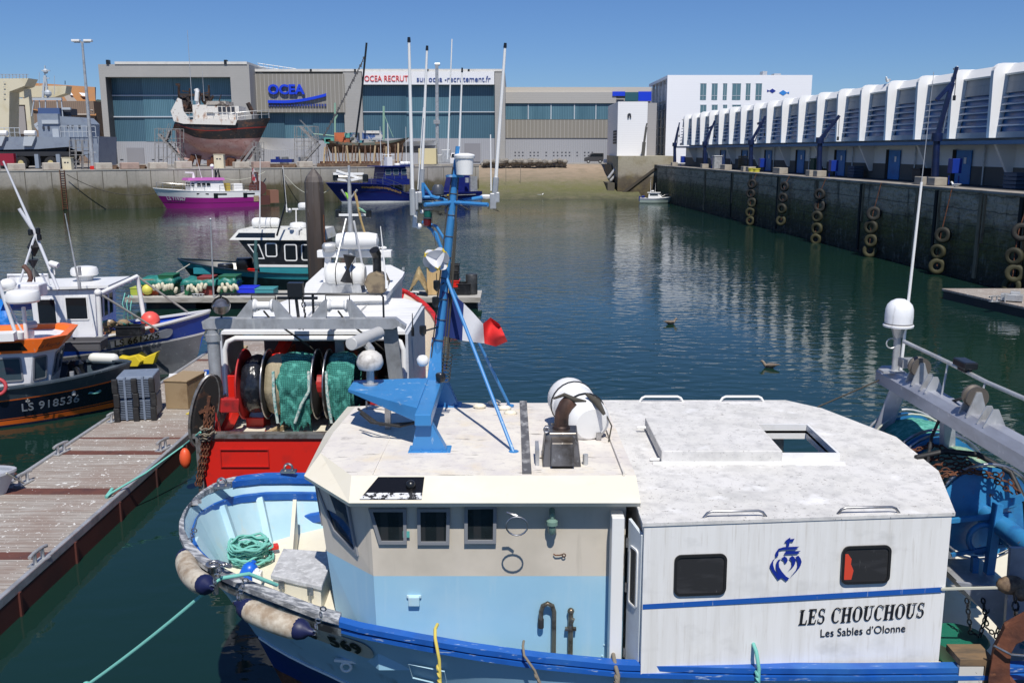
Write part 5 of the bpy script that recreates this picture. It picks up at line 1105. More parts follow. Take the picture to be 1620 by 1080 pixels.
# exhaust
exm = mat('exhaust_steel', (.22,.20,.18), .38, .75, layers=[dict(s=4,lo=.45,hi=.65,c=(.09,.075,.06)),dict(s=12,lo=.6,hi=.7,c=(.35,.33,.3))]); exr = mat('exhaust_burnt', (.07,.042,.032), .5, .4, layers=[dict(s=(7,7,3),lo=.45,hi=.65,c=(.16,.085,.06)),dict(s=5,lo=.5,hi=.65,c=(.02,.017,.016))])
bx = [(.33,9.90,3.77),(.76,9.90,3.77),(.78,10.35,3.77),(.33,10.35,3.77)]; tx = [(.37,10.02,4.16),(.71,10.02,4.16),(.73,10.32,4.16),(.37,10.32,4.16)]
a = MB(); a.add(bx+tx,[(0,1,5,4),(1,2,6,5),(2,3,7,6),(3,0,4,7),(4,5,6,7)]); a.add([(.42,9.83,3.84),(.68,9.83,3.84),(.67,9.90,4.08),(.43,9.90,4.08),(.42,10.0,3.82),(.68,10.0,3.82),(.67,10.02,4.12),(.43,10.02,4.12)],[(0,1,2,3),(4,0,3,7),(1,5,6,2),(3,2,6,7)]); o = a.build('exhaust_casing', exm, mb, bevel=.01)
a = MB(); a.box((.44,9.86,3.78),(.66,9.91,3.84)); a.build('grille', drk, o)
a = MB(); a.torus((.38,10.0,4.2),(0,1,0),.03,.012,12,6); a.build('lifting_eye', steel, o)
a = MB(); pts = [Vector((.55,10.18,4.12)),Vector((.55,10.18,4.26)),Vector((.56,10.19,4.34)),Vector((.60,10.20,4.42)),Vector((.66,10.22,4.48))]; a.tube(pts,[.08,.08,.08,.085,.085],16,cap=False); a.lathe((.55,10.18,4.14),(0,0,1),[(0,.095),(.04,.10),(.06,.085)],16); o = a.build('exhaust_pipe', exr, mb, smooth=45)
a = MB(); d = (pts[-1]-pts[-2]).normalized(); a.cyl(pts[-1]-d*.03, pts[-1]-d*.025, .078, n=16); a.build('pipe_mouth', drk, o)
a = MB(); a.tube([(.46,10.2,4.50),(.58,10.18,4.55),(.70,10.14,4.50),(.82,10.12,4.49)],[.012,.022,.03,.01],8); a.tube([(.9,11.1,4.32),(1.02,10.98,4.25),(1.1,10.9,4.12)],[.02,.045,.02],8); a.build('rag', roped, mb, smooth=50)
a = MB(); a.box((.26,9.95,3.77),(.30,10.3,3.98)); a.cyl((.81,10.0,3.78),(.81,10.0,3.92),.03); a.build('exhaust_bracket', galv, mb)
lr = raft(mb, (.82,11.45,4.04), .98, .27, (-.28,.93,.14), whitec)
a = MB(); a.box((.55,11.1,3.72),(.61,11.9,3.86)); a.box((1.02,11.0,3.72),(1.08,11.8,3.86)); a.box((.5,11.2,3.71),(1.12,11.26,3.78)); a.box((.5,11.7,3.71),(1.12,11.76,3.78)); a.build('raft_cradle', steel, mb)
a = MB(); a.tube([(1.12,11.1,4.1),(1.2,11.0,3.95),(1.16,10.95,3.75),(1.25,10.98,3.72),(1.1,10.95,3.73)],.010,5); a.build('lashing', roped, mb)
# foredeck: coil, jug, red strap
coil(G(396,885,1.96), .27, .016, 16, ropeg, 'rope_coil', 'large coil of sea green rope on the trawler foredeck', seed=5, flat=.24)
a = MB(); c = G(388,916,2.0); a.lathe(c,(.5,.1,1),[(0,.08),(.02,.10),(.16,.10),(.21,.07),(.23,.03),(.26,.03)],14); tag(a.build('plastic_jug', mat('jug_blue',(.01,.12,.6),.35), None, smooth=40), 'bright blue plastic jug beside the green rope coil', 'jug')
a = MB(); c = G(408,922,2.0); a.cbox(c+Vector((0,0,.08)),(.11,.1,.15)); a.sphere(c+Vector((0,0,.16)),.04,8); tag(a.build('white_canister', whitec, None, bevel=.02), 'small white canister wedged between the blue jug and the deck locker', 'canister')
a = MB(); c = G(431,868,2.0); a.cbox(c+Vector((0,0,.03)),(.16,.1,.06),Matrix.Rotation(.4,3,'Z')); tag(a.build('red_block', red, None, bevel=.01), 'small red block at the edge of the green rope coil', 'block')
# mooring rope to the left
p0 = G(350,914,2.73); p1 = G(136,1076,1.2); far = p0+(p1-p0)*1.45
a = MB(); pts = [p0+Vector((.5,.35,-.25)), p0+Vector((.25,.15,-.02)), p0]+[p0.lerp(far,i/12)-Vector((0,0,.25*4*(i/12)*(1-i/12)*.3)) for i in range(1,13)]; a.tube(pts,.022,8); a.sphere(p0.lerp(far,.69)-Vector((0,0,.06)),.05,8); tag(a.build('mooring_rope', ropeg, None, smooth=60), 'pale green mooring rope running from the trawler bow down to the lower left', 'rope')
# ropes hanging over the rail
def hang(u, v0, v1, m, nm, lb, du=6, r=.018):
    a = MB(); p = W(u,v0,8.98); q = W(u+du,v1,8.86); a.tube([p+Vector((0,.25,-.02)),p+Vector((-.01,.08,.02)),p+Vector((0,-.04,-.02)),p.lerp(q,.4)+Vector((.02,-.02,0)),q],r,7)
    for k in range(3): a.torus(p.lerp(q,.55+.12*k),(1,.3*k,.3),.028,r*.8,10,5)
    return tag(a.build(nm, m, None, smooth=60), lb, 'rope')
hang(689,1003,1100,ropey,'yellow_strap','yellow strap with a blue tail hanging over the blue rail',8)
hang(829,1030,1100,mat('rope_brown',(.2,.17,.13),.9),'brown_rope','brown rope hanging slack over the blue rail below the vent pipes',34,.014)
hang(974,1050,1090,MATS['rope_brown'],'rail_knot','short brown rope knotted on the rail at the foot of the white door post',2,.022)
hang(1195,1024,1100,ropeg,'green_lashing','green lashing knotted over the rail below the white shelter wall',4,.02)
# ------------------------------------------------------------------ aft deck: gallows, net drums, chains
gal = mat('gallows_grey', (.42,.44,.50), .42, .35, layers=[dict(s=(3,1,3),lo=.45,hi=.7,c=(.30,.31,.35)),dict(s=9,lo=.62,hi=.72,c=(.6,.6,.62))]); drumb = mat('drum_blue', (.035,.22,.46), .4, layers=[dict(s=3,lo=.5,hi=.75,c=(.02,.10,.3)),dict(s=12,lo=.66,hi=.72,c=(.2,.12,.08))])
netg = mat('net_green', (.07,.34,.27), .9, layers=[dict(k='wave',dir='Y',s=(1,9,1),lo=.5,hi=.9,c=(.03,.16,.13),dist=3),dict(s=9,lo=.45,hi=.65,c=(.14,.46,.38))], bump=(40,.8,.02)); netp = mat('net_pale_green', (.25,.42,.30), .9, layers=[dict(k='wave',dir='Y',s=(1,9,1),lo=.5,hi=.9,c=(.12,.22,.14),dist=3),dict(s=9,lo=.5,hi=.7,c=(.42,.52,.38))], bump=(40,.8,.02))
gx = 5.42
a = MB(); a.add([],[]); a.prism([(gx-.16,13.35,3.92),(gx+.16,13.35,3.92),(gx+.16,13.35,4.08),(gx+.08,13.35,4.16),(gx-.08,13.35,4.16),(gx-.16,13.35,4.08)],(0,-5.2,.05)); gb = a.build('gallows_beam', gal, mb)
for y,dx in ((12.9,-.55),(8.75,.1)):
    a = MB(); a.bar((gx,y,3.92),(gx+dx,y+(.25 if y>10 else 0),1.7),.22,.22); a.build('gallows_leg', gal, mb, bevel=.02)
a = MB(); a.bar((gx+.1,11.6,3.9),(gx+.35,11.7,1.7),.14); a.bar((gx+.4,12.6,3.2),(gx+.6,12.9,1.9),.1); a.build('gallows_strut', gal, mb)
a = MB(); a.prism([(5.25,9.35,3.1),(5.75,9.35,3.1),(5.6,9.35,1.75),(5.3,9.35,1.75)],(0,.05,0)); a.prism([(5.0,9.9,2.45),(5.55,9.6,2.5),(5.6,9.6,2.05),(5.5,9.6,1.9)],(0,.05,0)); a.build('gallows_plate', gal, mb)
for y in (12.3,10.75):
    a = MB()
    for dy in (-.09,.09): a.prism([(gx-.13,y+dy,4.15),(gx+.13,y+dy,4.15),(gx+.03,y+dy,4.45),(gx-.03,y+dy,4.45)],(0,.02,0))
    for dy in (.35,.5): a.prism([(gx-.13,y-dy,4.15),(gx+.13,y-dy,4.15),(gx+.03,y-dy,4.36),(gx-.03,y-dy,4.36)],(0,.02,0))
    a.build('block_bracket', galv, gb)
    a = MB(); a.lathe((gx,y-.07,4.38),(0,1,0),[(0,.13),(.03,.13),(.05,.09),(.09,.09),(.11,.13),(.14,.13)],18); a.build('sheave', mat('sheave_bronze',(.16,.14,.12),.5,.5), gb, smooth=40)
pm = Vector((gx-.05,12.95,4.15)); a = MB(); a.cyl(pm,pm+Vector((0,0,.62)),.05,n=10); a.cyl(pm+Vector((.06,.04,0)),pm+Vector((.06,.04,.3)),.035,n=8); a.cyl(pm+Vector((0,0,.5)),pm+Vector((0,0,.70)),.06,.12,12); a.torus(pm+Vector((-.09,-.02,.42)),(0,1,0),.07,.01,14,5); a.cbox(pm+Vector((-.05,0,.02)),(.3,.2,.03)); rp = a.build('dome_post', galv, mb, smooth=40)
a = MB(); a.lathe(W(1421,517,12.95)-Vector((0,0,.0)),(0,0,1),[(0,.02),(.004,.2),(.03,.205),(.04,.185),(.07,.185),(.16,.19),(.25,.185),(.31,.165),(.36,.12),(.39,.06),(.395,.01)],24); o = a.build('satellite_dome', mat('dome_white',(.80,.81,.83),.3,layers=[dict(s=(9,9,2),lo=.6,hi=.75,c=(.55,.55,.55))]), mb, smooth=50)
a = MB(); a.lathe(W(1421,516,12.95),(0,0,1),[(0,.187),(.05,.19)],24); a.build('dome_band', mat('dome_dirty',(.25,.24,.24),.6), o)
a = MB(); p, q = W(1425,585,12.9), W(1458,288,12.9); a.tube([p,p.lerp(q,.3),q],[.022,.021,.017],8); o = a.build('whip_antenna', whitec, mb, smooth=40); b = MB(); q2 = q+(q-p)*.55; b.tube([q-Vector((0,0,.0)),q2],[.006,.004],6); b.build('whip_tip', galv, o)
hp = [W(1430,540,12.6), W(1500,573,11.7), W(1560,604,10.9), W(1620,630,10.2), W(1700,668,9.4)]
a = MB(); a.tube(hp,.028,8)
for k in (1,2): a.cyl(hp[k]+Vector((0,0,-.0)), Vector((gx,hp[k].y-.1,4.12)), .014, n=6)
a.build('lamp_rail', galv, mb, smooth=50)
a = MB(); c = W(1527,575,11.35); a.cbox(c,(.16,.34,.09)); a.cbox(c-Vector((0,.0,.07)),(.1,.2,.06)); a.build('floodlight', blackp, mb, bevel=.015)
a = MB()
for k in range(6): a.box((gx-.12,12.55+.03*k,4.3),(gx+.1,12.56+.03*k,4.42))
a.build('louvred_lamp', galv, mb)
# drums
dz = 2.98; dx_ = 5.62
a = MB(); a.cyl((dx_,13.1,dz),(dx_,9.5,dz),.12,n=12); a.build('drum_axle', drumb, mb, smooth=40)
for y in (13.05,12.05,11.85,10.65):
    a = MB(); a.lathe((dx_,y,dz),(0,1,0),[(0,.1),(.0,.56),(.035,.56),(.035,.1)],32); o = a.build('drum_flange', drumb, mb, smooth=30)
    b = MB(); b.torus((dx_,y+.015,dz),(0,1,0),.60,.02,36,8); b.build('drum_hoop', steel if y < 13 else galv, o, smooth=60)
def netroll(x, y0, y1, z, r, m, name, parent, seed=0, n=60, k=26, lump=.05, ax='y'):
    a = MB(); rows = []
    for i in range(k+1):
        t = i/k; y = y0+(y1-y0)*t; rr = []
        for j in range(n+1):
            f = 2*pi*j/n; q = Vector((cos(f)*1.3, sin(f)*1.3, y*2.2+seed)); R_ = r*(1-.16*abs(2*t-1)**3)+lump*noise.noise(q*1.4)+.02*noise.noise(q*5)
            rr.append(Vector((x+R_*cos(f), y, z+R_*sin(f))) if ax == 'y' else Vector((y, x+R_*cos(f), z+R_*sin(f))))
        rows.append(rr)
    a.grid(rows); return a.build(name, m, parent, smooth=70)
netroll(dx_,13.0,12.1,dz,.56,netg,'net_roll',mb,1); netroll(dx_,11.85,10.7,dz,.54,netp,'net_roll',mb,5)
a = MB(); a.tube([(dx_+.6*cos(t),12.8+.02*t,dz+.6*sin(t)) for t in [x*.2 for x in range(0,17)]],.015,6); a.build('net_cord', ropew, mb)
rnd = random.Random(8)
def chain(pts, m, name, parent, label=None, s=.035, cat='chain', step=None):
    a = MB(); P_ = [Vector(p) for p in pts]; step = step or s*1.55; L_ = 0; k = 0
    for i in range(len(P_)-1):
        d = P_[i+1]-P_[i]; n_ = max(1, int(d.length/step)); dn = d.normalized()
        s1 = dn.cross(Vector((0,0,1))); s1 = s1.normalized() if s1.length > .1 else Vector((1,0,0)); s2 = dn.cross(s1)
        for j in range(n_):
            c_ = P_[i]+d*(j/n_); w_ = s1 if k % 2 else s2; k += 1
            a.tube([c_+dn*(s*cos(t))+w_*(s*.6*sin(t)) for t in [2*pi*q/8 for q in range(8)]], s*.25, 5, closed=True)
    o = a.build(name, m, parent, smooth=60)
    if parent is None: tag(o, label, cat)
    return o
for k in range(9):
    y = 11.5-.14*k+rnd.uniform(-.05,.05); chain([(dx_-.2+rnd.uniform(-.1,.1)+.55*cos(t),y+.08*t+rnd.uniform(-.03,.03),dz+.02+.52*sin(t)) for t in (2.4,2.0,1.6,1.2,.9,.5)], rust, 'chain', mb, s=.04)
a = MB(); a.tube([(4.9,11.0,3.55),(5.3,11.1,3.6),(5.6,10.9,3.62),(5.85,10.6,3.5),(5.95,10.4,3.2),(5.9,10.2,2.9)],[.035]*6,8); a.tube([(4.95,10.8,3.5),(5.3,11.5,3.66),(5.45,11.5,4.1),(gx,11.0,4.3)],.02,6); a.build('hydraulic_hose', black, mb, smooth=60)
a = MB()
for (p,q,w_) in (((5.05,10.35,3.0),(5.75,10.3,3.1),.05),((5.1,10.3,2.6),(5.7,10.25,2.75),.04),((5.55,10.25,3.25),(5.5,10.2,2.4),.09),((5.6,10.3,3.2),(5.8,10.2,3.35),.07),((5.35,10.25,2.6),(5.35,10.2,2.0),.07)): a.bar(p,q,w_)
a.cyl((5.75,10.35,2.85),(5.75,10.05,2.85),.14,n=14); a.cyl((5.75,10.05,2.85),(5.75,9.95,2.85),.06,n=10); a.torus((5.45,10.3,2.8),(0,1,0),.17,.035,20,8); a.build('winch_motor', drumb, mb, bevel=0)
a = MB(); a.box((5.05,9.9,2.35),(5.6,10.6,2.42)); a.prism([(5.0,10.0,2.35),(5.6,10.0,2.35),(5.6,10.0,1.9)],(0,.05,0)); a.build('winch_base', galv, mb)
for k in range(3): chain([(5.05+.18*k,9.75,2.3),(5.1+.18*k,9.7,1.95+.05*k),(5.22+.18*k,9.72,1.9),(5.3+.18*k,9.75,2.25)], blackp, 'hanging_chain', mb, s=.035)
a = MB(); a.bar(W(1488,931,9.2),W(1700,926,9.2),.022,.022); a.build('yellow_line', ropew, mb)
a = MB(); a.lathe((5.0,9.75,1.63),(0,0,1),[(0,.24),(.20,.30),(.23,.32),(.25,.30),(.23,.27),(.05,.22),(.04,.0)],24); tag(a.build('fish_basket', mat('basket_green',(.01,.14,.09),.5), None, smooth=40), 'round green plastic basket on the aft deck behind the white shelter', 'basket')
coil((5.55,9.35,1.95), .09, .018, 5, mat('rope_teal',(.05,.3,.38),.8), 'blue_green_rope', 'small tangle of teal rope on the aft rail of the light blue trawler', seed=9, flat=.2)
a = MB(); a.box((4.62,8.93,1.0),(4.87,8.98,1.98)); a.build('stern_panel', mat('stern_panel_white',(.62,.60,.55),.5,layers=[dict(s=3,lo=.5,hi=.7,c=(.45,.42,.36)),dict(s=20,lo=.66,hi=.7,c=(.1,.08,.06))]), mb)
a = MB(); a.box((4.62,8.93,1.99),(4.98,9.25,2.06)); a.box((4.88,8.93,1.4),(5.0,8.99,1.99)); a.build('stern_timber', mat('worn_timber',(.2,.13,.07),.8,layers=[dict(s=(2,9,9),lo=.45,hi=.65,c=(.09,.07,.05))]), mb)
# otter board (trawl door) hanging aft
td = thing('trawl_door', 'rusty brown trawl door with an oval hole at the lower right corner', 'trawl door', (5.15,8.8,1.2))
DP = lambda u, v: W(u, v, 8.86-(u-1560)*.0012)
o_ = [DP(*q) for q in ((1562,1130),(1564,1075),(1572,1030),(1590,993),(1625,974),(1700,974),(1700,1180),(1590,1180))]
i_ = [DP(*q) for q in ((1598,1075),(1598,1050),(1600,1032),(1608,1018),(1622,1012),(1650,1014),(1650,1090),(1612,1092))]
a = MB(); dv = Vector((.05,.12,0)); a.grid([o_,i_],closed=True); a.grid([[p+dv for p in i_],[p+dv for p in o_]],closed=True); a.grid([i_,[p+dv for p in i_]],closed=True); a.grid([[p+dv for p in o_],o_],closed=True); a.build('plate', mat('rust_red',(.16,.055,.028),.75,layers=[dict(s=3,lo=.45,hi=.65,c=(.08,.03,.02)),dict(s=9,lo=.6,hi=.72,c=(.25,.10,.05))],bump=(14,.4)), td)
a = MB(); a.tube([DP(1570,1018)-Vector((0,.03,0)),DP(1595,1030)-Vector((0,.06,0)),DP(1660,1036)-Vector((0,.05,0))],.014,8); a.build('stiffener', steel, td)
a = MB(); a.sphere(W(1600,925,9.2),.10,10,(1.6,1,1)); a.sphere(W(1615,940,9.1),.07,10); a.build('shackle', mat('shackle_rust',(.22,.15,.09),.7,layers=[dict(s=9,lo=.45,hi=.65,c=(.07,.04,.025))]), td, smooth=60)
chain([W(1606,945,9.1),W(1608,985,9.0)], blackp, 'chain', td, s=.05)
# cable from gallows to the shelter roof
rope([W(1398,598,13.2),Vector((4.45,13.35,3.54))], .012, roped, 'guy_line', 'dark guy line from the shelter roof edge to the end of the grey gallows', parent=None)
# ------------------------------------------------------------------ flag
fl = thing('french_flag', 'blue white and red flag hanging from the blue mast, its red end folded', 'flag', WL(692,500))
def fpt(s, t):   # s along (0 hoist..1 fly), t 0 top..1 bottom
    tops = [(700,460),(716,466),(731,477),(748,494),(764,512),(776,502),(790,512)]; bots = [(690,531),(709,533),(728,538),(748,541),(766,543),(784,548),(803,540)]
    k = s*6; i = min(int(k),5); f = k-i
    tu = tops[i][0]*(1-f)+tops[i+1][0]*f; tv = tops[i][1]*(1-f)+tops[i+1][1]*f; bu = bots[i][0]*(1-f)+bots[i+1][0]*f; bv = bots[i][1]*(1-f)+bots[i+1][1]*f
    Y = 12.12+.06*sin(s*9+t*1.2)+.05*sin(s*17+t*3)*s+(.10*sin(t*7)*max(0,s-.7)*3)
    return W(tu+(bu-tu)*t, tv+(bv-tv)*t, Y)
for nm,(s0,s1),c_ in (('blue_panel',(0,.36),(.007,.022,.13)),('white_panel',(.36,.67),(.62,.62,.64)),('red_panel',(.67,1),(.62,.02,.02))):
    a = MB(); a.grid([[fpt(s0+(s1-s0)*i/14,j/14) for i in range(15)] for j in range(15)]); o = a.build(nm, mat('cloth_'+nm, c_, .8), fl, smooth=80)
# ================================================================== RED AND WHITE TRAWLER MOORED BEHIND
rt = thing('fishing_trawler', 'red hulled trawler with a white shelter roof and green nets on its stern drums', 'fishing boat', (-4.45,26,0))
rcx, ry0 = -4.42, 19.2
stt = stations(14.3, 4.75, 1.3, 1.35, 2.5, rake=1.6, transom=.93, full=2.6, wl=.93, tb=.5)
HR = Hull(stt, f=lambda p: Vector((rcx-p.y, ry0+p.x, p.z)))
HR.side(rt, [(-.05,.12,rust,1),(.12,.5,red,3),(.5,1.0,red,4)], n=44, draft=.5)
a = MB(); zt_ = 1.3
a.box((rcx-2.3,ry0-.05,1.26),(rcx+2.3,ry0+.16,1.36)); a.build('transom_cap', mat('bare_steel',(.3,.29,.28),.45,.6,layers=[dict(s=5,lo=.45,hi=.65,c=(.15,.12,.1))]), rt)
a = MB(); a.box((rcx-2.24,ry0-.06,.0),(rcx-2.12,ry0+.1,1.3)); a.build('corner_strip', MATS['bare_steel'], rt)
for (x0,x1,z0,z1) in ((rcx-1.75,rcx-.72,.62,1.02),):
    a = MB(); c = .02; a.box((x0,ry0-.03,z0),(x1,ry0-.005,z0+c)); a.box((x0,ry0-.03,z1-c),(x1,ry0-.005,z1)); a.box((x0,ry0-.03,z0+c),(x0+c,ry0-.005,z1-c)); a.box((x1-c,ry0-.03,z0+c),(x1,ry0-.005,z1-c)); a.build('scupper_door', mat('red_dark',(.42,.012,.01),.4), rt)
HR.inner(rt, cream, th=.08, n=30, t0=0, t1=.9, zfloor=.75)
HR.deck(rt, mat('deck_white',(.62,.6,.54),.6,layers=[dict(s=2,lo=.5,hi=.7,c=(.4,.36,.3))]), .8, n=30)
HR.rail(rt, mat('rail_red',(.55,.02,.012),.4,layers=[dict(s=5,lo=.5,hi=.6,c=(.3,.02,.015))]), w=.16, h=.08, n=50, t0=.0, t1=1)
# working deck: timbers, boxes
wood = mat('bare_wood', (.42,.32,.19), .7, layers=[dict(s=(9,1,9),lo=.45,hi=.7,c=(.28,.2,.11))])
a = MB(); a.box((rcx-1.9,19.42,1.0),(rcx+.4,20.5,1.16)); a.build('stern_hatch', cream, rt, bevel=.02)
a = MB(); a.box((rcx-1.92,19.36,1.0),(rcx+1.6,19.42,1.2)); a.bar((rcx-.9,19.5,1.22),(rcx-.5,20.5,1.22),.12,.1); a.build('deck_boards', wood, rt)
a = MB(); a.prism([(rcx-2.15,19.6,.85),(rcx-2.15,21.0,.85),(rcx-2.0,21.0,1.9),(rcx-2.0,20.2,1.9)],(.04,0,0)); a.build('side_screen', white, rt)
a = MB(); a.box((rcx+.5,19.7,.82),(rcx+2.0,20.0,1.25)); a.box((rcx+.3,20.6,.82),(rcx+.36,20.7,1.6)); a.build('stern_locker', mat('interior_black',(.02,.025,.02),.8), rt)
# shelter: roof, side walls, back frame
zr_ = 3.3
rp_ = [G(u,v,zr_) for u,v in ((350,524),(641,524),(668,480),(640,472),(470,468),(383,501))]
a = MB(); a.prism([p-Vector((0,0,.07)) for p in rp_],(0,0,.07)); rr_ = a.build('shelter_roof', mat('roof_bright',(.80,.80,.79),.5,layers=[dict(s=(1,4,1),lo=.5,hi=.75,c=(.62,.62,.6)),dict(s=25,lo=.64,hi=.7,c=(.5,.48,.42),a=.6)]), rt)
a = MB(); a.bar(G(488,500,zr_+.01),G(510,475,zr_+.01),.05,.02); a.bar(G(563,500,zr_+.01),G(588,475,zr_+.01),.05,.02); a.build('roof_seam', galv, rr_)
wl_ = mat('shelter_side_grey', (.50,.53,.58), .5, layers=[dict(s=(2,2,6),lo=.5,hi=.75,c=(.42,.44,.48))])
def side_w(p, q, z0, z1, th=.06): 
    d = (q-p).cross(Vector((0,0,1))).normalized()*th; return [Vector((p.x,p.y,z0)),Vector((q.x,q.y,z0)),Vector((q.x,q.y,z1)),Vector((p.x,p.y,z1))], d
a = MB(); pl_, d_ = side_w(rp_[1], rp_[2], 1.3, zr_-.07); a.prism(pl_, d_); pl_, d_ = side_w(rp_[5], rp_[0], 1.3, zr_-.07); a.prism(pl_, d_); a.build('shelter_wall', wl_, rt)
a = MB(); A_, B_ = rp_[0], rp_[1]
def arch(x, inn): return None
fr = [Vector((A_.x+.05,A_.y+.02,1.2)),Vector((A_.x+.05,A_.y+.02,zr_-.42)),Vector((A_.x+.12,A_.y+.02,zr_-.24)),Vector((A_.x+.3,A_.y+.02,zr_-.16)),Vector((B_.x-.3,B_.y+.02,zr_-.16)),Vector((B_.x-.12,B_.y+.02,zr_-.24)),Vector((B_.x-.05,B_.y+.02,zr_-.42)),Vector((B_.x-.05,B_.y+.02,1.2))]
a.tube(fr,.06,8); a.build('opening_frame', whitec, rt, smooth=50)
a = MB(); a.box((A_.x+.1,23.6,.8),(B_.x-.1,23.7,zr_-.1)); a.build('bulkhead', mat('bulkhead_dark',(.05,.04,.04),.7,layers=[dict(s=2,lo=.5,hi=.6,c=(.12,.03,.02))]), rt)
a = MB()
for i in range(9):
    x = A_.x+.3+i*.43; a.box((x,22.2+.2*(i%3),.9),(x+.25+.1*(i%2),22.6+.2*(i%3),1.5+.35*((i*7)%4)))
a.build('fish_boxes', mat('boxes_mixed',(.10,.09,.08),.7,layers=[dict(s=1.3,lo=.5,hi=.52,c=(.3,.06,.03)),dict(s=1.7,lo=.55,hi=.57,c=(.05,.09,.16))]), rt)
# gallows
gy = 19.6; zg = W(480,513,gy).z; xa, xb = W(322,513,gy).x, W(641,513,gy).x
a = MB(); a.prism([(xa,gy-.12,zg+.08),(xa+.12,gy-.12,zg+.14),(xb-.2,gy-.12,zg+.14),(xb+.02,gy-.12,zg-.02),(xb,gy-.12,zg-.1),(xb-.12,gy-.12,zg-.02),(xb-.25,gy-.12,zg-.08),(xa+.02,gy-.12,zg-.08)],(0,.26,0)); gr_ = a.build('gallows_beam', galv, rt)
a = MB(); xL = W(339,560,gy).x; a.cyl((xL,gy,zg-.1),(xL,gy,2.0),.13,n=14); a.cyl((xL,gy,zg-.2),(xL,gy,zg-.35),.16,n=14); a.build('gallows_post', galv, rt, smooth=40)
a = MB(); xM = W(513,560,gy).x; a.box((xM-.09,21.3,1.9),(xM+.11,21.45,zg-.25)); a.bar((xM,gy,zg),(xM,21.35,zg-.3),.14); a.build('gallows_post', galv, rt)
a = MB(); a.bar((W(618,530,gy+.2).x,gy+.1,zg-.1),(W(628,590,gy+.3).x,gy+.35,2.1),.3,.12); a.build('gallows_post', galv, rt)
for u in (418,535):
    x = W(u,497,gy).x
    for dx in (-.42,.42):
        a = MB(); a.prism([(x+dx-.17,gy-.08,zg+.14),(x+dx+.17,gy-.08,zg+.14),(x+dx*.55+.05,gy-.08,zg+.52),(x+dx*.55-.05,gy-.08,zg+.52)],(0,.12,0)); a.build('roller_bracket', galv, gr_)
    a = MB(); a.lathe((x-.2,gy,zg+.40),(1,0,0),[(0,.14),(.03,.14),(.08,.085),(.32,.085),(.37,.14),(.40,.14)],16); a.build('roller', whitec, gr_, smooth=40)
    a = MB(); a.tube([(x-.25,gy,zg+.5),(x-.25,gy,zg+.62),(x+.25,gy,zg+.62),(x+.25,gy,zg+.5)],.018,6); a.build('roller_guard', blackp, gr_)
    a = MB(); a.tube([(x+.02,gy-.1,zg+.3),(x+.1,gy+.1,zg+.1),(x+.9,gy+1.2,zg-.9)],.02,6); a.build('warp', roped, rt)
rl = [G(345,530,zg+.3) for _ in range(1)]
yr = gy+.05; zrl = W(470,465,yr).z
a = MB(); xs_ = [W(u,465,yr).x for u in (348,457,606)]
a.tube([(xs_[0],yr,zg+.1),(xs_[0],yr,zrl-.06),(xs_[0]+.06,yr,zrl),(xs_[2]-.06,yr,zrl),(xs_[2],yr,zrl-.06),(xs_[2],yr,zg+.1)],.022,8); a.cyl((xs_[1],yr,zg+.1),(xs_[1],yr,zrl),.014,n=6); a.build('pipe_rail', blackp, rt, smooth=60)
a = MB(); a.lathe(W(350,484,gy-.1),(.3,-1,.2),[(0,.03),(.05,.06),(.1,.15),(.22,.19),(.24,.18),(.22,.15),(.12,.04)],14); a.build('work_lamp', steel, rt, smooth=50)
a = MB(); c = W(468,458,gy+.1); a.cbox(c,(.32,.2,.3)); a.bar(c-Vector((.0,0,.2)),c-Vector((-.05,0,.85)),.06); a.bar(c+Vector((.35,0,-.1)),c+Vector((.35,0,-.8)),.05); a.bar(c-Vector((.4,0,.18)),c+Vector((.45,0,-.18)),.06); a.build('lamp_frame', blackp, rt, bevel=.01)
chain([c+Vector((.15,-.05,-.2)),c+Vector((.18,-.05,-.55)),c+Vector((.12,-.05,-.9))], blackp, 'chain', rt, s=.06)
# net drums
def dx(u): return (u-810)/1500*20.95
dy, dz_ = 20.35, 2.15
reddrum = mat('drum_red', (.42,.02,.02), .5, layers=[dict(s=4,lo=.5,hi=.7,c=(.2,.02,.02))])
a = MB(); a.cyl((dx(375),dy,dz_),(dx(600),dy,dz_),.1,n=12); a.cyl((dx(505),dy,dz_),(dx(522),dy,dz_),.3,n=16); a.build('drum_axle', reddrum, rt)
for u in (388,426,503,521):
    a = MB(); a.lathe((dx(u)-.02,dy,dz_),(1,0,0),[(0,.1),(0,.70 if u!=388 else .74),(.03,.70 if u!=388 else .74),(.03,.1)],32); fl_ = a.build('drum_flange', reddrum if u == 388 else drk, rt, smooth=30)
    a = MB(); a.torus((dx(u),dy,dz_),(1,0,0),.76,.022,40,8); a.build('hoop', steel if u!=388 else reddrum, fl_, smooth=60)
netroll(dy,dx(391),dx(423),dz_,.64,mat('black_plastic',(.012,.014,.02),.22,layers=[dict(s=6,lo=.5,hi=.8,c=(.04,.045,.055))],bump=(5,.6,.05)),'wrapped_roll',rt,3,ax='x',lump=.06)
netroll(dy,dx(428),dx(460),dz_,.66,mat('net_beige',(.42,.36,.24),.9,layers=[dict(k='wave',dir='X',s=(12,1,1),lo=.5,hi=.9,c=(.22,.18,.12),dist=2),dict(s=(3,3,9),lo=.5,hi=.6,c=(.3,.26,.17))],bump=(40,.8,.02)),'net_roll',rt,7,ax='x')
netd = mat('net_sea_green', (.045,.27,.22), .9, layers=[dict(k='wave',dir='Z',s=(1,1,8),lo=.4,hi=.8,c=(.015,.10,.085),dist=2),dict(k='wave',dir='X',s=(8,1,1),lo=.5,hi=.9,c=(.015,.11,.09),dist=2),dict(s=7,lo=.5,hi=.7,c=(.10,.40,.33))], bump=(40,.9,.03))
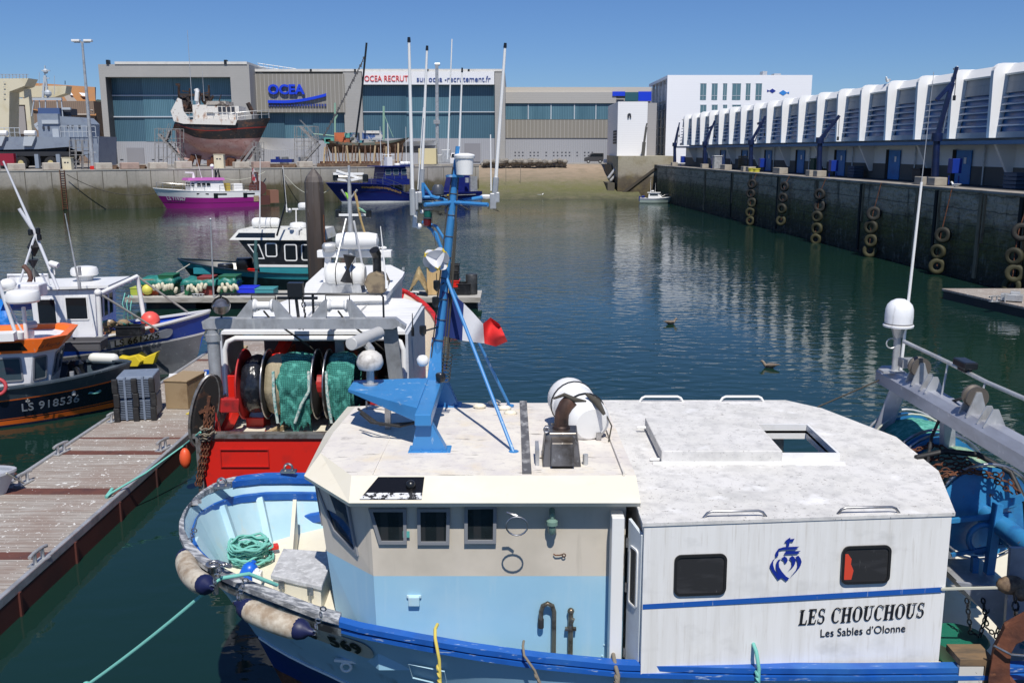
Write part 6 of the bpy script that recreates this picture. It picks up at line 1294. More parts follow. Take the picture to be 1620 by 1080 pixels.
netroll(dy,dx(445),dx(501),dz_,.70,netd,'net_roll',rt,11,ax='x',lump=.07); netroll(dy,dx(523),dx(566),dz_,.70,netd,'net_roll',rt,15,ax='x',lump=.07)
def drape(u0, u1, ztop, zbot, name, seed=0):
    rows = []; a = MB()
    for j in range(22):
        t = j/21; r = []
        for i in range(26):
            s_ = i/25; x = dx(u0)+(dx(u1)-dx(u0))*s_; zb_ = zbot+.28*noise.noise(Vector((s_*3,seed,0)))+.12*(int(s_*7+seed)%2)
            x += .10*sin(t*2.5)*(.5-s_); z = ztop+(zb_-ztop)*t; y = dy-.74-.05*sin(s_*14+seed)*t-.03*noise.noise(Vector((s_*6,t*6,seed)))*2+(0 if t > .15 else .06*(.15-t)*10); r.append(Vector((x,y,z)))
        rows.append(r)
    a.grid(rows); return a.build(name, netd, rt, smooth=70, solid=.03)
drape(452,504,2.5,1.28,'net_drape',1); drape(526,566,2.5,1.45,'net_drape',4)
a = MB()
for (u0,u1,m_) in ((446,452,0),(500,478,1),(527,534,0)):
    a.tube([(dx(u0),dy-.70,2.6),(dx(u0)+.02,dy-.82,2.2),(dx((u0+u1)/2),dy-.85,1.9),(dx(u1),dy-.85,1.5)],.035,7)
a.build('head_rope', mat('rope_grey_white',(.5,.55,.5),.9,layers=[dict(s=20,lo=.45,hi=.6,c=(.12,.3,.28))]), rt, smooth=60)
a = MB(); a.cbox((dx(377),dy,2.1),(.32,.5,.6)); a.cbox((dx(400),dy+.3,1.2),(.4,.6,.35)); a.bar((dx(375),dy,1.7),(dx(350),dy-.3,.9),.2); a.bar((dx(448),dy+.8,3.1),(dx(432),dy+.3,2.6),.2,.2); a.build('winch_motor', red, rt, bevel=.02)
a = MB(); a.bar((dx(365),19.5,1.9),(dx(388),19.7,1.85),.22,.3); a.bar((dx(352),19.5,2.0),(dx(356),19.6,.9),.2,.16); a.box((dx(612),19.9,1.6),(dx(632),20.5,1.95)); a.box((dx(588),20.0,1.7),(dx(602),20.4,2.1)); a.build('winch_bed', reddrum, rt, bevel=.02)
a = MB(); a.tube([(dx(425),19.9,1.19),(dx(445),19.55,1.2),(dx(475),19.6,1.2),(dx(488),19.9,1.19)],.03,7); a.build('red_hose', reddrum, rt)
# wheelhouse
zw = 3.55; wp = [G(u,v,zw) for u,v in ((478,470),(484,448),(510,424),(535,420),(618,419),(640,430),(637,437),(611,468))]
a = MB(); a.prism([p-Vector((0,0,.12)) for p in wp],(0,0,.12)); wr = a.build('wheelhouse_roof', MATS['roof_bright'], rt)
c_ = sum(wp, Vector())/8
a = MB(); q = [Vector((c_.x+(p.x-c_.x)*.9,c_.y+(p.y-c_.y)*.93,1.5)) for p in wp]; q2 = [Vector((p.x,p.y,zw-.12)) for p in [c_+(p-c_)*.95 for p in wp]]; a.add(q+q2,[(i,(i+1)%8,8+(i+1)%8,8+i) for i in range(8)]); a.build('wheelhouse_wall', whitec, rt)
raft(rt, W(547,434,24.6)+Vector((0,0,.0)), 1.05, .30, (1,0,0), white)
a = MB(); c = W(545,450,24.4); a.prism([(c.x-.75,c.y,zw),(c.x+.45,c.y,zw),(c.x+.4,c.y,zw+.3),(c.x-.55,c.y,zw+.3)],(0,.03,0)); a.prism([(c.x-.75,c.y+.6,zw),(c.x+.45,c.y+.6,zw),(c.x+.4,c.y+.6,zw+.3),(c.x-.55,c.y+.6,zw+.3)],(0,.03,0)); a.build('raft_cradle', galv, rt)
a = MB(); c = W(597,440,24.4); a.lathe((c.x,c.y-.3,zw+.3),(0,1,0),[(0,.27),(.05,.31),(.5,.31),(.55,.25)],8); ex_ = a.build('exhaust_casing', mat('bronze_weathered',(.28,.22,.14),.5,.4,layers=[dict(s=4,lo=.45,hi=.65,c=(.14,.11,.08))]), rt)
a = MB(); a.cyl((c.x,c.y,zw+.5),(c.x,c.y,zw+1.0),.11,n=12); a.cyl((c.x,c.y,zw+1.0),(c.x-.05,c.y-.1,zw+1.15),.13,n=12); a.build('exhaust_pipe', blackp, rt, smooth=40)
yb = 26.3; zb_ = W(560,401,yb).z; a = MB(); a.bar((W(503,401,yb).x,yb,zb_),(W(620,401,yb).x,yb,zb_),.3,.2); a.bar((W(520,420,yb).x,yb,zb_),(W(516,440,yb).x,yb,zw),.16); a.bar((W(602,420,yb).x,yb,zb_),(W(606,440,yb).x,yb,zw),.16); a.build('antenna_arch', whitec, rt, bevel=.02)
a = MB(); c = W(521,390,yb); a.lathe(c+Vector((.18,-.1,0)),(-1,-.5,0),[(0,.12),(.1,.14),(.3,.13),(.35,.08)],12); a.cyl(c-Vector((0,0,.25)),c,.04,n=8); a.build('searchlight', galv, rt, smooth=50)
a = MB()
for u in (597,607): c = W(u,392,yb); a.cyl(c-Vector((0,0,.2)),c,.03,n=8); a.sphere(c,.09,10,(1,1,.5))
a.build('gps_puck', whitec, rt, smooth=50)
whip(rt, W(612,455,24.0), W(602,358,24.0).z-W(612,455,24).z, whitec, .025, (-.12,0)); whip(rt, W(653,530,21.0), .5, blackp, .02)
for (u,v) in ((638,427),):
    a = MB(); a.cyl(W(u,v,27),W(u,v-4,27),.04,n=6); a.build('stanchion', galv, rt)
ym = 26.0; mp0, mp1 = W(556,425,ym), W(552,262,ym)
a = MB(); a.tube([mp0, mp0.lerp(mp1,.5), mp1],[.09,.07,.035],10); a.tube([W(540,300,ym),W(552,318,ym),W(565,300,ym)],.03,6); a.build('mast', galv, rt, smooth=40)
a = MB()
for (p,q_) in (((527,275),(575,275)),((532,270),(572,283)),((535,284),(550,286)),((555,285),(575,281)),((536,340),(580,340))): a.bar(W(*p,ym-.1),W(*q_,ym+.1),.06)
a.build('crosstree', whitec, rt)
a = MB(); a.tube([W(527,436,ym-1),W(548,345,ym)],.03,7); a.tube([W(578,445,ym-1.5),W(560,350,ym)],.03,7); a.tube([W(563,425,ym),W(556,340,ym)],.02,6); a.build('mast_leg', galv, rt)
a = MB()
for u,v in ((531,282),(578,284),(535,340),(583,340)): c = W(u,v,ym); a.lathe(c-Vector((0,0,.08)),(0,0,1),[(0,.05),(.02,.08),(.2,.08),(.22,.05)],8)
a.build('lamp', blackp, rt, smooth=40)
a = MB(); c = W(547,425,24.2); h = .35; a.lathe(c-Vector((0,0,h)),(.15,0,1),[(0,.16),(h,.03),(2*h,.16)],4); a.build('day_shape', black, rt)
a = MB(); c = W(565,381,ym); a.lathe(c-Vector((.6,0,0)),(1,0,.0),[(0,.02),(.05,.2),(.3,.24),(.9,.24),(1.15,.2),(1.2,.02)],14); a.build('radar_housing', whitec, rt, smooth=50)
a = MB(); a.tube([W(573,405,ym+.8),W(583,378,ym+.8)],.07,7); a.tube([W(590,395,27),W(572,378,27),W(590,376,27)],.04,6); a.build('blue_davit', skyb, rt)
def cloth_flag(pts, y, m, nm):
    a = MB(); a.add([W(u,v,y+.04*i) for i,(u,v) in enumerate(pts)],[tuple(range(len(pts)))]); return a.build(nm, m, rt, solid=.01)
cloth_flag([(546,304),(550,306),(552,318),(549,316)], 25.9, mat('pennant_lime',(.35,.8,.08),.7), 'pennant'); cloth_flag([(567,328),(574,331),(580,337),(571,334)], 25.9, mat('pennant_pale_green',(.3,.6,.4),.7), 'pennant')
a = MB(); a.tube([W(561,303,ym),W(570,345,ym),W(577,368,ym)],.03,6); a.tube([W(564,310,ym),W(572,350,ym),W(577,368,ym)],.02,6); a.build('flag_pole', mat('bamboo',(.4,.28,.12),.7), rt)
# trawl door on the port quarter, chains, ropes
a = MB(); cx_, cy_ = W(322,650,19.3).x, 19.3; zc_ = W(322,650,19.3).z
o_ = [Vector((cx_+.22*sin(t)+.17*cos(t), cy_+.35*sin(t)*.6, zc_+.78*cos(t))) for t in [2*pi*i/28 for i in range(28)]]
a.prism(o_, (.10,.03,0)); td2 = a.build('trawl_door', mat('door_rust',(.022,.019,.018),.7,layers=[dict(s=2,lo=.56,hi=.68,c=(.14,.055,.025)),dict(s=8,lo=.6,hi=.7,c=(.1,.06,.04))]), None); tag(td2, 'oval black and rusty trawl door hanging between the plank pontoon and the red stern', 'trawl door')
b = MB(); b.tube([p+Vector((.02,-.01,0)) for p in o_],.035,6,closed=True); b.v = [p-Vector(td2.location) for p in b.v]; ob_ = b.build('edge_rim', MATS['bare_steel'], td2, smooth=60)
b = MB(); b.bar(Vector((cx_+.05,cy_-.12,zc_-.3)),Vector((cx_+.18,cy_-.1,zc_+.35)),.06); b.bar(Vector((cx_-.05,cy_-.12,zc_)),Vector((cx_+.2,cy_-.1,zc_+.1)),.06); b.v = [p-Vector(td2.location) for p in b.v]; b.build('bracket', rust, td2)
for k in range(3): chain([(dx(350+k*6),19.2,1.9),(dx(348+k*5),19.1,1.4),(dx(338+k*4),19.1,.7),(dx(330+k*3),19.1,.2)], rust, 'chain', rt, s=.05)
a = MB(); a.sphere((dx(306)+.1,19.25,.80),.12,14,(1,1,1.9)); tag(a.build('orange_float', mat('float_orange',(.75,.10,.03),.45,layers=[dict(s=5,lo=.5,hi=.7,c=(.6,.07,.02))]), None, smooth=60), 'elongated orange float squeezed between the pontoon and the red stern', 'float')
coil((dx(352),19.15,1.2), .2, .02, 6, MATS['rope_brown'], 'rope_bundle', '', parent=rt, flat=.3, seed=31)
mr_ = [Vector((dx(345),19.0,1.45)),G(290,705,.95),G(230,748,.72),G(175,780,.58),G(168,786,.53)]
a = MB(); a.tube(mr_,.022,7); a.tube([G(168,786,.53)+Vector((.0,.1*k,.02*k)) for k in range(4)],.035,7); tag(a.build('mooring_rope', ropeg, None, smooth=60), 'pale green mooring rope from the red stern to the edge of the plank pontoon', 'rope')
# ================================================================== PONTOONS AND WHAT STANDS ON THEM
plank = mat('weathered_planks', (.34,.31,.28), .85, layers=[dict(k='wave',dir='Y',s=(1,2.15,1),lo=.14,hi=.04,c=(.07,.06,.05),prof='SAW'),dict(s=(.5,9,1),lo=.4,hi=.7,c=(.24,.19,.16)),dict(s=(1.5,14,1),lo=.5,hi=.68,c=(.42,.40,.37),a=.8),dict(s=.5,lo=.5,hi=.65,c=(.22,.15,.12),a=.5),dict(s=7,lo=.64,hi=.66,c=(.72,.72,.69)),dict(s=(18,18,18),o=(3,3,3),lo=.645,hi=.665,c=(.74,.74,.70))], bump=((3,14,3),.5,.02))
brnb = mat('pontoon_steel_brown', (.13,.05,.035), .7, layers=[dict(s=3,lo=.45,hi=.7,c=(.08,.035,.03)),dict(s=12,lo=.68,hi=.71,c=(.7,.7,.68))])
hullp = mat('pontoon_side', (.09,.028,.022), .6, layers=[dict(s=(1,1,1),lo=.45,hi=.7,c=(.05,.02,.018))])
pt = thing('pontoon', 'long weathered plank pontoon with brown steel crossbeams at the left of the photo', 'pontoon', (-9.05,20,0))
px0, px1 = -10.35, -7.75
a = MB(); a.box((px0+.08,5,.42),(px1-.08,33.5,.5)); a.build('deck', plank, pt)
a = MB()
for (u,v) in ((150,710),(140,724),(120,778),(60,880),(20,930)):
    pass
ys_ = [G(200,700,.5).y, G(200,716,.5).y, G(150,779,.5).y, G(60,879,.5).y]
for y in ys_[:1]+[G(220,690,.5).y]:
    pass
for y,w_ in ((G(230,693,.5).y,.12),(G(200,716,.5).y,.28),(G(100,777,.5).y,.34),(G(40,879,.5).y,.3),(G(40,879,.5).y-2.6,.3),(27.2,.25),(30.2,.25)):
    a = MB(); a.box((px0+.1,y-w_/2,.45),(px1-.1,y+w_/2,.506)); a.build('crossbeam', brnb, pt)
a = MB(); a.box((px0,5,.38),(px0+.09,33.5,.55)); a.build('edge_rail', galv, pt, bevel=.02)
a = MB(); a.box((px1-.09,5,.38),(px1,33.5,.55)); a.build('edge_rail', galv, pt, bevel=.02)
a = MB(); a.box((px1-.05,5,-.3),(px1-.005,33.4,.38)); a.box((px0+.005,5,-.3),(px0+.05,33.4,.38)); a.build('side_plate', hullp, pt)
a = MB()
for k in range(14): a.box((px1-.01,6+k*1.95,-.2),(px1+.03,6.06+k*1.95,.4))
a.build('side_stiffener', hullp, pt)
def cleat(p, ang, pa, s=1.0):
    a = MB(); M_ = Matrix.Rotation(ang,3,'Z'); c = Vector(p)
    for k in (-.09,.09): a.cyl(c+M_@Vector((k*s,0,0)), c+M_@Vector((k*s,0,.16*s)), .028*s, n=8)
    a.tube([c+M_@Vector((x*s,0,z*s)) for x,z in ((-.2,.15),(-.1,.17),(.1,.17),(.2,.15))],.026*s,8); a.cbox(c+Vector((0,0,.01)),(.34*s,.14*s,.02),M_); return a.build('cleat', galv, pa, smooth=50)
for (u,v,an) in ((97,716,1.4),(62,889,1.5),(258,710,1.4),(182,665,1.2),(38,764,1.4)): cleat(G(u,v,.51), an, pt, 1.25)
# crates
gcr = mat('crate_grey_blue', (.17,.21,.28), .55, layers=[dict(s=4,lo=.5,hi=.75,c=(.12,.15,.2)),dict(s=20,lo=.66,hi=.7,c=(.4,.42,.45))])
cr = thing('pallet_boxes', 'two grey blue plastic pallet boxes tipped on their sides showing black skids', 'pallet box', (-9.45,23.6,.5))
P0 = Vector((-9.98,23.0,.5)); ux = Vector((.97,.17,0)).normalized(); uy = Vector((-.17,.97,0)).normalized()
def CB(mb_, x0,x1,y0,y1,z0,z1): 
    q = [P0+ux*x+uy*y+Vector((0,0,z)) for z in (z0,z1) for x,y in ((x0,y0),(x1,y0),(x1,y1),(x0,y1))]; mb_.add(q,[(0,3,2,1),(4,5,6,7),(0,1,5,4),(1,2,6,5),(2,3,7,6),(3,0,4,7)])
for z0 in (.02,.58):
    a = MB(); CB(a,.06,.95,.14,1.05,z0,z0+.54); bxp = a.build('box', gcr, cr, bevel=.03)
    a = MB()
    for i in range(11):
        for c0 in (.12,.55): CB(a,c0,c0+.30,.05,.14,z0+.03+i*.045,z0+.045+i*.045)
    for x in (.25,.68): CB(a,x,x+.05,.02,.14,z0,z0+.54)
    a.build('rib', gcr, bxp)
a = MB()
for x in (-.02,.44,.86):
    for k in range(3): CB(a,x+.02*(k%2),x+.14+.02*(k%2),-.05,.06,.0+k*.37,.36+k*.37)
a.build('skid', black, cr, bevel=.02)
def simple_box(name, c, d, m, label, cat, ang=0, lid=None, bevel=.02, open_=False, group=None):
    a = MB(); M_ = Matrix.Rotation(ang,3,'Z'); c = Vector(c); hx,hy = d[0]/2,d[1]/2
    if open_:
        t = .03
        for lo_,hi_ in (((-hx,-hy,0),(hx,hy,t)),((-hx,-hy,t),(-hx+t,hy,d[2])),((hx-t,-hy,t),(hx,hy,d[2])),((-hx+t,-hy,t),(hx-t,-hy+t,d[2])),((-hx+t,hy-t,t),(hx-t,hy,d[2]))):
            cc_ = Vector([(lo_[i]+hi_[i])/2 for i in range(3)]); a.cbox(c+M_@cc_, [hi_[i]-lo_[i] for i in range(3)], M_)
        for sg in (-1,1): a.cbox(c+M_@Vector((0,sg*(hy+.01),d[2]-.03)),(d[0]+.06,.03,.05),M_); a.cbox(c+M_@Vector((sg*(hx+.01),0,d[2]-.03)),(.03,d[1],.05),M_)
    else:
        a.cbox(c+Vector((0,0,d[2]/2)), d, M_); a.cbox(c+Vector((0,0,d[2]-.02)),(d[0]+.04,d[1]+.04,.05),M_)
    return tag(a.build(name, m, None, bevel=bevel), label, cat, group)
simple_box('brown_box', (-8.78,24.75,.5), (.62,1.1,.78), mat('box_brown',(.30,.22,.13),.8,layers=[dict(s=2,lo=.5,hi=.7,c=(.22,.15,.08))]), 'brown plywood box standing right of the grey pallet boxes', 'box', -.12)
simple_box('white_box', (-9.35,26.6,.5), (1.0,.7,.35), whitec, 'flat white box behind the grey pallet boxes', 'box', .3)
simple_box('blue_tub', (-8.75,27.3,.5), (.7,.6,.3), bluep, 'blue tub filled with orange rope at the far end of the plank pontoon', 'tub', .2, open_=True)
simple_box('red_tub', (-8.4,26.3,.5), (.35,.5,.3), red, 'small red tub beside the brown plywood box', 'tub', .1, open_=True)
a = MB(); c = G(205,580,.6); a.prism([c+Vector(v) for v in ((-.35,0,0),(.25,0,0),(.35,0,.15),(.2,0,.35),(-.1,0,.28),(-.3,0,.33))],(0,.35,0)); tag(a.build('yellow_crate', mat('crate_yellow',(.66,.52,.03),.5), None, bevel=.02), 'broken yellow crate lying left of the white box', 'crate')
a = MB(); c = G(232,576,.62); a.prism([c+Vector(v) for v in ((-.25,0,0),(.2,0,0),(.35,0,.38),(-.05,0,.22),(-.25,0,.36))],(0,.3,0)); tag(a.build('yellow_crate', MATS['crate_yellow'], None, bevel=.02), 'yellow crate with a raised corner just behind the white box', 'crate')
coil((-8.7,27.3,.62), .28, .03, 4, mat('rope_orange',(.4,.13,.05),.9), 'orange_rope', 'orange brown rope heaped in the blue tub', seed=12)
a = MB()
rnd = random.Random(2); pts = []
for i in range(60): pts.append(Vector((-8.15+.32*sin(i*.9)+rnd.uniform(-.06,.06), 23.2+i*.1, .53+.02*sin(i*2.1))))
a.tube(pts,.02,6); tag(a.build('yellow_rope', ropey, None, smooth=60), 'thin yellow rope snaking over the planks beside the red trawler', 'rope')
a = MB(); a.box((-8.35,28.4,.5),(-8.2,28.55,1.25)); a.box((-8.42,28.35,1.25),(-8.13,28.6,1.32)); tag(a.build('timber_post', wood, None, bevel=.01), 'short pale timber post at the far end of the plank pontoon', 'post')
# ---- middle pontoon with netting gear
mpn = thing('pontoon', 'narrow grey pontoon crowded with crates and net floats in the middle of the basin', 'pontoon', (-9.6,44.3,0))
x0, x1 = -17.85, -1.45
a = MB(); a.box((x0,43.2,.42),(x1,45.6,.55)); a.build('deck', mat('pontoon_grey',(.42,.41,.38),.85,layers=[dict(s=(1,8,1),lo=.5,hi=.7,c=(.3,.28,.26))]), mpn, bevel=.02)
a = MB(); a.box((x0+.02,43.15,.34),(x1-.02,43.2,.56)); a.build('edge_beam', mat('edge_timber_grey',(.36,.34,.30),.8,layers=[dict(s=(2,2,9),lo=.45,hi=.65,c=(.22,.2,.17))]), mpn)
for i in range(5):
    a = MB(); xx = x0+.9+i*3.25; a.box((xx,43.4,-.4),(xx+2.3,45.4,.42)); a.build('float_tank', mat('tank_dark',(.02,.018,.016),.7,layers=[dict(s=2,lo=.5,hi=.7,c=(.07,.04,.02))]), mpn)
gbin = mat('bin_green',(.015,.12,.05),.5,layers=[dict(s=3,lo=.5,hi=.7,c=(.01,.08,.04))]); tarp = mat('tarp_green',(.015,.16,.13),.45,layers=[dict(s=5,lo=.5,hi=.7,c=(.05,.3,.26))],bump=(5,.7,.06)); obin = mat('bin_orange',(.42,.07,.02),.6); rbin = mat('bin_red_brown',(.22,.035,.03),.6); flm = mat('float_cream',(.62,.58,.44),.6,layers=[dict(s=6,lo=.55,hi=.7,c=(.45,.38,.25))])
def xp(u): return (u-810)/1500*45.3
def gear_bin(u0, u1, h, m, lb, y=44.0, nm='gear_bin'):
    x_0, x_1 = xp(u0), xp(u1); return simple_box(nm, ((x_0+x_1)/2,y+.45,.55), (x_1-x_0,.95,h), m, lb, 'bin', open_=False)
gear_bin(237,262,.75,obin,'orange bin under the green tarpaulin at the left end of the grey pontoon')
gear_bin(263,286,.95,gbin,'tall green bin under the left green tarpaulin')
gear_bin(218,236,.35,mat('bin_lime',(.35,.42,.05),.6),'low lime green bin at the left end of the grey pontoon')
gear_bin(302,322,.6,gbin,'green bin hung with white floats left of the red brown bin')
gear_bin(323,345,.85,rbin,'red brown bin behind the thin pontoon post')
gear_bin(356,383,.9,gbin,'green bin hung with floats right of the red brown bin')
gear_bin(383,411,.35,mat('bin_blue',(.01,.03,.6),.5),'low bright blue bin on the grey pontoon')
gear_bin(411,440,.3,mat('bin_teal',(.05,.25,.28),.5),'low teal bin right of the bright blue bin')
def tarpaulin(u0, u1, z, lb, seed):
    a = MB(); rows = []
    for j in range(9):
        r = []
        for i in range(17):
            s_, t = i/16, j/8; x = xp(u0)+(xp(u1)-xp(u0))*s_; y = 43.85+1.2*t; e = min(s_,1-s_,t,1-t)*6; r.append(Vector((x,y,z-.12+.07*min(1,e)+.10*noise.noise(Vector((s_*4,t*3,seed)))-(.22 if e < .05 else 0))))
        rows.append(r)
    a.grid(rows); return tag(a.build('tarpaulin', tarp, None, smooth=70, solid=.03), lb, 'tarpaulin')
tarpaulin(232,289,1.42,'crumpled green tarpaulin over the orange and green bins at the left end',1); tarpaulin(297,354,1.36,'crumpled green tarpaulin over the red brown bin',5); tarpaulin(354,384,1.42,'small green tarpaulin right of the thin pontoon post',9)
rnd = random.Random(3); k = 0
for (u,v,n_) in ((247,452,2),(256,450,2),(262,449,2),(271,450,3),(301,456,2),(308,456,3),(316,455,2),(322,452,2),(349,450,3),(358,451,2),(368,453,3)):
    a = MB(); c = W(u,v,43.75); c.z = .95 if u not in (301,308) else .9
    for q in range(n_): b0 = c+Vector((q*.16-.1+rnd.uniform(-.03,.03),-.02*q,rnd.uniform(-.12,.10))); d_ = Vector((rnd.uniform(-.5,.5),0,1)).normalized()*.15; a.tube([b0-d_,b0-d_*.7,b0+d_*.7,b0+d_],[.03,.08,.08,.03],8)
    k += 1; tag(a.build('net_floats', flm, None, smooth=60), 'bunch of cream net floats hanging on a gear bin on the grey pontoon', 'floats', 'bunches of cream net floats on the gear bins')
a = MB(); a.sphere(W(233,458,43.8),.25,12); tag(a.build('yellow_buoy', mat('buoy_yellow',(.65,.6,.1),.5), None, smooth=60), 'round yellow buoy beside the lime green bin', 'buoy')
a = MB(); p = W(338,468,43.3); a.tube([Vector((p.x,43.3,.5)),Vector((W(333,347,43.3).x,43.3,W(333,347,43.3).z))],[.04,.03],8); a.sphere((W(333,347,43.3).x,43.3,W(333,347,43.3).z),.06,8); tag(a.build('thin_post', galv, None, smooth=50), 'thin grey post with a dark tip rising from the grey pontoon', 'post')
a = MB()
for k in range(3): a.tube([Vector((xp(216)+.13*k,43.6,.6)),Vector((xp(219)+.17*k,43.3,.75-.1*k)),Vector((xp(217)+.2*k,43.05,.3)),Vector((xp(222)+.1*k,43.0,-.1))],.022,6)
tag(a.build('rope_tangle', ropeg, None, smooth=60), 'green rope tangle hanging off the left end of the grey pontoon', 'rope')
for (u,v,s_) in ((325,464,.8),(333,464,.8),(659,465,1.3)):
    cleat(Vector((xp(u),43.45,.56)), 0, mpn, s_)
# right end of the middle pontoon
a = MB(); rows = []
for j in range(9):
    r = []
    for i in range(15):
        s_, t = i/14, j/8; x = xp(643)+(xp(680)-xp(643))*s_; pk = max(0, 1-abs(s_-.62)/.42)**.8; r.append(Vector((x,43.5+1.3*t,.6+1.35*pk*(1-abs(t-.5)*.9)+.15*noise.noise(Vector((s_*5,t*4,2))))))
    rows.append(r)
a.grid(rows); tag(a.build('net_heap', mat('net_tan',(.34,.25,.12),.95,layers=[dict(k='wave',dir='Z',s=(1,1,6),lo=.5,hi=.9,c=(.2,.14,.07),dist=4),dict(s=5,lo=.5,hi=.7,c=(.45,.36,.2))],bump=(25,.9,.04)), None, smooth=70, solid=.03), 'tan fishing net draped in a peak on the grey pontoon behind the blue mast', 'net')
a = MB(); a.box((xp(679),44,.56),(xp(714),45.2,1.95)); a.box((xp(679)-.02,43.96,.56),(xp(679)+.12,44,1.95)); tag(a.build('plywood_crate', mat('plywood',(.55,.38,.18),.7,layers=[dict(s=(6,1,1),lo=.5,hi=.7,c=(.45,.3,.14))]), None, bevel=.02), 'tall pale plywood crate on the grey pontoon behind the blue mast', 'crate')
for i,(z,m_,l_) in enumerate(((.56,blackp,'bottom dark crate of the stack at the right end of the grey pontoon'),(.92,red,'bright red crate amid the stack at the right end of the grey pontoon'),(1.28,blackp,'black slatted crate on top of the red crate'),(1.66,MATS['box_brown'] if False else black,'topmost black crate of the stack at the right end of the grey pontoon'))):
    simple_box('fish_crate', (xp(720.5),44.3,z), (xp(728)-xp(713),.7,.33), m_, l_, 'crate', open_=True)
simple_box('black_tub', (xp(735),44.3,.56), (.62,.7,.55), blackp, 'low black tub right of the crate stack', 'tub', open_=True)
a = MB(); c = Vector((xp(747),44.3,.56)); a.lathe(c,(0,0,1),[(0,.27),(.02,.28),(.9,.28),(.95,.25)],14); tag(a.build('oil_drum', mat('drum_dark',(.03,.033,.035),.5,layers=[dict(s=4,lo=.5,hi=.7,c=(.07,.07,.07))]), None, smooth=40), 'upright dark drum at the right end of the grey pontoon', 'drum')
# ---- right pontoon
rp2 = thing('pontoon', 'pale plank landing stage with dark sides at the foot of the right quay', 'pontoon', (23,40,0))
pg = [(21.3,46.6),(26.6,46.6),(27.8,26),(25.3,26)]
a = MB(); a.prism([(x,y,.38) for x,y in pg],(0,0,.12)); a.build('deck', plank, rp2, bevel=.02)
cn = Vector((24.6,38,0)); a = MB(); a.prism([(cn.x+(x-cn.x)*.98,cn.y+(y-cn.y)*.99,-.4) for x,y in pg],(0,0,.77)); a.build('tank', mat('tank_black',(.012,.014,.02),.5), rp2)
for (u,v) in ((1573,477),): cleat(G(u,v,.51), .3, rp2, 1.5)
a = MB(); p = G(1600,477,.5); a.cbox(p+Vector((0,0,.2)),(.9,.5,.3),Matrix.Rotation(-.5,3,'Z')); a.cbox(p+Vector((.2,.1,.4)),(.4,.5,.1),Matrix.Rotation(-.5,3,'Z')); a.bar(p+Vector((-.4,-.2,0)),p+Vector((-.4,-.2,.4)),.06); tag(a.build('mooring_bracket', galv, None, bevel=.02), 'grey steel mooring bracket on the pale landing stage at the right edge', 'bracket')
# ---- the octagonal pile
pb = W(499,470,45.9); a = MB(); r_ = .46; zt2 = W(493,288,45.9).z; zt3 = W(493,266,45.9).z
cxp = W(501,400,45.9).x
a.lathe((cxp,45.9,-1),(0,0,1),[(0,r_),(zt2+1,r_),(zt2+1.25,r_*.8),(zt3+1-.1,.12),(zt3+1,.02)],8); pl_o = thing('mooring_pile', 'tall dark octagonal mooring pile with a pointed weathered cap', 'pile', (cxp,45.9,0)); a.build('shaft', mat('pile_dark',(.05,.042,.038),.6,bands=[(0,(.02,.018,.015)),(2.5,(.045,.035,.03)),(4.5,(.09,.07,.06)),(8,(.13,.12,.115))],layers=[dict(s=(5,5,.4),lo=.5,hi=.65,c=(.05,.035,.025),a=.8),dict(s=(6,6,1),o=(0,0,3),lo=.63,hi=.7,c=(.3,.29,.28),a=.7)]), pl_o)
a = MB(); a.tube([(cxp+.5,45.4,.3),(cxp+.52,45.4,2),(cxp+.5,45.4,4.2)],.03,6); a.build('chain', rust, pl_o)
# ================================================================== BOATS MOORED AT THE LEFT
def boat(name, label, bow, ang, L, st, bands, cat='fishing boat', draft=.5, inner=None, deckz=.6, deckm=None, railm=None, railw=.14, railh=.07, n=36):
    # root sits below the stern centre at the water; local +x is the bow
    sx_, sy_ = bow[0]-L*cos(ang), bow[1]-L*sin(ang)
    t = thing(name, label, cat, (sx_, sy_, 0), ang, world=False); h = Hull(st)
    h.side(t, bands, n=n, draft=draft)
    if inner: h.inner(t, inner, depth=.5, th=.07, n=26, t0=0, t1=1, zfloor=deckz)
    if deckm: h.deck(t, deckm, deckz, n=26)
    if railm: h.rail(t, railm, w=railw, h=railh, n=40)
    def loc(p): p = Vector(p); d = p-Vector((sx_, sy_, 0)); return Vector((d.x*cos(ang)+d.y*sin(ang), -d.x*sin(ang)+d.y*cos(ang), d.z))
    return t, h, loc
blh = mat('hull_royal_blue', (.01,.055,.36), .3, layers=[dict(s=(2,2,6),lo=.5,hi=.7,c=(.012,.06,.33)),dict(s=(12,12,2),lo=.66,hi=.7,c=(.2,.25,.35),a=.6)]); grh = mat('hull_grey_lower', (.16,.17,.19), .5, layers=[dict(s=2,lo=.45,hi=.7,c=(.11,.115,.13)),dict(s=9,lo=.6,hi=.7,c=(.25,.26,.27))]); blin = mat('deck_blue', (.01,.07,.5), .45)
# --- LS 661265
ang = radians(5); st = stations(9.8, 3.5, 1.25, 1.25, 2.05, rake=.7, transom=.85, full=2.0, wl=.8, tb=.4)
bb, hb_, bl_loc = boat('fishing_boat', 'blue and grey fishing boat with a white gallows and a red buoy on its foredeck', (-9.9,30.75), ang, 9.8, st, [(-.05,.18,grh,1),(.18,.62,grh,3),(.62,.655,whitec,1),(.655,.95,blh,3),(.95,1,whitec,1)], inner=blin, deckz=.75, deckm=blin, railm=whitec, railw=.2, railh=.06)
numm = mat('number_black', (.01,.01,.012), .5); nump = mat('number_patch', (.33,.36,.42), .5)
g_ = hb_.mapf(7.75,.80,-1,.02,1); a = MB(); patch(a, g_, rrect(-1.05,-.16,1.05,.16,.15,8)); a.build('number_panel', nump, bb)
text('LS 661265', .30, None, numm, bb, 'lettering', off=.006, ext=.002, mapf=hb_.mapf(7.75,.80,-1,.045,1), space=1.05)
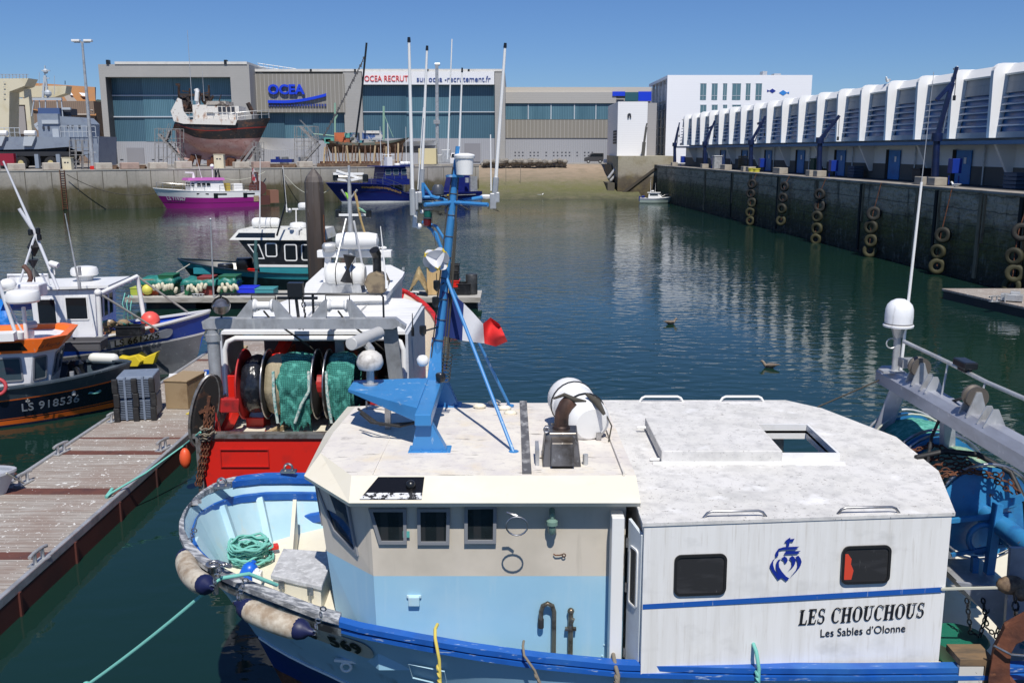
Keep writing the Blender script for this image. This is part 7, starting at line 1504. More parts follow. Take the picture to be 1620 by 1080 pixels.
whb = mat('wheelhouse_white', (.78,.79,.81), .45, layers=[dict(s=(3,3,.8),lo=.5,hi=.75,c=(.5,.5,.53)),dict(s=(12,12,1.5),lo=.64,hi=.7,c=(.35,.28,.2),a=.6)])
base = ring(4.7, 6.5, .95, .75, 0, -.25); top = ring(4.65, 6.6, .98, 2.95, 0, -.25)
house(bb, base, top, whb)
for (i,u0,u1,v0,v1) in ((0,.1,.7,.9,1.95),(0,.95,1.65,1.25,2.0),(1,.12,.62,1.2,1.95),(1,.68,1.12,1.2,1.95),(1,1.18,1.62,1.2,1.95)): wall_window(bb, base, top, i, u0,u1,v0,v1, whitec, glass, fw=.04, fd=.02)
a = MB(); a.add([Vector(p) for p in ((3.6,-1.35,2.95),(7.05,-1.35,3.02),(7.05,.85,3.02),(3.6,.85,2.95),(3.6,-1.35,3.03),(7.05,-1.35,3.1),(7.05,.85,3.1),(3.6,.85,3.03))],[(0,3,2,1),(4,5,6,7),(0,1,5,4),(1,2,6,5),(2,3,7,6),(3,0,4,7)]); rfb = a.build('roof', whitec, bb)
a = MB(); a.tube([(3.9,-.9,3.05),(3.9,-.9,3.4),(5.1,-.9,3.4),(5.1,-.9,3.05)],.04,6); a.box((3.92,-.9,3.06),(5.08,-.88,3.37)); a.build('roof_screen', whb, rfb)
radome(bb, (5.9,.0,3.25), .42, .3); a = MB(); a.cyl((5.9,0,3.08),(5.9,0,3.25),.25,n=10); a.build('radar_stand', galv, bb)
a = MB(); p = bl_loc(W(60,400,27.6)); tp = bl_loc(W(5,255,27.3)); ap = bl_loc(W(56,370,27.4))
f1 = bl_loc(W(92,458,27.0)); f2 = bl_loc(W(22,475,26.8)); a.tube([f1,ap,tp],[.045,.045,.025],8); a.tube([f2,ap],.035,7); a.tube([ap,bl_loc(W(30,330,27.3))],.05,8); a.build('mast', mat('mast_white',(.6,.62,.66),.4), bb, smooth=50)
a = MB(); c = bl_loc(W(53,392,27.4)); a.lathe(c,(0,0,1),[(-.0,.17),(.02,.18),(.3,.02)],4); a.lathe(c,(0,0,-1),[(0,.17),(.25,.02)],4); a.build('cone_shape', black, bb)
a = MB(); c = bl_loc(W(53,424,27.4)); a.lathe(c-Vector((0,0,.25)),(0,0,1),[(0,.16),(.25,.02),(.5,.16)],12); a.tube([c-Vector((0,0,.9)),c+Vector((0,0,.6))],.02,6); a.build('basket_shape', mat('wire_dark',(.05,.055,.06),.6), bb, smooth=40)
for (u,v) in ((60,366),(62,376),(48,368)): 
    a = MB(); c = bl_loc(W(u,v,27.3)); a.lathe(c-Vector((0,0,.08)),(0,0,1),[(0,.05),(.03,.07),(.16,.07),(.18,.04)],8); a.build('mast_lamp', blackp, bb)
a = MB(); c = bl_loc(W(85,418,27)); a.lathe(c,(1,-.3,-.25),[(-.15,.05),(-.1,.09),(.12,.09),(.15,.07)],12); a.cyl(c,c-Vector((0,0,.3)),.02); a.build('searchlight', whitec, bb, smooth=50)
whip(bb, bl_loc(W(126,456,27.8)), 2.2, galv, .03, (-.22,0)); a = MB(); c = bl_loc(W(126,430,27.8)); a.cyl(c-Vector((0,0,.1)),c+Vector((0,0,.15)),.05,n=8); a.build('antenna_joint', galv, bb)
a = MB(); a.tube([bl_loc(W(40,462,26.6)),bl_loc(W(49,440,26.6)),bl_loc(W(46,430,26.6)),bl_loc(W(37,420,26.6))],.07,8); a.build('exhaust_pipe', mat('exhaust_brown',(.12,.06,.045),.6), bb, smooth=60)
a = MB(); c = bl_loc(W(45,458,26)); a.cbox(c,(.8,.6,.35)); a.build('roof_box', whb, rfb, bevel=.04)
# blue tarpaulin
a = MB(); rows = []
for j in range(9):
    r = []
    for i in range(19):
        s_, t = i/18, j/8; r.append(Vector((.3+3.6*s_, -1.25+2.4*t, 2.15+.45*s_-.45*(2*t-1)**2*1.2+.16*noise.noise(Vector((s_*5,t*4,3)))-(.6 if j in (0,) else 0))))
    rows.append(r)
a.grid(rows); a.build('tarpaulin', mat('tarp_blue',(.01,.16,.55),.5,layers=[dict(s=3,lo=.5,hi=.7,c=(.02,.24,.68))],bump=(5,.7,.08)), bb, smooth=70, solid=.02)
# lifebuoy on front
M_ = frame3(base[1], base[2]-base[1], (0,0,1))
a = MB(); c = Vector((6.62,-.3,1.4)); a.torus(c,(1,0,.0),.27,.07,24,10); lb_ = a.build('lifebuoy', mat('buoy_orange_faded',(.45,.16,.06),.6), bb, smooth=60)
a = MB()
for k in range(4): a.torus(c+Vector((0,.27*cos(k*pi/2+.6),.27*sin(k*pi/2+.6))),(0,-sin(k*pi/2+.6),cos(k*pi/2+.6)),.075,.012,10,5)
a.build('strap', whitec, lb_)
# gallows over the foredeck
gp_ = [bl_loc(q) for q in (W(160,545,28.6),W(155,463,28.6),W(217,437,30.2),W(228,505,30.4),W(234,535,30.0))]
a = MB(); a.tube([gp_[0],gp_[1]],.075,10); a.tube([gp_[1]-Vector((0,0,.05)),gp_[2]],.065,10); a.tube([gp_[2],gp_[3],gp_[4]],[.07,.075,.08],10); a.sphere(gp_[1],.12,8)
for k in (.2,.4,.6,.8): q = gp_[1].lerp(gp_[2],k); a.cyl(q-Vector((0,0,.12)),q,.04,n=6)
a.build('gallows', whitec, bb, smooth=50)
a = MB(); a.tube([gp_[1],bl_loc(W(250,522,29.4))],.035,7); a.tube([gp_[2],bl_loc(W(297,494,30.6))],.035,7); a.build('gallows_stay', mat('stay_grey',(.25,.24,.22),.5), bb)
a = MB(); c = bl_loc(W(238,507,30.0)); a.sphere(c,.3,16); a.cyl(c+Vector((.1,-.25,-.2)),c+Vector((.1,-.33,-.28)),.1,n=10); a.v = a.v; rb_ = a.build('red_buoy_local', mat('buoy_coral',(.80,.10,.08),.4), bb, smooth=60)
def world_of(t, p): m_ = Matrix.Translation(t.location) @ Matrix.Rotation(t.rotation_euler.z, 4, 'Z'); return m_ @ Vector(p)
bpy.data.objects.remove(rb_)
a = MB(); c = W(238,507,30.0); a.sphere(c,.3,16); a.cyl(c+Vector((.12,-.25,-.2)),c+Vector((.14,-.36,-.26)),.1,n=10); tag(a.build('buoy', MATS['buoy_coral'], None, smooth=60), 'large coral red buoy under the white gallows of the blue boat', 'buoy')
simple_box('fish_crate', W(130,552,27.7), (1.3,.7,.3), mat('crate_grey',(.10,.10,.11),.6), 'long dark grey crate in front of the white wheelhouse of the blue boat', 'crate', ang, open_=True)
simple_box('fish_crate', W(207,530,28.9), (.75,.5,.32), blackp, 'black slatted crate under the white gallows of the blue boat', 'crate', ang, open_=True)
a = MB(); rnd = random.Random(5)
for k in range(16): a.sphere(W(172+rnd.uniform(-4,40),518+rnd.uniform(-10,10),29.0+rnd.random()*.6),rnd.uniform(.08,.16),7,(1.3,1,.8))
tag(a.build('net_pile', mat('net_mixed',(.28,.20,.12),.95,layers=[dict(s=2.2,lo=.5,hi=.55,c=(.04,.2,.17)),dict(s=3.1,lo=.56,hi=.6,c=(.55,.52,.45)),dict(s=2.7,lo=.6,hi=.64,c=(.06,.05,.05))],bump=(25,.8,.03)), None, smooth=80), 'heap of brown and green netting beside the gallows post of the blue boat', 'net')
# --- orange and grey boat LS 918536
ang = radians(14); st = stations(8.0, 3.2, 1.05, 1.05, 1.35, rake=.55, transom=.9, full=2.6, wl=.86, tb=.5)
gh = mat('hull_slate', (.045,.065,.085), .35, layers=[dict(s=2,lo=.5,hi=.75,c=(.07,.09,.11)),dict(s=(9,9,2),lo=.64,hi=.7,c=(.2,.22,.24),a=.6)]); gd = mat('hull_midnight', (.008,.012,.03), .25, layers=[dict(s=2,lo=.5,hi=.75,c=(.015,.02,.04))]); orp = mat('orange_paint', (.80,.15,.015), .4, layers=[dict(s=2,lo=.5,hi=.8,c=(.68,.12,.015)),dict(s=(14,14,3),lo=.66,hi=.7,c=(.5,.3,.2),a=.6)])
ob, ho, oloc = boat('fishing_boat', 'slate grey and orange fishing boat with its round bow against the plank pontoon', (-10.75,26.15), ang, 8.0, st, [(-.05,.06,gd,1),(.06,.17,orp,1),(.17,.20,gd,1),(.20,.22,orp,1),(.22,.68,gd,4),(.68,.71,orp,1),(.71,1,gh,3)], inner=gh, deckz=.6, deckm=gh, railm=gh, railw=.24, railh=.05, draft=.4)
text('LS 918536', .32, None, mat('number_silver',(.35,.38,.42),.4), ob, 'lettering', off=.004, ext=.002, mapf=ho.mapf(6.15,.47,-1,.04,1), space=1.08)
a = MB(); g_ = ho.mapf(5.6,.62,-1,.02,1); a.bar(g_(Vector((0,-.06,0))),g_(Vector((0,.06,0))),.03); a.bar(g_(Vector((-.05,0,0))),g_(Vector((.05,0,0))),.03); a.build('hull_anchor_mark', galv, ob)
base = ring(2.2,5.95,1.05,.85,.4); top = ring(2.2,6.2,1.15,1.98,.45)
house(ob, base, top, mat('cabin_white',(.74,.75,.78),.4,layers=[dict(s=2,lo=.5,hi=.8,c=(.6,.61,.63))]))
for (i,u0,u1,v0,v1) in ((0,.5,1.6,.35,1.02),(0,1.8,3.25,.35,1.02),(1,.08,.48,.33,1.02),(2,.1,.58,.33,1.0),(2,.68,1.2,.33,1.0)): wall_window(ob, base, top, i, u0,u1,v0,v1, frm, mat('cabin_glass',(.05,.08,.10),.08), r=.07, fw=.04, fd=.025)
fb = ring(1.9,6.3,1.22,1.98,.45); ft = ring(1.9,6.55,1.27,2.34,.48); a = MB(); a.add(fb+ft,[(i,(i+1)%6,6+(i+1)%6,6+i) for i in range(6)]+[tuple(range(5,-1,-1))]); fi = ring(2.0,6.35,1.1,2.34,.42); fj = ring(2.0,6.25,1.05,2.2,.42); a.add(ft+fi,[(i,(i+1)%6,6+(i+1)%6,6+i) for i in range(6)]); a.add(fi+fj,[(i,(i+1)%6,6+(i+1)%6,6+i) for i in range(6)]); ofs = a.build('roof_fascia', orp, ob)
a = MB(); a.add(fj,[tuple(range(6))]); a.build('roof', MATS['cabin_white'], ob)
a = MB(); M_ = frame3(fb[0]+Vector((2.9,-.012,.08)), (1,0,0), (0,-.04,.32)); a.add([M_@Vector((x,y,.012)) for x,y in ((0,0),(.85,0),(.72,.22),(0,.22))],[(0,1,2,3)]); a.build('lamp_niche', MATS['niche_black'] if 'niche_black' in MATS else black, ofs)
M_ = frame3((fb[1]+ft[1])/2+Vector((.05,-.0,0)), (fb[2]-fb[1]), (ft[1]-fb[1])); text('La Reyna', .17, M_ @ Matrix.Translation((.18,0,.02)), mat('script_dark',(.12,.03,.01),.5), ofs, 'lettering', ext=.002, shear=.4)
# roof things on the orange boat
radome(ob, oloc(W(37,478,24.6)), .42, .34); a = MB(); c = oloc(W(37,486,24.6)); a.cyl(c,c-Vector((0,0,1.0)),.05,n=8); a.build('radar_post', whitec, ob)
a = MB(); a.tube([oloc(W(-8,430,24.4)),oloc(W(12,490,24.4)),oloc(W(25,528,24.4))],.05,8); a.tube([oloc(W(0,455,24.6)),oloc(W(40,535,24.6))],.025,7); a.tube([oloc(W(-14,330,24.4)),oloc(W(-4,430,24.4))],.035,7); a.build('mast', mat('mast_white',(.6,.62,.66),.4), ob, smooth=50)
a = MB(); a.cyl(oloc(W(30,535,24.3)),oloc(W(30,525,24.3)),.12,n=12); a.cyl(oloc(W(48,535,24.9)),oloc(W(48,522,24.9)),.1,n=12); a.cbox(oloc(W(8,532,24)),(.5,.4,.2)); a.build('roof_vent', whitec, ob, smooth=40)
a = MB(); c = oloc(W(50,515,25.2)); a.lathe(c-Vector((.2,0,0)),(1,.2,.1),[(0,.05),(.03,.1),(.3,.1),(.34,.05)],10); a.build('roof_horn', galv, ob, smooth=50)
a = MB(); c = oloc(W(12,450,24.6)); a.sphere(c,.16,10,(1.4,1,1)); a.build('searchlight', whitec, ob, smooth=60)
a = MB(); a.cyl((6.6,-.9,1.35),(6.6,-.9,.7),.06); a.build('bitt', galv, ob); 
a = MB(); a.lathe((6.5,.15,.75),(0,0,1),[(0,.14),(.2,.22),(.3,.26),(.45,.2),(.6,.22),(.7,.1)],12); a.torus((6.65,-.3,1.1),(1,.4,.2),.2,.06,14,6); a.build('capstan', blackp, ob, smooth=40)
coil(world_of(ob,(7.0,-.3,.62)), .28, .03, 5, ropeg, 'rope_coil', 'pale rope coil on the foredeck of the slate grey boat', seed=22)
a = MB(); c = W(163,566,26.6); a.lathe(c-Vector((.42,0,0)),(1,.05,-.04),[(0,.03),(.06,.12),(.14,.15),(.72,.15),(.80,.12),(.86,.03)],14); fo = a.build('boat_fender', mat('fender_clean',(.68,.68,.64),.5), None, smooth=50); tag(fo, 'white cylindrical fender with a navy end lying behind the slate grey bow', 'fender')
a = MB(); a.torus(oloc(W(-4,612,23.9)),(0,-1,.2),.2,.05,20,8); a.build('lifebuoy', mat('buoy_red_blue',(.45,.05,.06),.6), ob, smooth=60)
# --- small grey bow at the left edge
st = stations(5.0, 1.8, .75, .75, 1.0, rake=.5, transom=.9, full=2.2, wl=.8, tb=.45)
sb, hs, sloc = boat('small_boat', 'pale grey bow of a small boat poking in at the left edge beside the pontoon', G(26,742,1.0), radians(8), 5.0, st, [(-.05,.4,grh,2),(.4,1,mat('hull_pale_grey',(.42,.44,.48),.4),3)], cat='boat', inner=MATS['hull_pale_grey'], deckz=.45, deckm=MATS['hull_pale_grey'], railm=MATS['hull_pale_grey'], railw=.12, railh=.05)
rope([G(10,748,1.0),G(38,764,.62)], .016, ropew, 'thin_line', 'thin pale line from the small grey bow to a pontoon cleat')
# --- black and teal boat
teal = mat('teal_paint', (.03,.25,.29), .4, layers=[dict(s=2,lo=.5,hi=.75,c=(.025,.2,.24))]); bgh = mat('hull_black_teal', (.008,.016,.02), .3, layers=[dict(s=3,lo=.5,hi=.75,c=(.012,.035,.045))])
ang = radians(180-3); st = stations(11.0, 3.5, 1.25, 1.2, 1.75, rake=1.3, transom=.9, full=2.3, wl=.82, tb=.4)
gb2, hg, gloc = boat('fishing_boat', 'black and teal fishing boat moored behind the grey pontoon', (-17.2,48.6), ang, 11.0, st, [(-.05,.1,bgh,1),(.1,.78,bgh,4),(.78,1,teal,2)], inner=bgh, deckz=.8, deckm=bgh, railm=bgh, railw=.14, railh=.06)
base = [Vector(p) for p in ((3.2,-1.2,.9),(6.3,-1.2,.9),(6.3,1.2,.9),(3.2,1.2,.9))]; mid_ = [Vector((p.x if i in (0,3) else 6.35,p.y,1.55)) for i,p in enumerate(base)]
b1 = [Vector((3.2,-1.2,1.55)),Vector((6.35,-1.2,1.55)),Vector((6.35,1.2,1.55)),Vector((3.2,1.2,1.55))]; t1 = [Vector((3.2,-1.2,2.85)),Vector((7.35,-1.2,2.85)),Vector((7.35,1.2,2.85)),Vector((3.2,1.2,2.85))]
house(gb2, base, b1, teal, 'cabin_lower'); house(gb2, b1, t1, blackp, 'cabin_upper')
a = MB(); a.box((3.18,-1.22,1.5),(6.36,1.22,1.62)); a.build('white_band', whitec, gb2)
# near side faces the camera: with the bow to -x local +y looks to -Y (camera)
MN = frame3(Vector((6.35,1.2,1.55)), (-1,0,0), (0,0,1))
for (u0,u1,v0,v1,sl) in ((.35,.95,.45,1.15,0),(1.3,1.95,.25,1.1,0),(2.15,2.6,.28,1.1,0)): window(MN, rrect(u0,v0,u1,v1,.12), gb2, whitec, glass, .06, .02)
window(MN, [(-.55,1.08),(.05,1.08),(.3,.35),(-.05,.35)], gb2, whitec, glass, .05, .02)
a = MB(); a.add([Vector(p) for p in ((3.0,-1.35,2.85),(7.75,-1.35,2.85),(7.75,1.35,2.85),(3.0,1.35,2.85),(3.1,-1.2,3.35),(7.3,-1.2,3.35),(7.3,1.2,3.35),(3.1,1.2,3.35))],[(0,3,2,1),(4,5,6,7),(0,1,5,4),(1,2,6,5),(2,3,7,6),(3,0,4,7)]); rg = a.build('roof', mat('roof_stained_white',(.66,.66,.63),.5,layers=[dict(s=1.2,lo=.55,hi=.75,c=(.5,.47,.25)),dict(s=4,lo=.55,hi=.75,c=(.45,.45,.43))]), gb2)
a = MB(); a.add([Vector(p) for p in ((5.45,1.325,2.97),(7.45,1.325,2.97),(7.2,1.21,3.3),(5.45,1.21,3.3))],[(3,2,1,0)]); a.build('roof_window', glass, rg)
raft(gb2, (6.2,.2,3.62), 1.4, .26, (1,0,0), whitec); radome(gb2, (4.6,.1,3.35), .42, .3); radome(gb2, (4.25,.0,4.35), .33, .28); a = MB(); a.bar((4.9,.0,4.3),(3.6,0,4.3),.08); a.cyl((4.7,.1,3.5),(4.7,0,4.3),.03); a.build('radar_shelf', whitec, gb2)
a = MB(); p0 = gloc(W(455,375,46.5)); p1 = gloc(W(440,372,46.5)); a.tube([gloc(W(438,373,46.6)),gloc(W(452,322,46.6)),gloc(W(447,268,46.6))],[.05,.045,.03],8); a.build('mast', blackp, gb2)
whip(gb2, gloc(W(411,362,46.6)), 3.4, whitec, .035, (-.2,0)); a = MB(); a.tube([gloc(W(471,372,46.4)),gloc(W(472,364,46.4)),gloc(W(477,361,46.4))],.1,10); a.build('exhaust_pipe', whitec, gb2, smooth=60)
whip(gb2, gloc(W(454,335,46.6)), 2.2, whitec, .03, (.1,0)); a = MB(); c = gloc(W(458,333,46.4)); a.sphere(c,.12,8); a.build('lantern', galv, gb2)
for k,(x,r,h,m_) in enumerate(((7.4,.42,1.0,blackp),(8.4,.4,.7,blackp))):
    a = MB(); a.lathe(world_of(gb2,(x,.3,.85)),(0,0,1),[(0,r*.9),(.05,r),(h*.55,r*.95),(h*.6,r),(h*.9,r),(h,r*.9)],14); tag(a.build('tub', m_, None, smooth=40), ['tall black tub in front of the black wheelhouse','lower black tub nearer the bow of the black and teal boat'][k], 'tub')
for k in range(2):
    simple_box('fish_crate', world_of(gb2,(6.75,.75,.85+k*.28)), (.55,.4,.25), red, ['lower','upper'][k]+' of two bright red crates beside the black wheelhouse', 'crate', ang, open_=True)
a = MB(); c = gloc(W(408,455,45.2)); 
for p,q_,r in (((405,380),(404,400),.08),((404,400),(406,425),.12),((406,425),(404,450),.08)): a.tube([gloc(W(*p,45.0)),gloc(W(*q_,45.0))],r,8)
a.build('net_hauler', mat('hauler_dark',(.05,.12,.12),.5), gb2, smooth=50)
a = MB(); a.box((8.9,.6,1.1),(9.8,1.0,1.4)); a.build('teal_locker', teal, gb2)
rope([G(60,0,0) if False else W(300,418,46.9), W(265,440,44.2)], .025, ropew, 'mooring_line', 'pale line from the black bow down to the grey pontoon')
# --- small white motorboat by the right quay
st = stations(6.2, 2.4, .95, .9, 1.25, rake=.7, transom=.85, full=2.2, wl=.85, tb=.45)
wb_, hw2, wloc = boat('motorboat', 'small white cabin motorboat moored in the far right corner of the basin', (23.8,144.8), radians(-28), 5.6, st, [(-.05,.1,bgh,1),(.1,.72,mat('hull_green_grey',(.35,.42,.38),.4),2),(.72,.82,darkb,1),(.82,1,whitec,1)], cat='boat', inner=whitec, deckz=.6, deckm=whitec, railm=whitec)
base = ring(1.6,4.3,.8,.9,.2); top = ring(1.7,3.7,.75,1.95,.2); house(wb_, base, top, whitec, 'cabin'); 
wall_window(wb_, base, top, 0, .3,1.9,.5,.9, whitec, glass, fw=.03); wall_window(wb_, base, top, 1, .02,.35,.45,.85, whitec, glass, fw=.02); wall_window(wb_, base, top, 2, .1,1.1,.45,.9, whitec, glass, fw=.03)
a = MB(); a.box((1.4,-.9,1.95),(3.95,.9,2.05)); a.build('roof', whitec, wb_, bevel=.03)
wb_.scale = (.72,)*3; wb_.location = (17.9,134.0,0); wb_.rotation_euler.z = radians(-10); radome(wb_, (2.4,0,2.2), .3, .22); whip(wb_, (2.0,.2,2.05), 2.6, whitec, .04); whip(wb_, (2.9,.3,2.05), 1.8, whitec, .03)
a = MB(); a.tube([(3.9,-.9,1.2),(4.8,-.7,1.6),(5.7,0,1.7),(4.8,.7,1.6),(3.9,.9,1.2)],.03,6); a.build('bow_rail', steel, wb_); a = MB(); a.box((-.2,-.3,.3),(.1,.3,1.3)); a.box((.3,-.7,1.0),(.9,.7,1.4)); a.build('outboard_motor', darkb, wb_, bevel=.05)
# --- magenta boat along the left quay
mgm = mat('hull_magenta', (.24,.014,.17), .35, layers=[dict(s=(.6,.6,2),lo=.5,hi=.75,c=(.24,.012,.18)),dict(s=(3,3,.5),lo=.62,hi=.7,c=(.2,.02,.08),a=.4)]); pur = mat('hull_purple_dark', (.035,.008,.06), .4)
sA = q_s_from_u(249); sB = q_s_from_u(404); bowp = QP(sA-.6, 3.0); aq = math.atan2(-qd.y, -qd.x); Lm = (sB-sA)*.985
st = stations(Lm, 4.9, 2.0, 2.05, 2.6, rake=1.5, transom=.92, full=2.2, wl=1.0, tb=.5)
mgb, hm, mloc = boat('fishing_boat', 'magenta and white fishing boat moored against the far concrete quay', (bowp.x,bowp.y), aq, Lm, st, [(-.05,.28,mgm,2),(.28,.31,blackp,1),(.31,.62,mgm,2),(.62,1,whitec,3)], inner=whitec, deckz=1.9, deckm=white, railm=whitec)
# camera side is local +y
for (x,k_,dx_,dz__) in ((Lm*.34,.83,1.7,.10),(Lm*.05,.83,1.2,.10),(Lm*.52,.84,1.5,.08),(Lm*.43,.74,.55,.32),(Lm*.13,.74,.55,.32)):
    g_ = hm.mapf(x,k_,1,.02,1); a = MB(); a.add([g_(Vector((u,v,0))) for u,v in ((0,-dz__),(dx_,-dz__),(dx_,dz__),(0,dz__))],[(0,1,2,3)]); a.build('side_window', glass, mgb)
g_ = hm.mapf(Lm*.36,.5,1,.02,1)
text('LS 719367', .55, None, mat('number_white',(.6,.6,.62),.5), mgb, 'lettering', off=.01, ext=.002, mapf=hm.mapf(Lm*.84,.52,1,.06,-1), space=1.0)
a = MB(); g_ = hm.mapf(Lm*.01,.5,1,.02,1); a.add([g_(Vector((u,v,0))) for u,v in ((0,-.35),(.7,-.35),(.7,.4),(0,.4))],[(0,1,2,3)]); a.build('timber_patch', wood, mgb)
base = ring(Lm*.33,Lm*.66,1.6,1.9,.4); top = ring(Lm*.35,Lm*.66,1.5,3.45,.4); house(mgb, base, top, whitec)
for u0 in (.25,.85,1.45): 
    M_ = frame3(base[4], base[5]-base[4], (0,0,1)); window(M_, rrect(u0,.85,u0+.5,1.3,.05), mgb, galv, glass, .04, .03)
for i,(u0,u1) in ((3,(.05,.5)),(2,(.3,1.1)),(2,(1.3,2.1))): wall_window(mgb, base, top, i, u0,u1,.8,1.3, galv, glass, fw=.04)
a = MB(); q = ring(Lm*.33,Lm*.69,1.75,3.45,.4); q2 = ring(Lm*.34,Lm*.68,1.6,3.75,.4); a.add(q+q2,[(i,(i+1)%6,6+(i+1)%6,6+i) for i in range(6)]+[tuple(range(6,12)),tuple(range(5,-1,-1))]); a.build('roof', mat('roof_pink',(.42,.10,.36),.5), mgb)
a = MB(); a.bar((Lm*.60,0,4.4),(Lm*.68,0,4.45),.2); a.cyl((Lm*.60,0,3.7),(Lm*.60,0,4.4),.2,.1); a.build('radar', whitec, mgb); whip(mgb,(Lm*.52,0,3.7),3.0,whitec,.04,(.6,0))
a = MB(); a.cyl((Lm*.38,0,3.7),(Lm*.38,0,4.7),.12,n=8); a.tube([(Lm*.38,0,3.8),(Lm*.35,0,4.8),(Lm*.34,0,3.7)],.12,7); a.build('funnel', blackp, mgb); a = MB(); a.sphere((Lm*.41,0,5.2),.28,12); a.cyl((Lm*.41,0,3.7),(Lm*.41,0,5.1),.06); a.build('dome', whitec, mgb, smooth=60)
railing(mgb, [hm.P(t,1,1,.1) for t in (.45,.55,.65,.75,.85,.93)], .75, steel, r=.03); railing(mgb, [hm.P(t,1,1,.1) for t in (.02,.12,.22,.32)], .75, steel, r=.03)
a = MB(); a.box((Lm*.13,-.6,2.0),(Lm*.22,.8,2.95)); a.build('deck_box', whitec, mgb, bevel=.05); a = MB(); a.box((Lm*.25,-.4,2.0),(Lm*.29,.5,3.0)); a.build('yellow_gear', mat('gear_ochre',(.4,.3,.05),.7), mgb)
a = MB(); a.lathe((-.6,-.8,2.3),(0,1,0),[(0,.9),(.1,.95),(.1,.5),(1.6,.5),(1.6,.95),(1.7,.9)],18); a.box((-1.9,-.9,.1),(-.2,.9,1.3)); a.bar((-.3,-1,0.5),(-.3,-1,4.3),.18); a.bar((-.3,1,.5),(-.3,1,4.3),.18); a.bar((-.3,-1.1,4.3),(-.3,1.1,4.3),.2); a.build('stern_gallows', mat('gear_dark_red',(.10,.035,.03),.7), mgb)
a = MB(); a.prism([(-.9,-.5,3.6),(-.2,-.5,4.9),(-.1,-.5,3.3),(-.6,-.5,2.4)],(0,.6,0)); a.build('hanging_sail', mat('sail_white_red',(.55,.5,.5),.7,layers=[dict(s=1,lo=.5,hi=.55,c=(.4,.03,.05))]), mgb)
a = MB(); a.box((-3.2,-.6,.3),(-2.0,.8,2.0)); a.build('stern_platform', mat('panel_copper',(.25,.12,.08),.7), mgb)
# mooring lines of the quay boats
for (u0,v0,u1,v1,sg,lb) in ((118,276,252,304,1.2,'long slack dark line from the quay top by the ladder to the magenta bow'),(352,283,425,272,.5,'pale line from the magenta boat stern up to the quay top'),(455,276,512,300,1.6,'slack pale line from the quay top to the navy workboat bow')):
    p = QP(q_s_from_u(u0), .5 if v0 < 280 else 3.0, 0); q = QP(q_s_from_u(u1), 3.0 if v1 > 280 else .5, 0); dp = p.y; p.z = W(u0,v0,p.y).z; q.z = W(u1,v1,q.y).z
    rope([p,q], .045, ropew if 'pale' in lb else roped, 'mooring_line', lb, sag=sg)
# --- navy workboat
sA = q_s_from_u(508); sB = q_s_from_u(738); bowp = QP(sA-.4, 3.6); Lw = (sB-sA)*.97
n_ = 24; st = []
for i in range(n_+1):
    t = i/n_; q = max(0,(t-.55)/.45); z = 1.0 if t < .52 else (1.0+1.55*min(1,(t-.52)/.16)); z += .25*max(0,t-.7)/.3
    st.append((Lw*t, 3.0*(1-q**2.4)**.7*(.95 if t<.05 else 1) if q < 1 else 0, z, Lw*t-2.4*q**1.6, 2.6*(1-q**1.5) if q < 1 else 0))
nvy = mat('hull_navy', (.010,.018,.15), .35, layers=[dict(s=(.6,.6,2),lo=.5,hi=.75,c=(.014,.03,.19)),dict(s=(3,3,.6),lo=.62,hi=.7,c=(.05,.06,.12),a=.5)])
nb, hn, nloc = boat('workboat', 'navy blue workboat with gold lettering moored against the far quay', (bowp.x,bowp.y), aq, Lw, st, [(-.05,.08,white,1),(.08,.55,nvy,3),(.55,.58,MATS['hull_purple_dark'],1),(.58,1,nvy,3)], cat='workboat', inner=nvy, deckz=1.2, deckm=nvy, railm=nvy, n=60)
text('www.atlantique-scaphandre.fr', .5, None, mat('letter_gold',(.45,.27,.05),.5), nb, 'lettering', ext=.002, mapf=hn.mapf(Lw*.70,.84,1,.08,-1), off=.01)
a = MB(); a.box((Lw*.50,-2.2,2.4),(Lw*.72,2.2,3.2)); a.build('deckhouse', nvy, nb)
base = ring(Lw*.50,Lw*.66,1.6,3.2); top = ring(Lw*.51,Lw*.65,1.5,4.9); house(nb, base, top, nvy)
M_ = frame3(base[2], base[3]-base[2], (0,0,1))
for u0 in (.3,1.5,2.8): window(M_, rrect(u0,.6,u0+.9,1.4,.08), nb, galv, mat('bridge_glass',(.04,.08,.12),.1), .06, .04)
a = MB(); a.box((Lw*.46,-2.0,4.9),(Lw*.69,2.0,5.05)); a.build('roof', nvy, nb)
radome(nb,(Lw*.53,0,5.05),.5,.35); raft(nb,(Lw*.50,1.0,5.35),1.7,.3,(1,0,0)); a = MB(); a.box((Lw*.575,-.5,5.05),(Lw*.61,.5,6.3)); a.cyl((Lw*.59,0,6.3),(Lw*.59,0,11),.10,.04); a.bar((Lw*.55,0,6.6),(Lw*.63,0,6.6),.1); a.build('mast_house', whitec, nb); whip(nb,(Lw*.64,0,5),5.5,whitec,.05); whip(nb,(Lw*.48,.5,5),5.5,whitec,.05)
a = MB(); a.cyl((Lw*.47,1.2,4.9),(Lw*.47,1.2,1.0),.1,n=8); a.cyl((Lw*.47,-1.2,4.9),(Lw*.47,-1.2,1.0),.1,n=8); a.build('wing_post', galv, nb)
railing(nb, [hn.P(t,1,1,.15) for t in (.55,.62,.69,.76,.83,.9,.96)], .95, steel, r=.035); railing(nb, [Vector((Lw*t,2.1,3.2)) for t in (.50,.55,.6,.66,.72)], .9, steel, r=.03)
a = MB(); a.bar(hn.P(.05,.75,1)+Vector((0,.05,0)),hn.P(.48,.72,1)+Vector((0,.05,0)),.12,.1); a.build('side_fender', galv, nb)
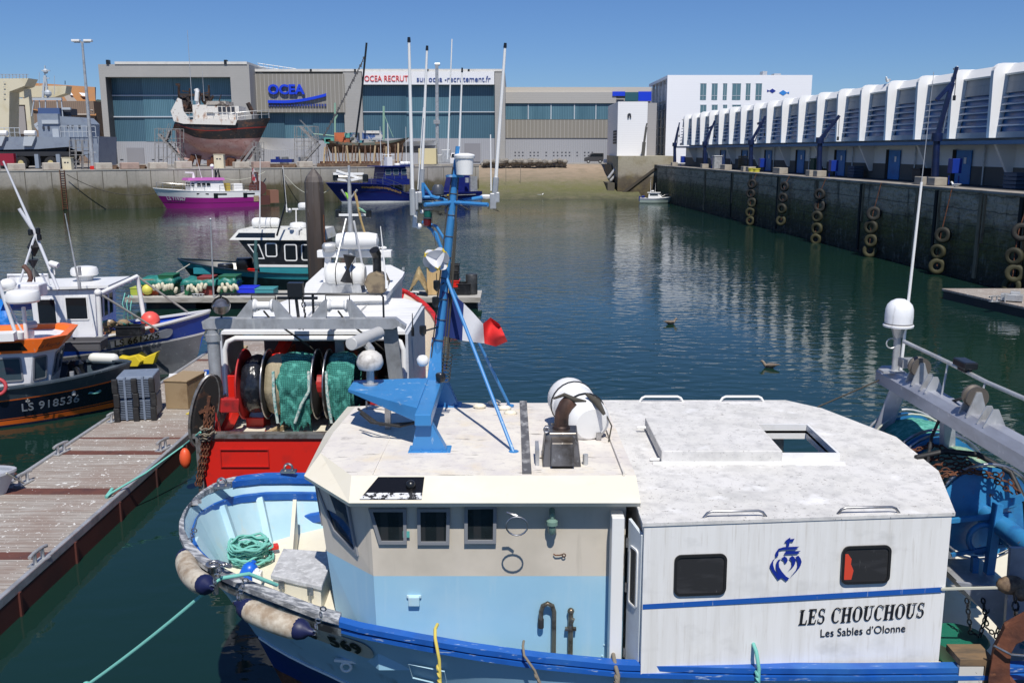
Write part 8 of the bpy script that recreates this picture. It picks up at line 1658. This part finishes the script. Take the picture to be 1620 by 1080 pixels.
a = MB(); a.prism([(Lw*.02,-1.8,1.0),(Lw*.17,-1.8,1.0),(Lw*.14,-1.8,3.6),(Lw*.05,-1.8,3.5)],(0,3.2,0)); a.build('stern_winch_house', nvy, nb)
a = MB(); a.cbox((Lw*.05,2.3,2.2),(1.2,.3,2.4)); a.cyl((Lw*.10,2.4,2.5),(Lw*.10,2.4,3.2),.3,n=10); a.build('stern_gear', galv, nb); a = MB(); a.box((Lw*.2,2.86,.7),(Lw*.23,2.98,.95)); a.box((Lw*.24,2.86,.7),(Lw*.26,2.98,.95)); a.build('yellow_mark', mat('mark_gold',(.6,.45,.05),.5), nb)
# --- swimming gulls
gull(G(1061,514,-.03), 1.15, radians(20), True, 'brown speckled gull swimming nearer the middle of the basin'); gull(G(1217,583,-.03), 1.1, radians(160), True, 'brown speckled gull swimming above the white shelter roof', )
# ================================================================== THE SHIPYARD ON THE FAR QUAY
def PB(mb, Y, u0, v0, u1, v1, th): return PR(mb, Y, u0, v0, u1, v1, th)
def wline(mb, pts, Y, r, n=6): mb.tube([W(u,v,Y) for u,v in pts], r, n); return mb
# lamp mast
Yl = 123; lm = thing('lamp_mast', 'tall grey floodlight mast on the quay left of the shipyard halls', 'lamp post', (W(147,265,Yl).x,Yl,QZ))
a = MB(); pz = lm.location; top_ = W(132,66,Yl).z; a.tube([(pz.x,Yl,QZ),(pz.x,Yl,top_)],[.26,.13],10); a.build('pole', galv, lm, smooth=40)
a = MB(); a.cyl((pz.x,Yl,QZ),(pz.x,Yl,QZ+.5),.36,n=10); a.build('base', red, lm)
for dx in (-.75,.75):
    a = MB(); a.cbox((pz.x+dx,Yl,top_+.1),(1.0,.6,.28)); a.build('floodlight', whitec, lm, bevel=.05)
a = MB(); a.bar((pz.x-1,Yl,top_-.1),(pz.x+1,Yl,top_-.1),.12); a.bar((pz.x-.5,Yl,top_-13.5),(pz.x+.6,Yl,top_-13.5),.1); a.build('crossbar', galv, lm)
# cabinets and blocks along the quay edge
crc = mat('cabinet_cream', (.66,.60,.44), .6, layers=[dict(s=2,lo=.5,hi=.75,c=(.55,.48,.33))])
for (u0,v0,u1,v1,lb) in ((119,249,133,270,'cream electrical cabinet right of the naval vessel cradle'),(355,244,370,263,'cream electrical cabinet in front of the rusty trawler stand')):
    uc = (u0+u1)/2; s_ = q_s_from_u(uc); p = QP(s_,-1.3); ce = thing('electrical_cabinet', lb, 'cabinet', (p.x,p.y,QZ)); hw_ = (u1-u0)/2/1500*p.y; ht = W(uc,v0,p.y).z
    a = MB(); a.box((p.x-hw_,p.y-.4,QZ),(p.x+hw_,p.y+.4,ht-.08)); a.box((p.x-hw_-.05,p.y-.45,ht-.08),(p.x+hw_+.05,p.y+.45,ht)); a.build('box', crc, ce, bevel=.03)
    a = MB(); a.box((p.x-hw_*.5,p.y-.42,ht-.7),(p.x-.05,p.y-.405,ht-.55)); a.box((p.x+.08,p.y-.42,ht-.7),(p.x+hw_*.5,p.y-.405,ht-.55)); a.build('vent', slot, ce)
blm = [mat('block_pale', (.50,.45,.38), .85, layers=[dict(s=1,lo=.45,hi=.7,c=(.36,.3,.25))], bump=(5,.5)), mat('block_pinkish', (.42,.30,.25), .85, layers=[dict(s=1,lo=.45,hi=.7,c=(.3,.22,.19))], bump=(5,.5))]
lbs = ['at the left edge of the photo','second from the left edge of the photo','before the second pair of cradle wheels','right of the lamp mast','below the left hall service door','left of the rusty trawler stand','below the rusty trawler keel','right of the cream cabinet by the trawler','under the white hull','below the left end of the wooden wreck','below the right end of the wooden wreck']
for i,(u0,u1,h,k) in enumerate(((-2,18,.55,0),(30,57,.6,0),(85,111,.65,0),(166,192,.6,0),(206,234,.6,1),(250,278,.6,0),(291,316,.7,0),(382,405,.6,0),(411,437,.6,1),(482,503,.6,0),(614,630,.7,0))):
    s0_, s1_ = q_s_from_u(u0), q_s_from_u(u1); a = MB(); a.prism([QP(s0_,-.2,QZ+.12),QP(s1_,-.2,QZ+.12),QP(s1_,-1.3,QZ+.12),QP(s0_,-1.3,QZ+.12)],(0,0,h*1.35)); tag(a.build('concrete_block', blm[k], None, bevel=.08), f'{"pinkish" if k else "pale"} concrete block on the far quay edge {lbs[i]}', 'concrete block', 'concrete blocks on the far quay edge')
for i,(u,w_,lb) in enumerate(((197,8,'between two concrete blocks left of the service door'),(240,10,'left of the rusty trawler stand'),(460,38,'long and low below the scaffold stairs'),(560,90,'very long and low below the wooden wreck'))):
    p = QP(q_s_from_u(u),-1.6); hw_ = w_/2/1500*p.y; a = MB()
    for k in range(3): a.bar((p.x-hw_,p.y+.4*k,QZ+.25+.22*(k%2)),(p.x+hw_,p.y+.4*k+hw_*.6,QZ+.25+.22*(k%2)),.35,.3)
    tag(a.build('timber_baulks', mat('baulk_dark',(.10,.06,.04),.85,layers=[dict(s=2,lo=.45,hi=.65,c=(.2,.13,.08))]), None, bevel=.03), f'dark timber baulks on the far quay, {lb}', 'timber')
# rusty trawler on the hard
YR = 150; k_ = YR/1500*1.0
def LU(u): return W(u,215,YR).x
def LV(v): return W(340,v,YR).z
xS, xB = LU(268), LU(421); LT = xB-xS
pink = mat('antifoul_pink', (.48,.27,.24), .8, layers=[dict(s=(.5,.5,1),lo=.45,hi=.7,c=(.56,.40,.36)),dict(s=2,lo=.55,hi=.75,c=(.25,.11,.09))]); hblk = mat('hull_black_rusty', (.025,.025,.028), .6, layers=[dict(s=(.5,.5,.8),lo=.52,hi=.68,c=(.13,.055,.03)),dict(s=2,lo=.6,hi=.72,c=(.22,.12,.08))]); rwh = mat('rusty_white', (.68,.66,.62), .6, layers=[dict(s=(.9,.9,.35),lo=.58,hi=.70,c=(.34,.17,.09)),dict(s=2,lo=.6,hi=.7,c=(.2,.1,.06))])
tr = thing('trawler', 'rusty black white and pink trawler propped up on the hard before the left hall', 'fishing boat', ((xS+xB)/2,YR,QZ))
gun = [(0,206),(.05,190),(.2,194),(.35,196),(.5,195),(.65,192),(.8,189),(.92,187),(1,186)]; keel = [(0,203),(.04,212),(.12,225),(.25,240),(.4,245),(.6,247),(.8,249),(.93,250),(1,249)]
def ip(tab, t):
    for (a0,b0_),(a1,b1_) in zip(tab, tab[1:]):
        if t <= a1: return b0_+(b1_-b0_)*(t-a0)/(a1-a0)
    return tab[-1][1]
n_ = 26; st = []
for i in range(n_+1):
    t = i/n_; q = max(0,(t-.5)/.5); w_ = 3.1*(1-q**2.3)**.75*(min(1,.55+t*4)) if q < 1 else 0; ww = .15+.0*t
    st.append((xS+LT*t, w_, LV(ip(gun,t)), xS+LT*t-3.3*q**2 - (0), ww*(1-q)))
HT = Hull(st, cy=YR+3.2, zb=lambda t: LV(ip(keel,t)))
class HT2(Hull):
    def P(s, t, k, side, inset=0):
        xt, wt, zt, xw, ww = s.at(t); z0 = s.zb(t); k_ = max(k,0); w_ = ww+(wt-ww)*min(1,(k_*1.25))**.5 if k_ < .8 else wt; return Vector((xw+(xt-xw)*k_, s.cy+side*w_, z0+(zt-z0)*k_))
HT = HT2(st, cy=YR+3.2, zb=lambda t: LV(ip(keel,t)))
HT.side(tr, [(0,.5,pink,5),(.5,.76,hblk,3),(.76,.79,mat('line_red',(.35,.03,.02),.6),1),(.79,1,hblk,2)], n=50, draft=-QZ-1.0, transom=True)
a = MB(); rows = [[HT.P(i/30,1,-1),HT.P(i/30,1,1)] for i in range(31)]; a.grid(rows); a.build('deck', rwh, tr)
a = MB(); up_ = [(270,176),(281,155),(287,158),(290,176),(300,190),(312,188),(340,188),(375,190),(372,198),(330,197),(290,196),(275,192)]
a.prism([W(u,v,YR-.15) for u,v in up_],(0,.25,0)); a.prism([W(u,v,YR+6.2) for u,v in up_],(0,.25,0)); a.build('bulwark', rwh, tr)
a = MB(); PB(a,YR+1.5,305,166,342,190,3.5); a.build('deckhouse', rwh, tr); a = MB(); PB(a,YR+1.2,326,168,378,178,4); PB(a,YR+1.3,340,178,376,190,3.6); a.build('wheelhouse', rwh, tr)
for u in (345,352,359,366): 
    a = MB(); PB(a,YR+1.05,u,169,u+5,177,.1); a.build('window', slot, tr)
a = MB(); PB(a,YR+1.1,326,160,357,166,4.2); a.build('roof', mat('tarp_rubble',(.4,.37,.33),.8,layers=[dict(s=1.5,lo=.5,hi=.6,c=(.12,.1,.09))]), tr)
a = MB(); PB(a,YR+2,309,141,314,167,.8); a.tube([W(310,141,YR+2),W(312,146,YR+2),W(311,160,YR+2)],.35,8); a.build('funnel', whitec, tr)
a = MB()
for (u0,v0,u1,v1,t_) in ((283,134,283,158,.3),(279,134,284,134,.35),(284,150,330,151,.35),(288,144,300,146,.2),(300,140,300,160,.2),(330,135,332,165,.25),(337,152,330,165,.3),(296,155,305,172,.4),(300,160,294,176,.4),(320,150,326,170,.3),(316,145,316,165,.2),(392,163,400,180,.5),(345,165,350,150,.12),(288,155,330,146,.15)): a.bar(W(u0,v0,YR+2),W(u1,v1,YR+2.5),t_)
a.sphere(W(292,165,YR+3),1.0,8,(1,1,1.3)); a.sphere(W(298,172,YR+3),.9,8); a.sphere(W(325,158,YR+3),.7,8); a.build('deck_machinery', mat('machinery_dark',(.035,.025,.022),.8,layers=[dict(s=1.5,lo=.5,hi=.7,c=(.13,.06,.035))]), tr)
whip(tr, W(304,165,YR+2), 11, galv, .06); whip(tr, W(323,160,YR+2), 4.5, galv, .05)
railing(tr, [HT.P(t,1,-1) for t in (.62,.7,.78,.86,.93,.99)], 1.2, galv, r=.05); railing(tr, [W(u,190,YR) for u in (338,350,362,374)], 1.1, galv, r=.04); railing(tr, [W(u,190,YR+.1) for u in (293,300,307)], 1.1, galv, r=.04)
a = MB(); a.sphere(W(385,190,YR-.05),.6,8); 
a = MB()
for (u0,v0,u1,v1,t_) in ((300,264,306,245,.6),(313,264,316,246,.5),(340,263,342,248,1.2),(365,262,367,250,1.2),(290,262,312,246,.4),(380,262,388,244,.4)): a.bar(W(u0,v0,YR+3),W(u1,v1,YR+3),t_)
a.box((LU(318),YR+2,QZ),(LU(352),YR+5,QZ+1)); tag(a.build('ship_cradle', rust, None), 'rusty timber and steel cradle under the propped up trawler', 'cradle')
def scaffold(u0,u1,v0,v1,Y,label,stairs=None,nm='scaffold_stairs'):
    a = MB(); n2 = max(2,int((u1-u0)/11))
    for i in range(n2+1):
        u = u0+(u1-u0)*i/n2
        for dy in (0,1.6): a.bar(Vector((W(u,v1,Y).x,Y+dy,QZ)),Vector((W(u,v0,Y).x,Y+dy,W(u,v0,Y).z)),.09)
    z0,z1 = QZ,W(u0,v0,Y).z
    for k in range(1,5):
        z = z0+(z1-z0)*k/4; xa_,xb_ = W(u0,v0,Y).x,W(u1,v0,Y).x
        for dy in (0,1.6): a.bar((xa_,Y+dy,z),(xb_,Y+dy,z),.07)
    a.box((W(u0,v0,Y).x,Y,z0+(z1-z0)*.62),(W(u1,v0,Y).x,Y+1.6,z0+(z1-z0)*.62+.1)); a.bar((W(u0,v0,Y).x,Y,z0),(W(u1,v0,Y).x,Y,z0+(z1-z0)*.6),.06)
    if stairs:
        for (p,q) in stairs:
            for dy in (0,.9): a.bar(W(*p,Y)+Vector((0,dy,0)),W(*q,Y)+Vector((0,dy,0)),.12,.3); a.bar(W(*p,Y)+Vector((0,dy,1)),W(*q,Y)+Vector((0,dy,1)),.05)
            for k in range(12): c = W(*p,Y).lerp(W(*q,Y),(k+.5)/12)+Vector((0,.45,0)); a.cbox(c,(.3,.9,.05))
    return tag(a.build(nm, mat('scaffold_grey',(.24,.24,.24),.6,layers=[dict(s=3,lo=.5,hi=.7,c=(.14,.11,.09))]), None), label, 'scaffold')
scaffold(245,285,204,262,147,'grey scaffold stairs at the stern of the rusty trawler',[((250,212),(292,258)),((268,206),(262,222))]); scaffold(400,413,225,262,146,'narrow grey scaffold tower at the bow of the rusty trawler',[((380,262),(402,232))]); scaffold(466,500,200,256,152,'tall grey scaffold stairs left of the wooden wreck',[((474,200),(500,226)),((480,256),(505,228))]); scaffold(110,131,222,262,126,'grey access tower beside the naval vessel')
# white sailing hull
st = stations(9.5,2.8,1.6,1.5,1.7,rake=.6,transom=.8,full=2,wl=.5,tb=.35); xw = W(405,240,156).x; Hw = Hull(st, f=lambda p: Vector((xw+9.3-p.x,158+p.y,W(430,236,156).z+.2+p.z)), zb=lambda t: -.4*t*(1-t)*4)
wh = thing('sailing_hull', 'small white boat hull on the hard right of the rusty trawler', 'boat', (xw+4,158,QZ)); Hw.side(wh, [(0,1,whitec,4)], n=24, draft=-.3); a = MB(); a.grid([[Hw.P(i/20,1,1),Hw.P(i/20,1,-1)] for i in range(21)]); a.build('deck', whitec, wh)
a = MB(); a.box((xw+4,155,QZ),(xw+4.3,160,QZ+1.4)); a.box((xw+7,155,QZ),(xw+7.3,160,QZ+1.4)); a.build('keel_stand', galv, wh)
a = MB(); PB(a,154,428,252,462,257,1.5); PB(a,154,436,248,441,252,.8); tag(a.build('work_platform', darkb, None), 'low dark blue platform under the small white hull', 'platform')
# wooden wreck on props
YK = 156; wk = thing('wooden_wreck', 'derelict wooden boat hull with an orange and teal cabin on many timber props', 'boat', (W(570,230,YK).x,YK,QZ))
wdk = mat('old_hull_wood', (.16,.09,.055), .85, layers=[dict(k='wave',dir='Z',s=(1,1,1.6),lo=.7,hi=1,c=(.06,.035,.025),dist=.5),dict(s=(.6,.6,2),lo=.5,hi=.65,c=(.28,.2,.14))])
xs0, xs1 = W(502,225,YK).x, W(645,225,YK).x; Lk = xs1-xs0; st = []
for i in range(21):
    t = i/20; e = abs(2*t-1); w_ = 2.6*(1-e**2.6)**.7; zt2_ = W(570,226-7*e**2.2-2*(t>.5)*e,YK).z; st.append((xs0+Lk*t, w_, zt2_, xs0+Lk*(.5+(t-.5)*.8), .2))
zk = W(570,247,YK).z; Hk = HT2(st, cy=YK+2.8, zb=lambda t: zk+1.6*abs(2*t-1)**3)
Hk.side(wk, [(.35,.8,wdk,4),(.8,1,mat('wreck_gunwale',(.10,.12,.10),.8,layers=[dict(s=1,lo=.5,hi=.6,c=(.2,.12,.07))]),1)], n=40, draft=-QZ-2.0, transom=False, name='hull'); 
a = MB(); a.grid([[Hk.P(i/20,.97,-1),Hk.P(i/20,.97,1)] for i in range(21)]); a.build('deck', wdk, wk)
rnd = random.Random(6)
for i in range(26):
    u = 512+i*4.9; a = MB(); p = Vector((W(u,250,YK).x,YK-.2+(i%3)*.3,QZ)); q = Vector((p.x+rnd.uniform(-.4,.4),YK+.3,W(u,226+rnd.uniform(0,8),YK).z)); a.bar(p,q,.16+.1*(i%4==0)); a.build('prop', wood if i % 4 == 0 else wdk, wk)
a = MB(); a.bar((W(505,250,YK).x,YK+1,QZ+.4),(W(640,250,YK).x,YK+1,QZ+.4),1.2,.6); a.build('keel_block', rust, wk)
a = MB(); PB(a,YK+1.5,529,210,546,228,2); PB(a,YK+1.5,546,215,553,228,2); a.build('cabin', mat('cabin_orange_old',(.50,.13,.05),.7,layers=[dict(s=1,lo=.5,hi=.6,c=(.3,.1,.05))]), wk); a = MB(); PB(a,YK+1.4,545,211,553,218,2); PB(a,YK+1.4,515,220,523,225,.5); PB(a,YK+1.0,545,227,565,232,.5); PB(a,YK+1.4,513,218,528,227,.3); a.build('teal_panel', mat('teal_faded',(.10,.35,.30),.7), wk)
a = MB(); PB(a,YK+2,553,210,566,222,2); PB(a,YK+2,556,222,602,229,1.5); a.build('deck_clutter', mat('clutter_mixed',(.35,.35,.33),.8,layers=[dict(s=.7,lo=.5,hi=.52,c=(.06,.10,.2)),dict(s=1.1,lo=.55,hi=.57,c=(.04,.05,.05)),dict(s=1.6,lo=.58,hi=.6,c=(.05,.25,.28))]), wk)
a = MB(); PB(a,YK+3,573,210,605,220,3); a.build('blue_shelter', mat('shelter_blue',(.06,.12,.3),.7,layers=[dict(s=.8,lo=.5,hi=.55,c=(.5,.5,.5))]), wk); a = MB(); PB(a,YK+2.8,575,207,600,211,3.2); a.build('white_tarp', rwh, wk)
gm_ = mat('mast_pale_green', (.25,.42,.32), .7); a = MB(); wline(a,[(530,228),(530,163)],YK+2,.16); wline(a,[(530,190),(534,182)],YK+2,.1); wline(a,[(496,212),(545,217)],YK+2,.12); a.build('mast', gm_, wk); a = MB(); wline(a,[(607,222),(607,168)],YK+2,.18); wline(a,[(607,180),(622,217)],YK+2,.05); a.build('mast', gm_, wk)
a = MB(); wline(a,[(563,218),(572,150),(580,68)],YK-2,.17); tag(a.build('black_mast', blackp, None), 'very tall thin black mast leaning over the wooden wreck', 'mast')
a = MB(); wline(a,[(576,92),(556,130),(535,175),(513,214)],YK-2,.05)
for k in range(34):
    t = k/33; u = 576+(513-576)*t; v = 92+(214-92)*t**.95; c = W(u,v,YK-2); a.cbox(c,(.16+.22*(k%3==0),.06,.4))
tag(a.build('pennant_line', mat('pennant_dark',(.08,.08,.085),.8), None), 'line of small dark pennants stretched down from the black mast', 'line')
a = MB(); st = 0; xq = W(612,230,YK).x; Hq = Hull([(xq-5.5+11*i/16-0, 1.6*(1-abs(2*i/16-1)**2.4)**.7, 1.6+.3*abs(2*i/16-1), xq-5.5+11*(.5+(i/16-.5)*.85), .6*(1-abs(2*i/16-1)**2)) for i in range(17)], f=lambda p: p+Vector((2.2,YK+7,W(612,240,YK+7).z)))
wq = thing('sailing_hull', 'white and grey boat hull on the hard behind the right end of the wooden wreck', 'boat', (xq,YK+7,QZ)); Hq.side(wq, [(0,.55,grh,2),(.55,1,whitec,2)], n=24, draft=.2); a = MB(); a.grid([[Hq.P(i/16,1,-1),Hq.P(i/16,1,1)] for i in range(17)]); a.build('deck', whitec, wq)
# container, tanks, vans, pole
a = MB(); PB(a,158,662,235,690,260,3); tag(a.build('site_container', mat('container_yellow',(.62,.54,.32),.6,layers=[dict(k='wave',dir='X',s=(2,1,1),lo=.8,hi=1,c=(.5,.43,.25))]), None, bevel=.05), 'pale yellow site container at the right end of the far quay', 'container')
a = MB(); PB(a,160,698,237,712,258,2.5); PB(a,159.5,692,245,699,258,1.5); tag(a.build('site_cabin', galv, None, bevel=.05), 'small grey site cabin right of the yellow container', 'cabin')
def van(u0,u1,Y,z,label,col,facing=1,front=False):
    x0,x1 = W(u0,250,Y).x,W(u1,250,Y).x; L_ = x1-x0; t = thing('van', label, 'van', ((x0+x1)/2,Y,z)); m_ = mat('van_'+('white' if front else 'grey'), col, .3)
    s_ = lambda k: x0+L_*k
    h = 1.95; pr = [(0,.35),(0,.95),(.06,1.1),(.22,1.25),(.34,1.85),(.5,h),(.97,h),(1,1.8),(1,.35)]
    if front: a = MB(); a.box((x0,Y,z+.3),(x1,Y+4.5,z+1.2)); a.prism([(x0,Y+.9,z+1.2),(x1,Y+.9,z+1.2),(x1-.12,Y+1.3,z+2),(x0+.12,Y+1.3,z+2)],(0,3.2,0)); a.build('body', m_, t, bevel=.06); b = MB(); b.add([(x0+.1,Y+.88,z+1.25),(x1-.1,Y+.88,z+1.25),(x1-.2,Y+1.25,z+1.9),(x0+.2,Y+1.25,z+1.9)],[(0,1,2,3)]); b.build('windscreen', glass, t); 
    else:
        a = MB(); a.prism([(s_(k),Y,z+zz) for k,zz in pr],(0,1.9,0)); a.build('body', m_, t, bevel=.05); b = MB(); b.add([(s_(k),Y-.02,z+zz) for k,zz in ((.27,1.25),(.95,1.25),(.95,1.8),(.5,1.82),(.37,1.75))],[(0,1,2,3,4)]); b.build('side_window', glass, t)
        for k in (.2,.82):
            w2 = MB(); w2.cyl((s_(k),Y-.04,z+.34),(s_(k),Y+.2,z+.34),.34,n=16); wo = w2.build('wheel', black, t); w3 = MB(); w3.cyl((s_(k),Y-.06,z+.34),(s_(k),Y-.03,z+.34),.18,n=12); w3.build('rim', galv, wo)
    return t
van(925,955,186,QZ+.02,'dark grey van parked before the pale warehouse wall',(.06,.06,.065)); van(712,724,160,QZ,'small white van facing the water right of the grey site cabin',(.7,.7,.72),front=True)
a = MB(); wline(a,[(692,262),(691,102)],165,.3); wline(a,[(688,102),(696,102)],165,.25); wline(a,[(691,190),(691,196)],165,.6); tag(a.build('radio_mast', galv, None), 'grey pole with a short crosshead in front of the large right hall', 'mast')
a = MB(); PB(a,175,961,240,975,260,.3); PB(a,174,955,252,961,258,1.0); tag(a.build('white_booth', whitec, None, bevel=.04), 'small white booth left of the white tower', 'booth')
# gulls on the beach and quay
gsp = [(857,270,'by the rocks end of the slipway'),(949,271,'highest on the slipway near the ramp'),(856,282,'in the middle of the slipway weed'),(896,304,'at the waterline in the middle of the slipway'),(880,310,'standing in the water left of the slipway middle'),(855,311,'lowest near the waterline left of the middle'),(930,303,'on the weed near the pier'),(957,300,'nearest the pier block'),(964,298,'beside the pale slip rails'),(913,295,'halfway between the pier and the slip middle'),(812,310,'left end of the slipway waterline'),(834,308,'left part of the slipway waterline')]
for i,(u,v,l_) in enumerate(gsp): 
    p = G(u,v,1.3 if v < 290 else .25)
    gull(p, 1.9, i*1.3, False, f'white gull {l_}', group='gulls on the slipway')
gull(R(.3,29.2/((1518-810)/1500+.047),QR+.03), 1.3, 2, False, 'white gull standing on the edge of the right quay'); gull(R(F0+1.5,66.5,12.4), 1.6, 1, False, 'white gull on the white market roof above the nearest crane'); gull(R(F0+1.2,76.5,12.4), 1.6, 4, False, 'white gull on the white market roof left of the nearest crane')
# naval vessel on its cradle
YN = 131; nvg = mat('naval_grey', (.22,.26,.32), .5, layers=[dict(s=.8,lo=.5,hi=.75,c=(.17,.2,.26))]); nvl = mat('naval_pale', (.42,.46,.50), .5); 
nv = thing('naval_vessel', 'blue grey naval patrol vessel with a lattice mast on a wheeled cradle', 'ship', (W(80,240,YN).x,YN,QZ))
a = MB(); a.mi = 0
hp_ = [(-60,216),(110,217),(112,232),(60,236),(-60,238)]; a.prism([W(u,v,YN) for u,v in hp_],(0,9,0)); a.prism([W(u,v,YN+.5) for u,v in ((108,217),(156,216),(156,262),(150,262),(128,240),(106,233))],(0,6,0)); a.build('hull', nvg, nv)
a = MB(); a.prism([W(u,v,YN+.6) for u,v in ((-60,238),(60,236),(108,233),(100,246),(30,248),(-60,250))],(0,7,0)); a.build('keel', mat('antifoul_dark',(.03,.03,.035),.7), nv)
for (u0,u1) in ((-4,8),(38,56)):
    a = MB(); a.prism([W(u,v,YN-.4) for u,v in ((u0,216),(u1,216),(u1-6,231),(u0-2,231))],(0,.5,0)); a.build('sponson', nvl, nv); a = MB(); q = W((u0+u1)/2+1,211,YN-.2); a.lathe(q-Vector((.75,0,0)),(1,0,0),[(0,.3),(.05,.38),(1.45,.38),(1.5,.3)],10); a.build('raft_drum', whitec, nv)
a = MB(); PB(a,YN+1.5,60,180,93,217,4); a.prism([W(u,v,YN+2) for u,v in ((93,184),(128,186),(138,196),(138,217),(93,217))],(0,4,0)); a.build('superstructure', nvg, nv)
a = MB(); PB(a,YN+1.2,83,204,93,217,.5); PB(a,YN+1.3,66,190,92,196,.4); a.build('pale_panel', nvl, nv)
for u,v in ((67,200),(75,200),(106,198),(113,198),(124,198)): 
    a = MB(); PB(a,YN+1.35 if u<93 else YN+1.9,u,v,u+3,v+5,.1); a.build('window', slot, nv)
a = MB(); PB(a,YN+2,60,171,94,181,3); a.build('bridge', mat('bridge_blue',(.06,.10,.22),.4), nv)
a = MB()
for (u0,v0,u1,v1,t_) in ((52,157,98,157,.35),(54,158,50,184,.12),(62,158,64,180,.1),(90,157,92,180,.12),(97,158,100,190,.12),(72,157,72,172,.12),(68,155,71,120,.25),(76,155,72,120,.2),(66,112,79,112,.15),(68,124,78,124,.12),(71,120,71,104,.1),(62,115,62,135,.05),(86,120,86,150,.05),(66,135,76,138,.1),(66,145,78,148,.12),(56,199,78,184,.4),(57,199,62,205,.35),(64,205,74,217,.4),(70,204,80,217,.4),(98,172,112,172,.3)): a.bar(W(u0,v0,YN+2.5),W(u1,v1,YN+2.5),t_)
a.sphere(W(72,113,YN+2.5),.35,8); a.sphere(W(76,148,YN+2.5),.5,8); a.build('mast_rig', nvl, nv)
railing(nv, [W(u,217,YN) for u in (96,103,110,117,124,131,138,145,152)], 1.4, nvl, r=.05); railing(nv, [W(u,217,YN) for u in (0,8,16,24,32)], 1.2, nvl, r=.05)
a = MB(); a.add([],[]); PB(a,YN+3,98,172,112,182,2); a.build('wheelhouse_box', slot, nv)
ck = thing('boat_trolley', 'dark wheeled trolley carrying the blue grey naval vessel', 'trolley', (W(60,262,YN-1).x,YN-1,QZ))
a = MB(); PB(a,YN-.6,-20,240,112,247,8); PB(a,YN+1,-20,247,100,262,5); a.build('frame', mat('trolley_dark',(.02,.022,.028),.7), ck)
a = MB()
for u in (22,58,92): PB(a,YN-1,u-3,244,u+3,266,.6)
a.build('leg', nvg, ck)
for u in (5,33,80,105):
    a = MB(); c = W(u,258,YN-1); a.cyl(c,c+Vector((0,.7,0)),.85,n=20); wo = a.build('wheel', black, ck); b = MB(); b.cyl(c-Vector((0,.03,0)),c,.38,n=14); b.build('rim', mat('rim_yellow',(.5,.42,.2),.6), wo)
a = MB(); c = W(9,250,YN-1.5); PB(a,YN-1.5,0,243,22,262,.6); a.build('red_unit', mat('unit_dark_red',(.25,.01,.03),.5), ck)
# cream gantry, sheds and far hangar
crm2 = mat('gantry_cream', (.60,.55,.41), .7, layers=[dict(s=.4,lo=.5,hi=.75,c=(.5,.44,.28))]); YG = 150
gt = thing('gantry', 'cream boat hoist gantry at the far left above the naval vessel', 'gantry', (W(20,260,YG).x,YG,QZ))
a = MB(); a.prism([W(u,v,YG) for u,v in ((-60,125),(45,124),(39,136),(15,145),(13,262),(-3,262),(-3,146),(-60,146))],(0,3,0)); PB(a,YG+1,43,141,50,262,1); a.prism([W(u,v,YG+6) for u,v in ((30,136),(105,136),(103,148),(86,154),(24,154))],(0,2,0)); a.build('frame', crm2, gt)
a = MB()
for k in range(9): a.bar(W(-2+5.5*k,124,YG),W(-2+5.5*k,118,YG),.08)
a.bar(W(-4,118,YG),W(45,118,YG),.08); a.bar(W(-4,121,YG),W(45,121,YG),.06)
for k in range(4): a.bar(W(5,130+8*k,YG-.2),W(8,130+8*k,YG-.2),.08)
for k in range(6): a.bar(W(103,134+0*k,YG+6),W(103,128,YG+6),.08)
a.build('railing', galv, gt)
hg2 = thing('hangar', 'large hangar with a brown and orange sheet roof behind the naval vessel', 'hangar', (W(90,200,185).x,185,QZ)); YH = 185
rfo = mat('roof_orange_brown', (.36,.17,.06), .8, layers=[dict(s=.25,lo=.45,hi=.65,c=(.25,.15,.09)),dict(k='wave',dir='X',s=(1.2,1,1),lo=.6,hi=1,c=(.28,.13,.05))])
a = MB(); a.add([W(47,131,YH+14),W(150,138,YH+14),W(152,183,YH),W(92,181,YH),W(30,170,YH)],[(4,3,2,1,0)]); a.build('roof', rfo, hg2)
a = MB(); a.add([W(99,149,YH+9.5),W(109,145,YH+10.5),W(140,182,YH-.2),W(120,182,YH-.2)],[(3,2,1,0)]); a.build('roof_strip', mat('roof_grey_strip',(.28,.25,.22),.8), hg2)
for q in (((111,146),(114,146),(118,151),(114,151)),((127,147),(138,148),(142,153),(132,152)),((139,172),(149,173),(149,175),(140,174))): a = MB(); a.add([W(u,v,YH+9.5-(v-146)*.3) -Vector((0,.6,0)) for u,v in q],[(3,2,1,0)]); a.build('skylight', whitec, hg2)
a = MB(); PB(a,YH+.4,-60,160,152,262,16); a.prism([W(47,131,YH+14.2),W(150,138,YH+14.2),W(150,262,YH+14.2),W(47,262,YH+14.2)],(0,.5,0)); a.build('wall', mat('hangar_brown_wall',(.22,.16,.12),.8,layers=[dict(k='wave',dir='X',s=(.8,1,1),lo=.8,hi=1,c=(.14,.1,.08))]), hg2)
a = MB(); PB(a,YH-.1,22,168,40,212,.3); a.build('door', mat('hangar_door',(.30,.28,.27),.7), hg2)
a = MB(); PB(a,YH-.1,16,156,42,166,.4); PB(a,YH-.1,45,166,51,212,.4); a.build('cream_wall', crm2, hg2)
a = MB(); PB(a,200,150,172,163,220,10); tag(a.build('white_shed', mat('shed_pale',(.45,.48,.52),.7), None), 'narrow pale shed seen between the hangar and the grey hall', 'shed')
a = MB(); rows = []
for i in range(30): 
    x = W(140+i*1.0,150,420).x; rows.append([Vector((x,420,QZ)),Vector((x,425,W(150,158+3*noise.noise(Vector((i*.3,0,0))),420).z)),Vector((x,450,W(150,156,420).z))])
a.grid(rows); struct(a.build('hill', mat('hill_green_grey',(.06,.075,.06),.9)))
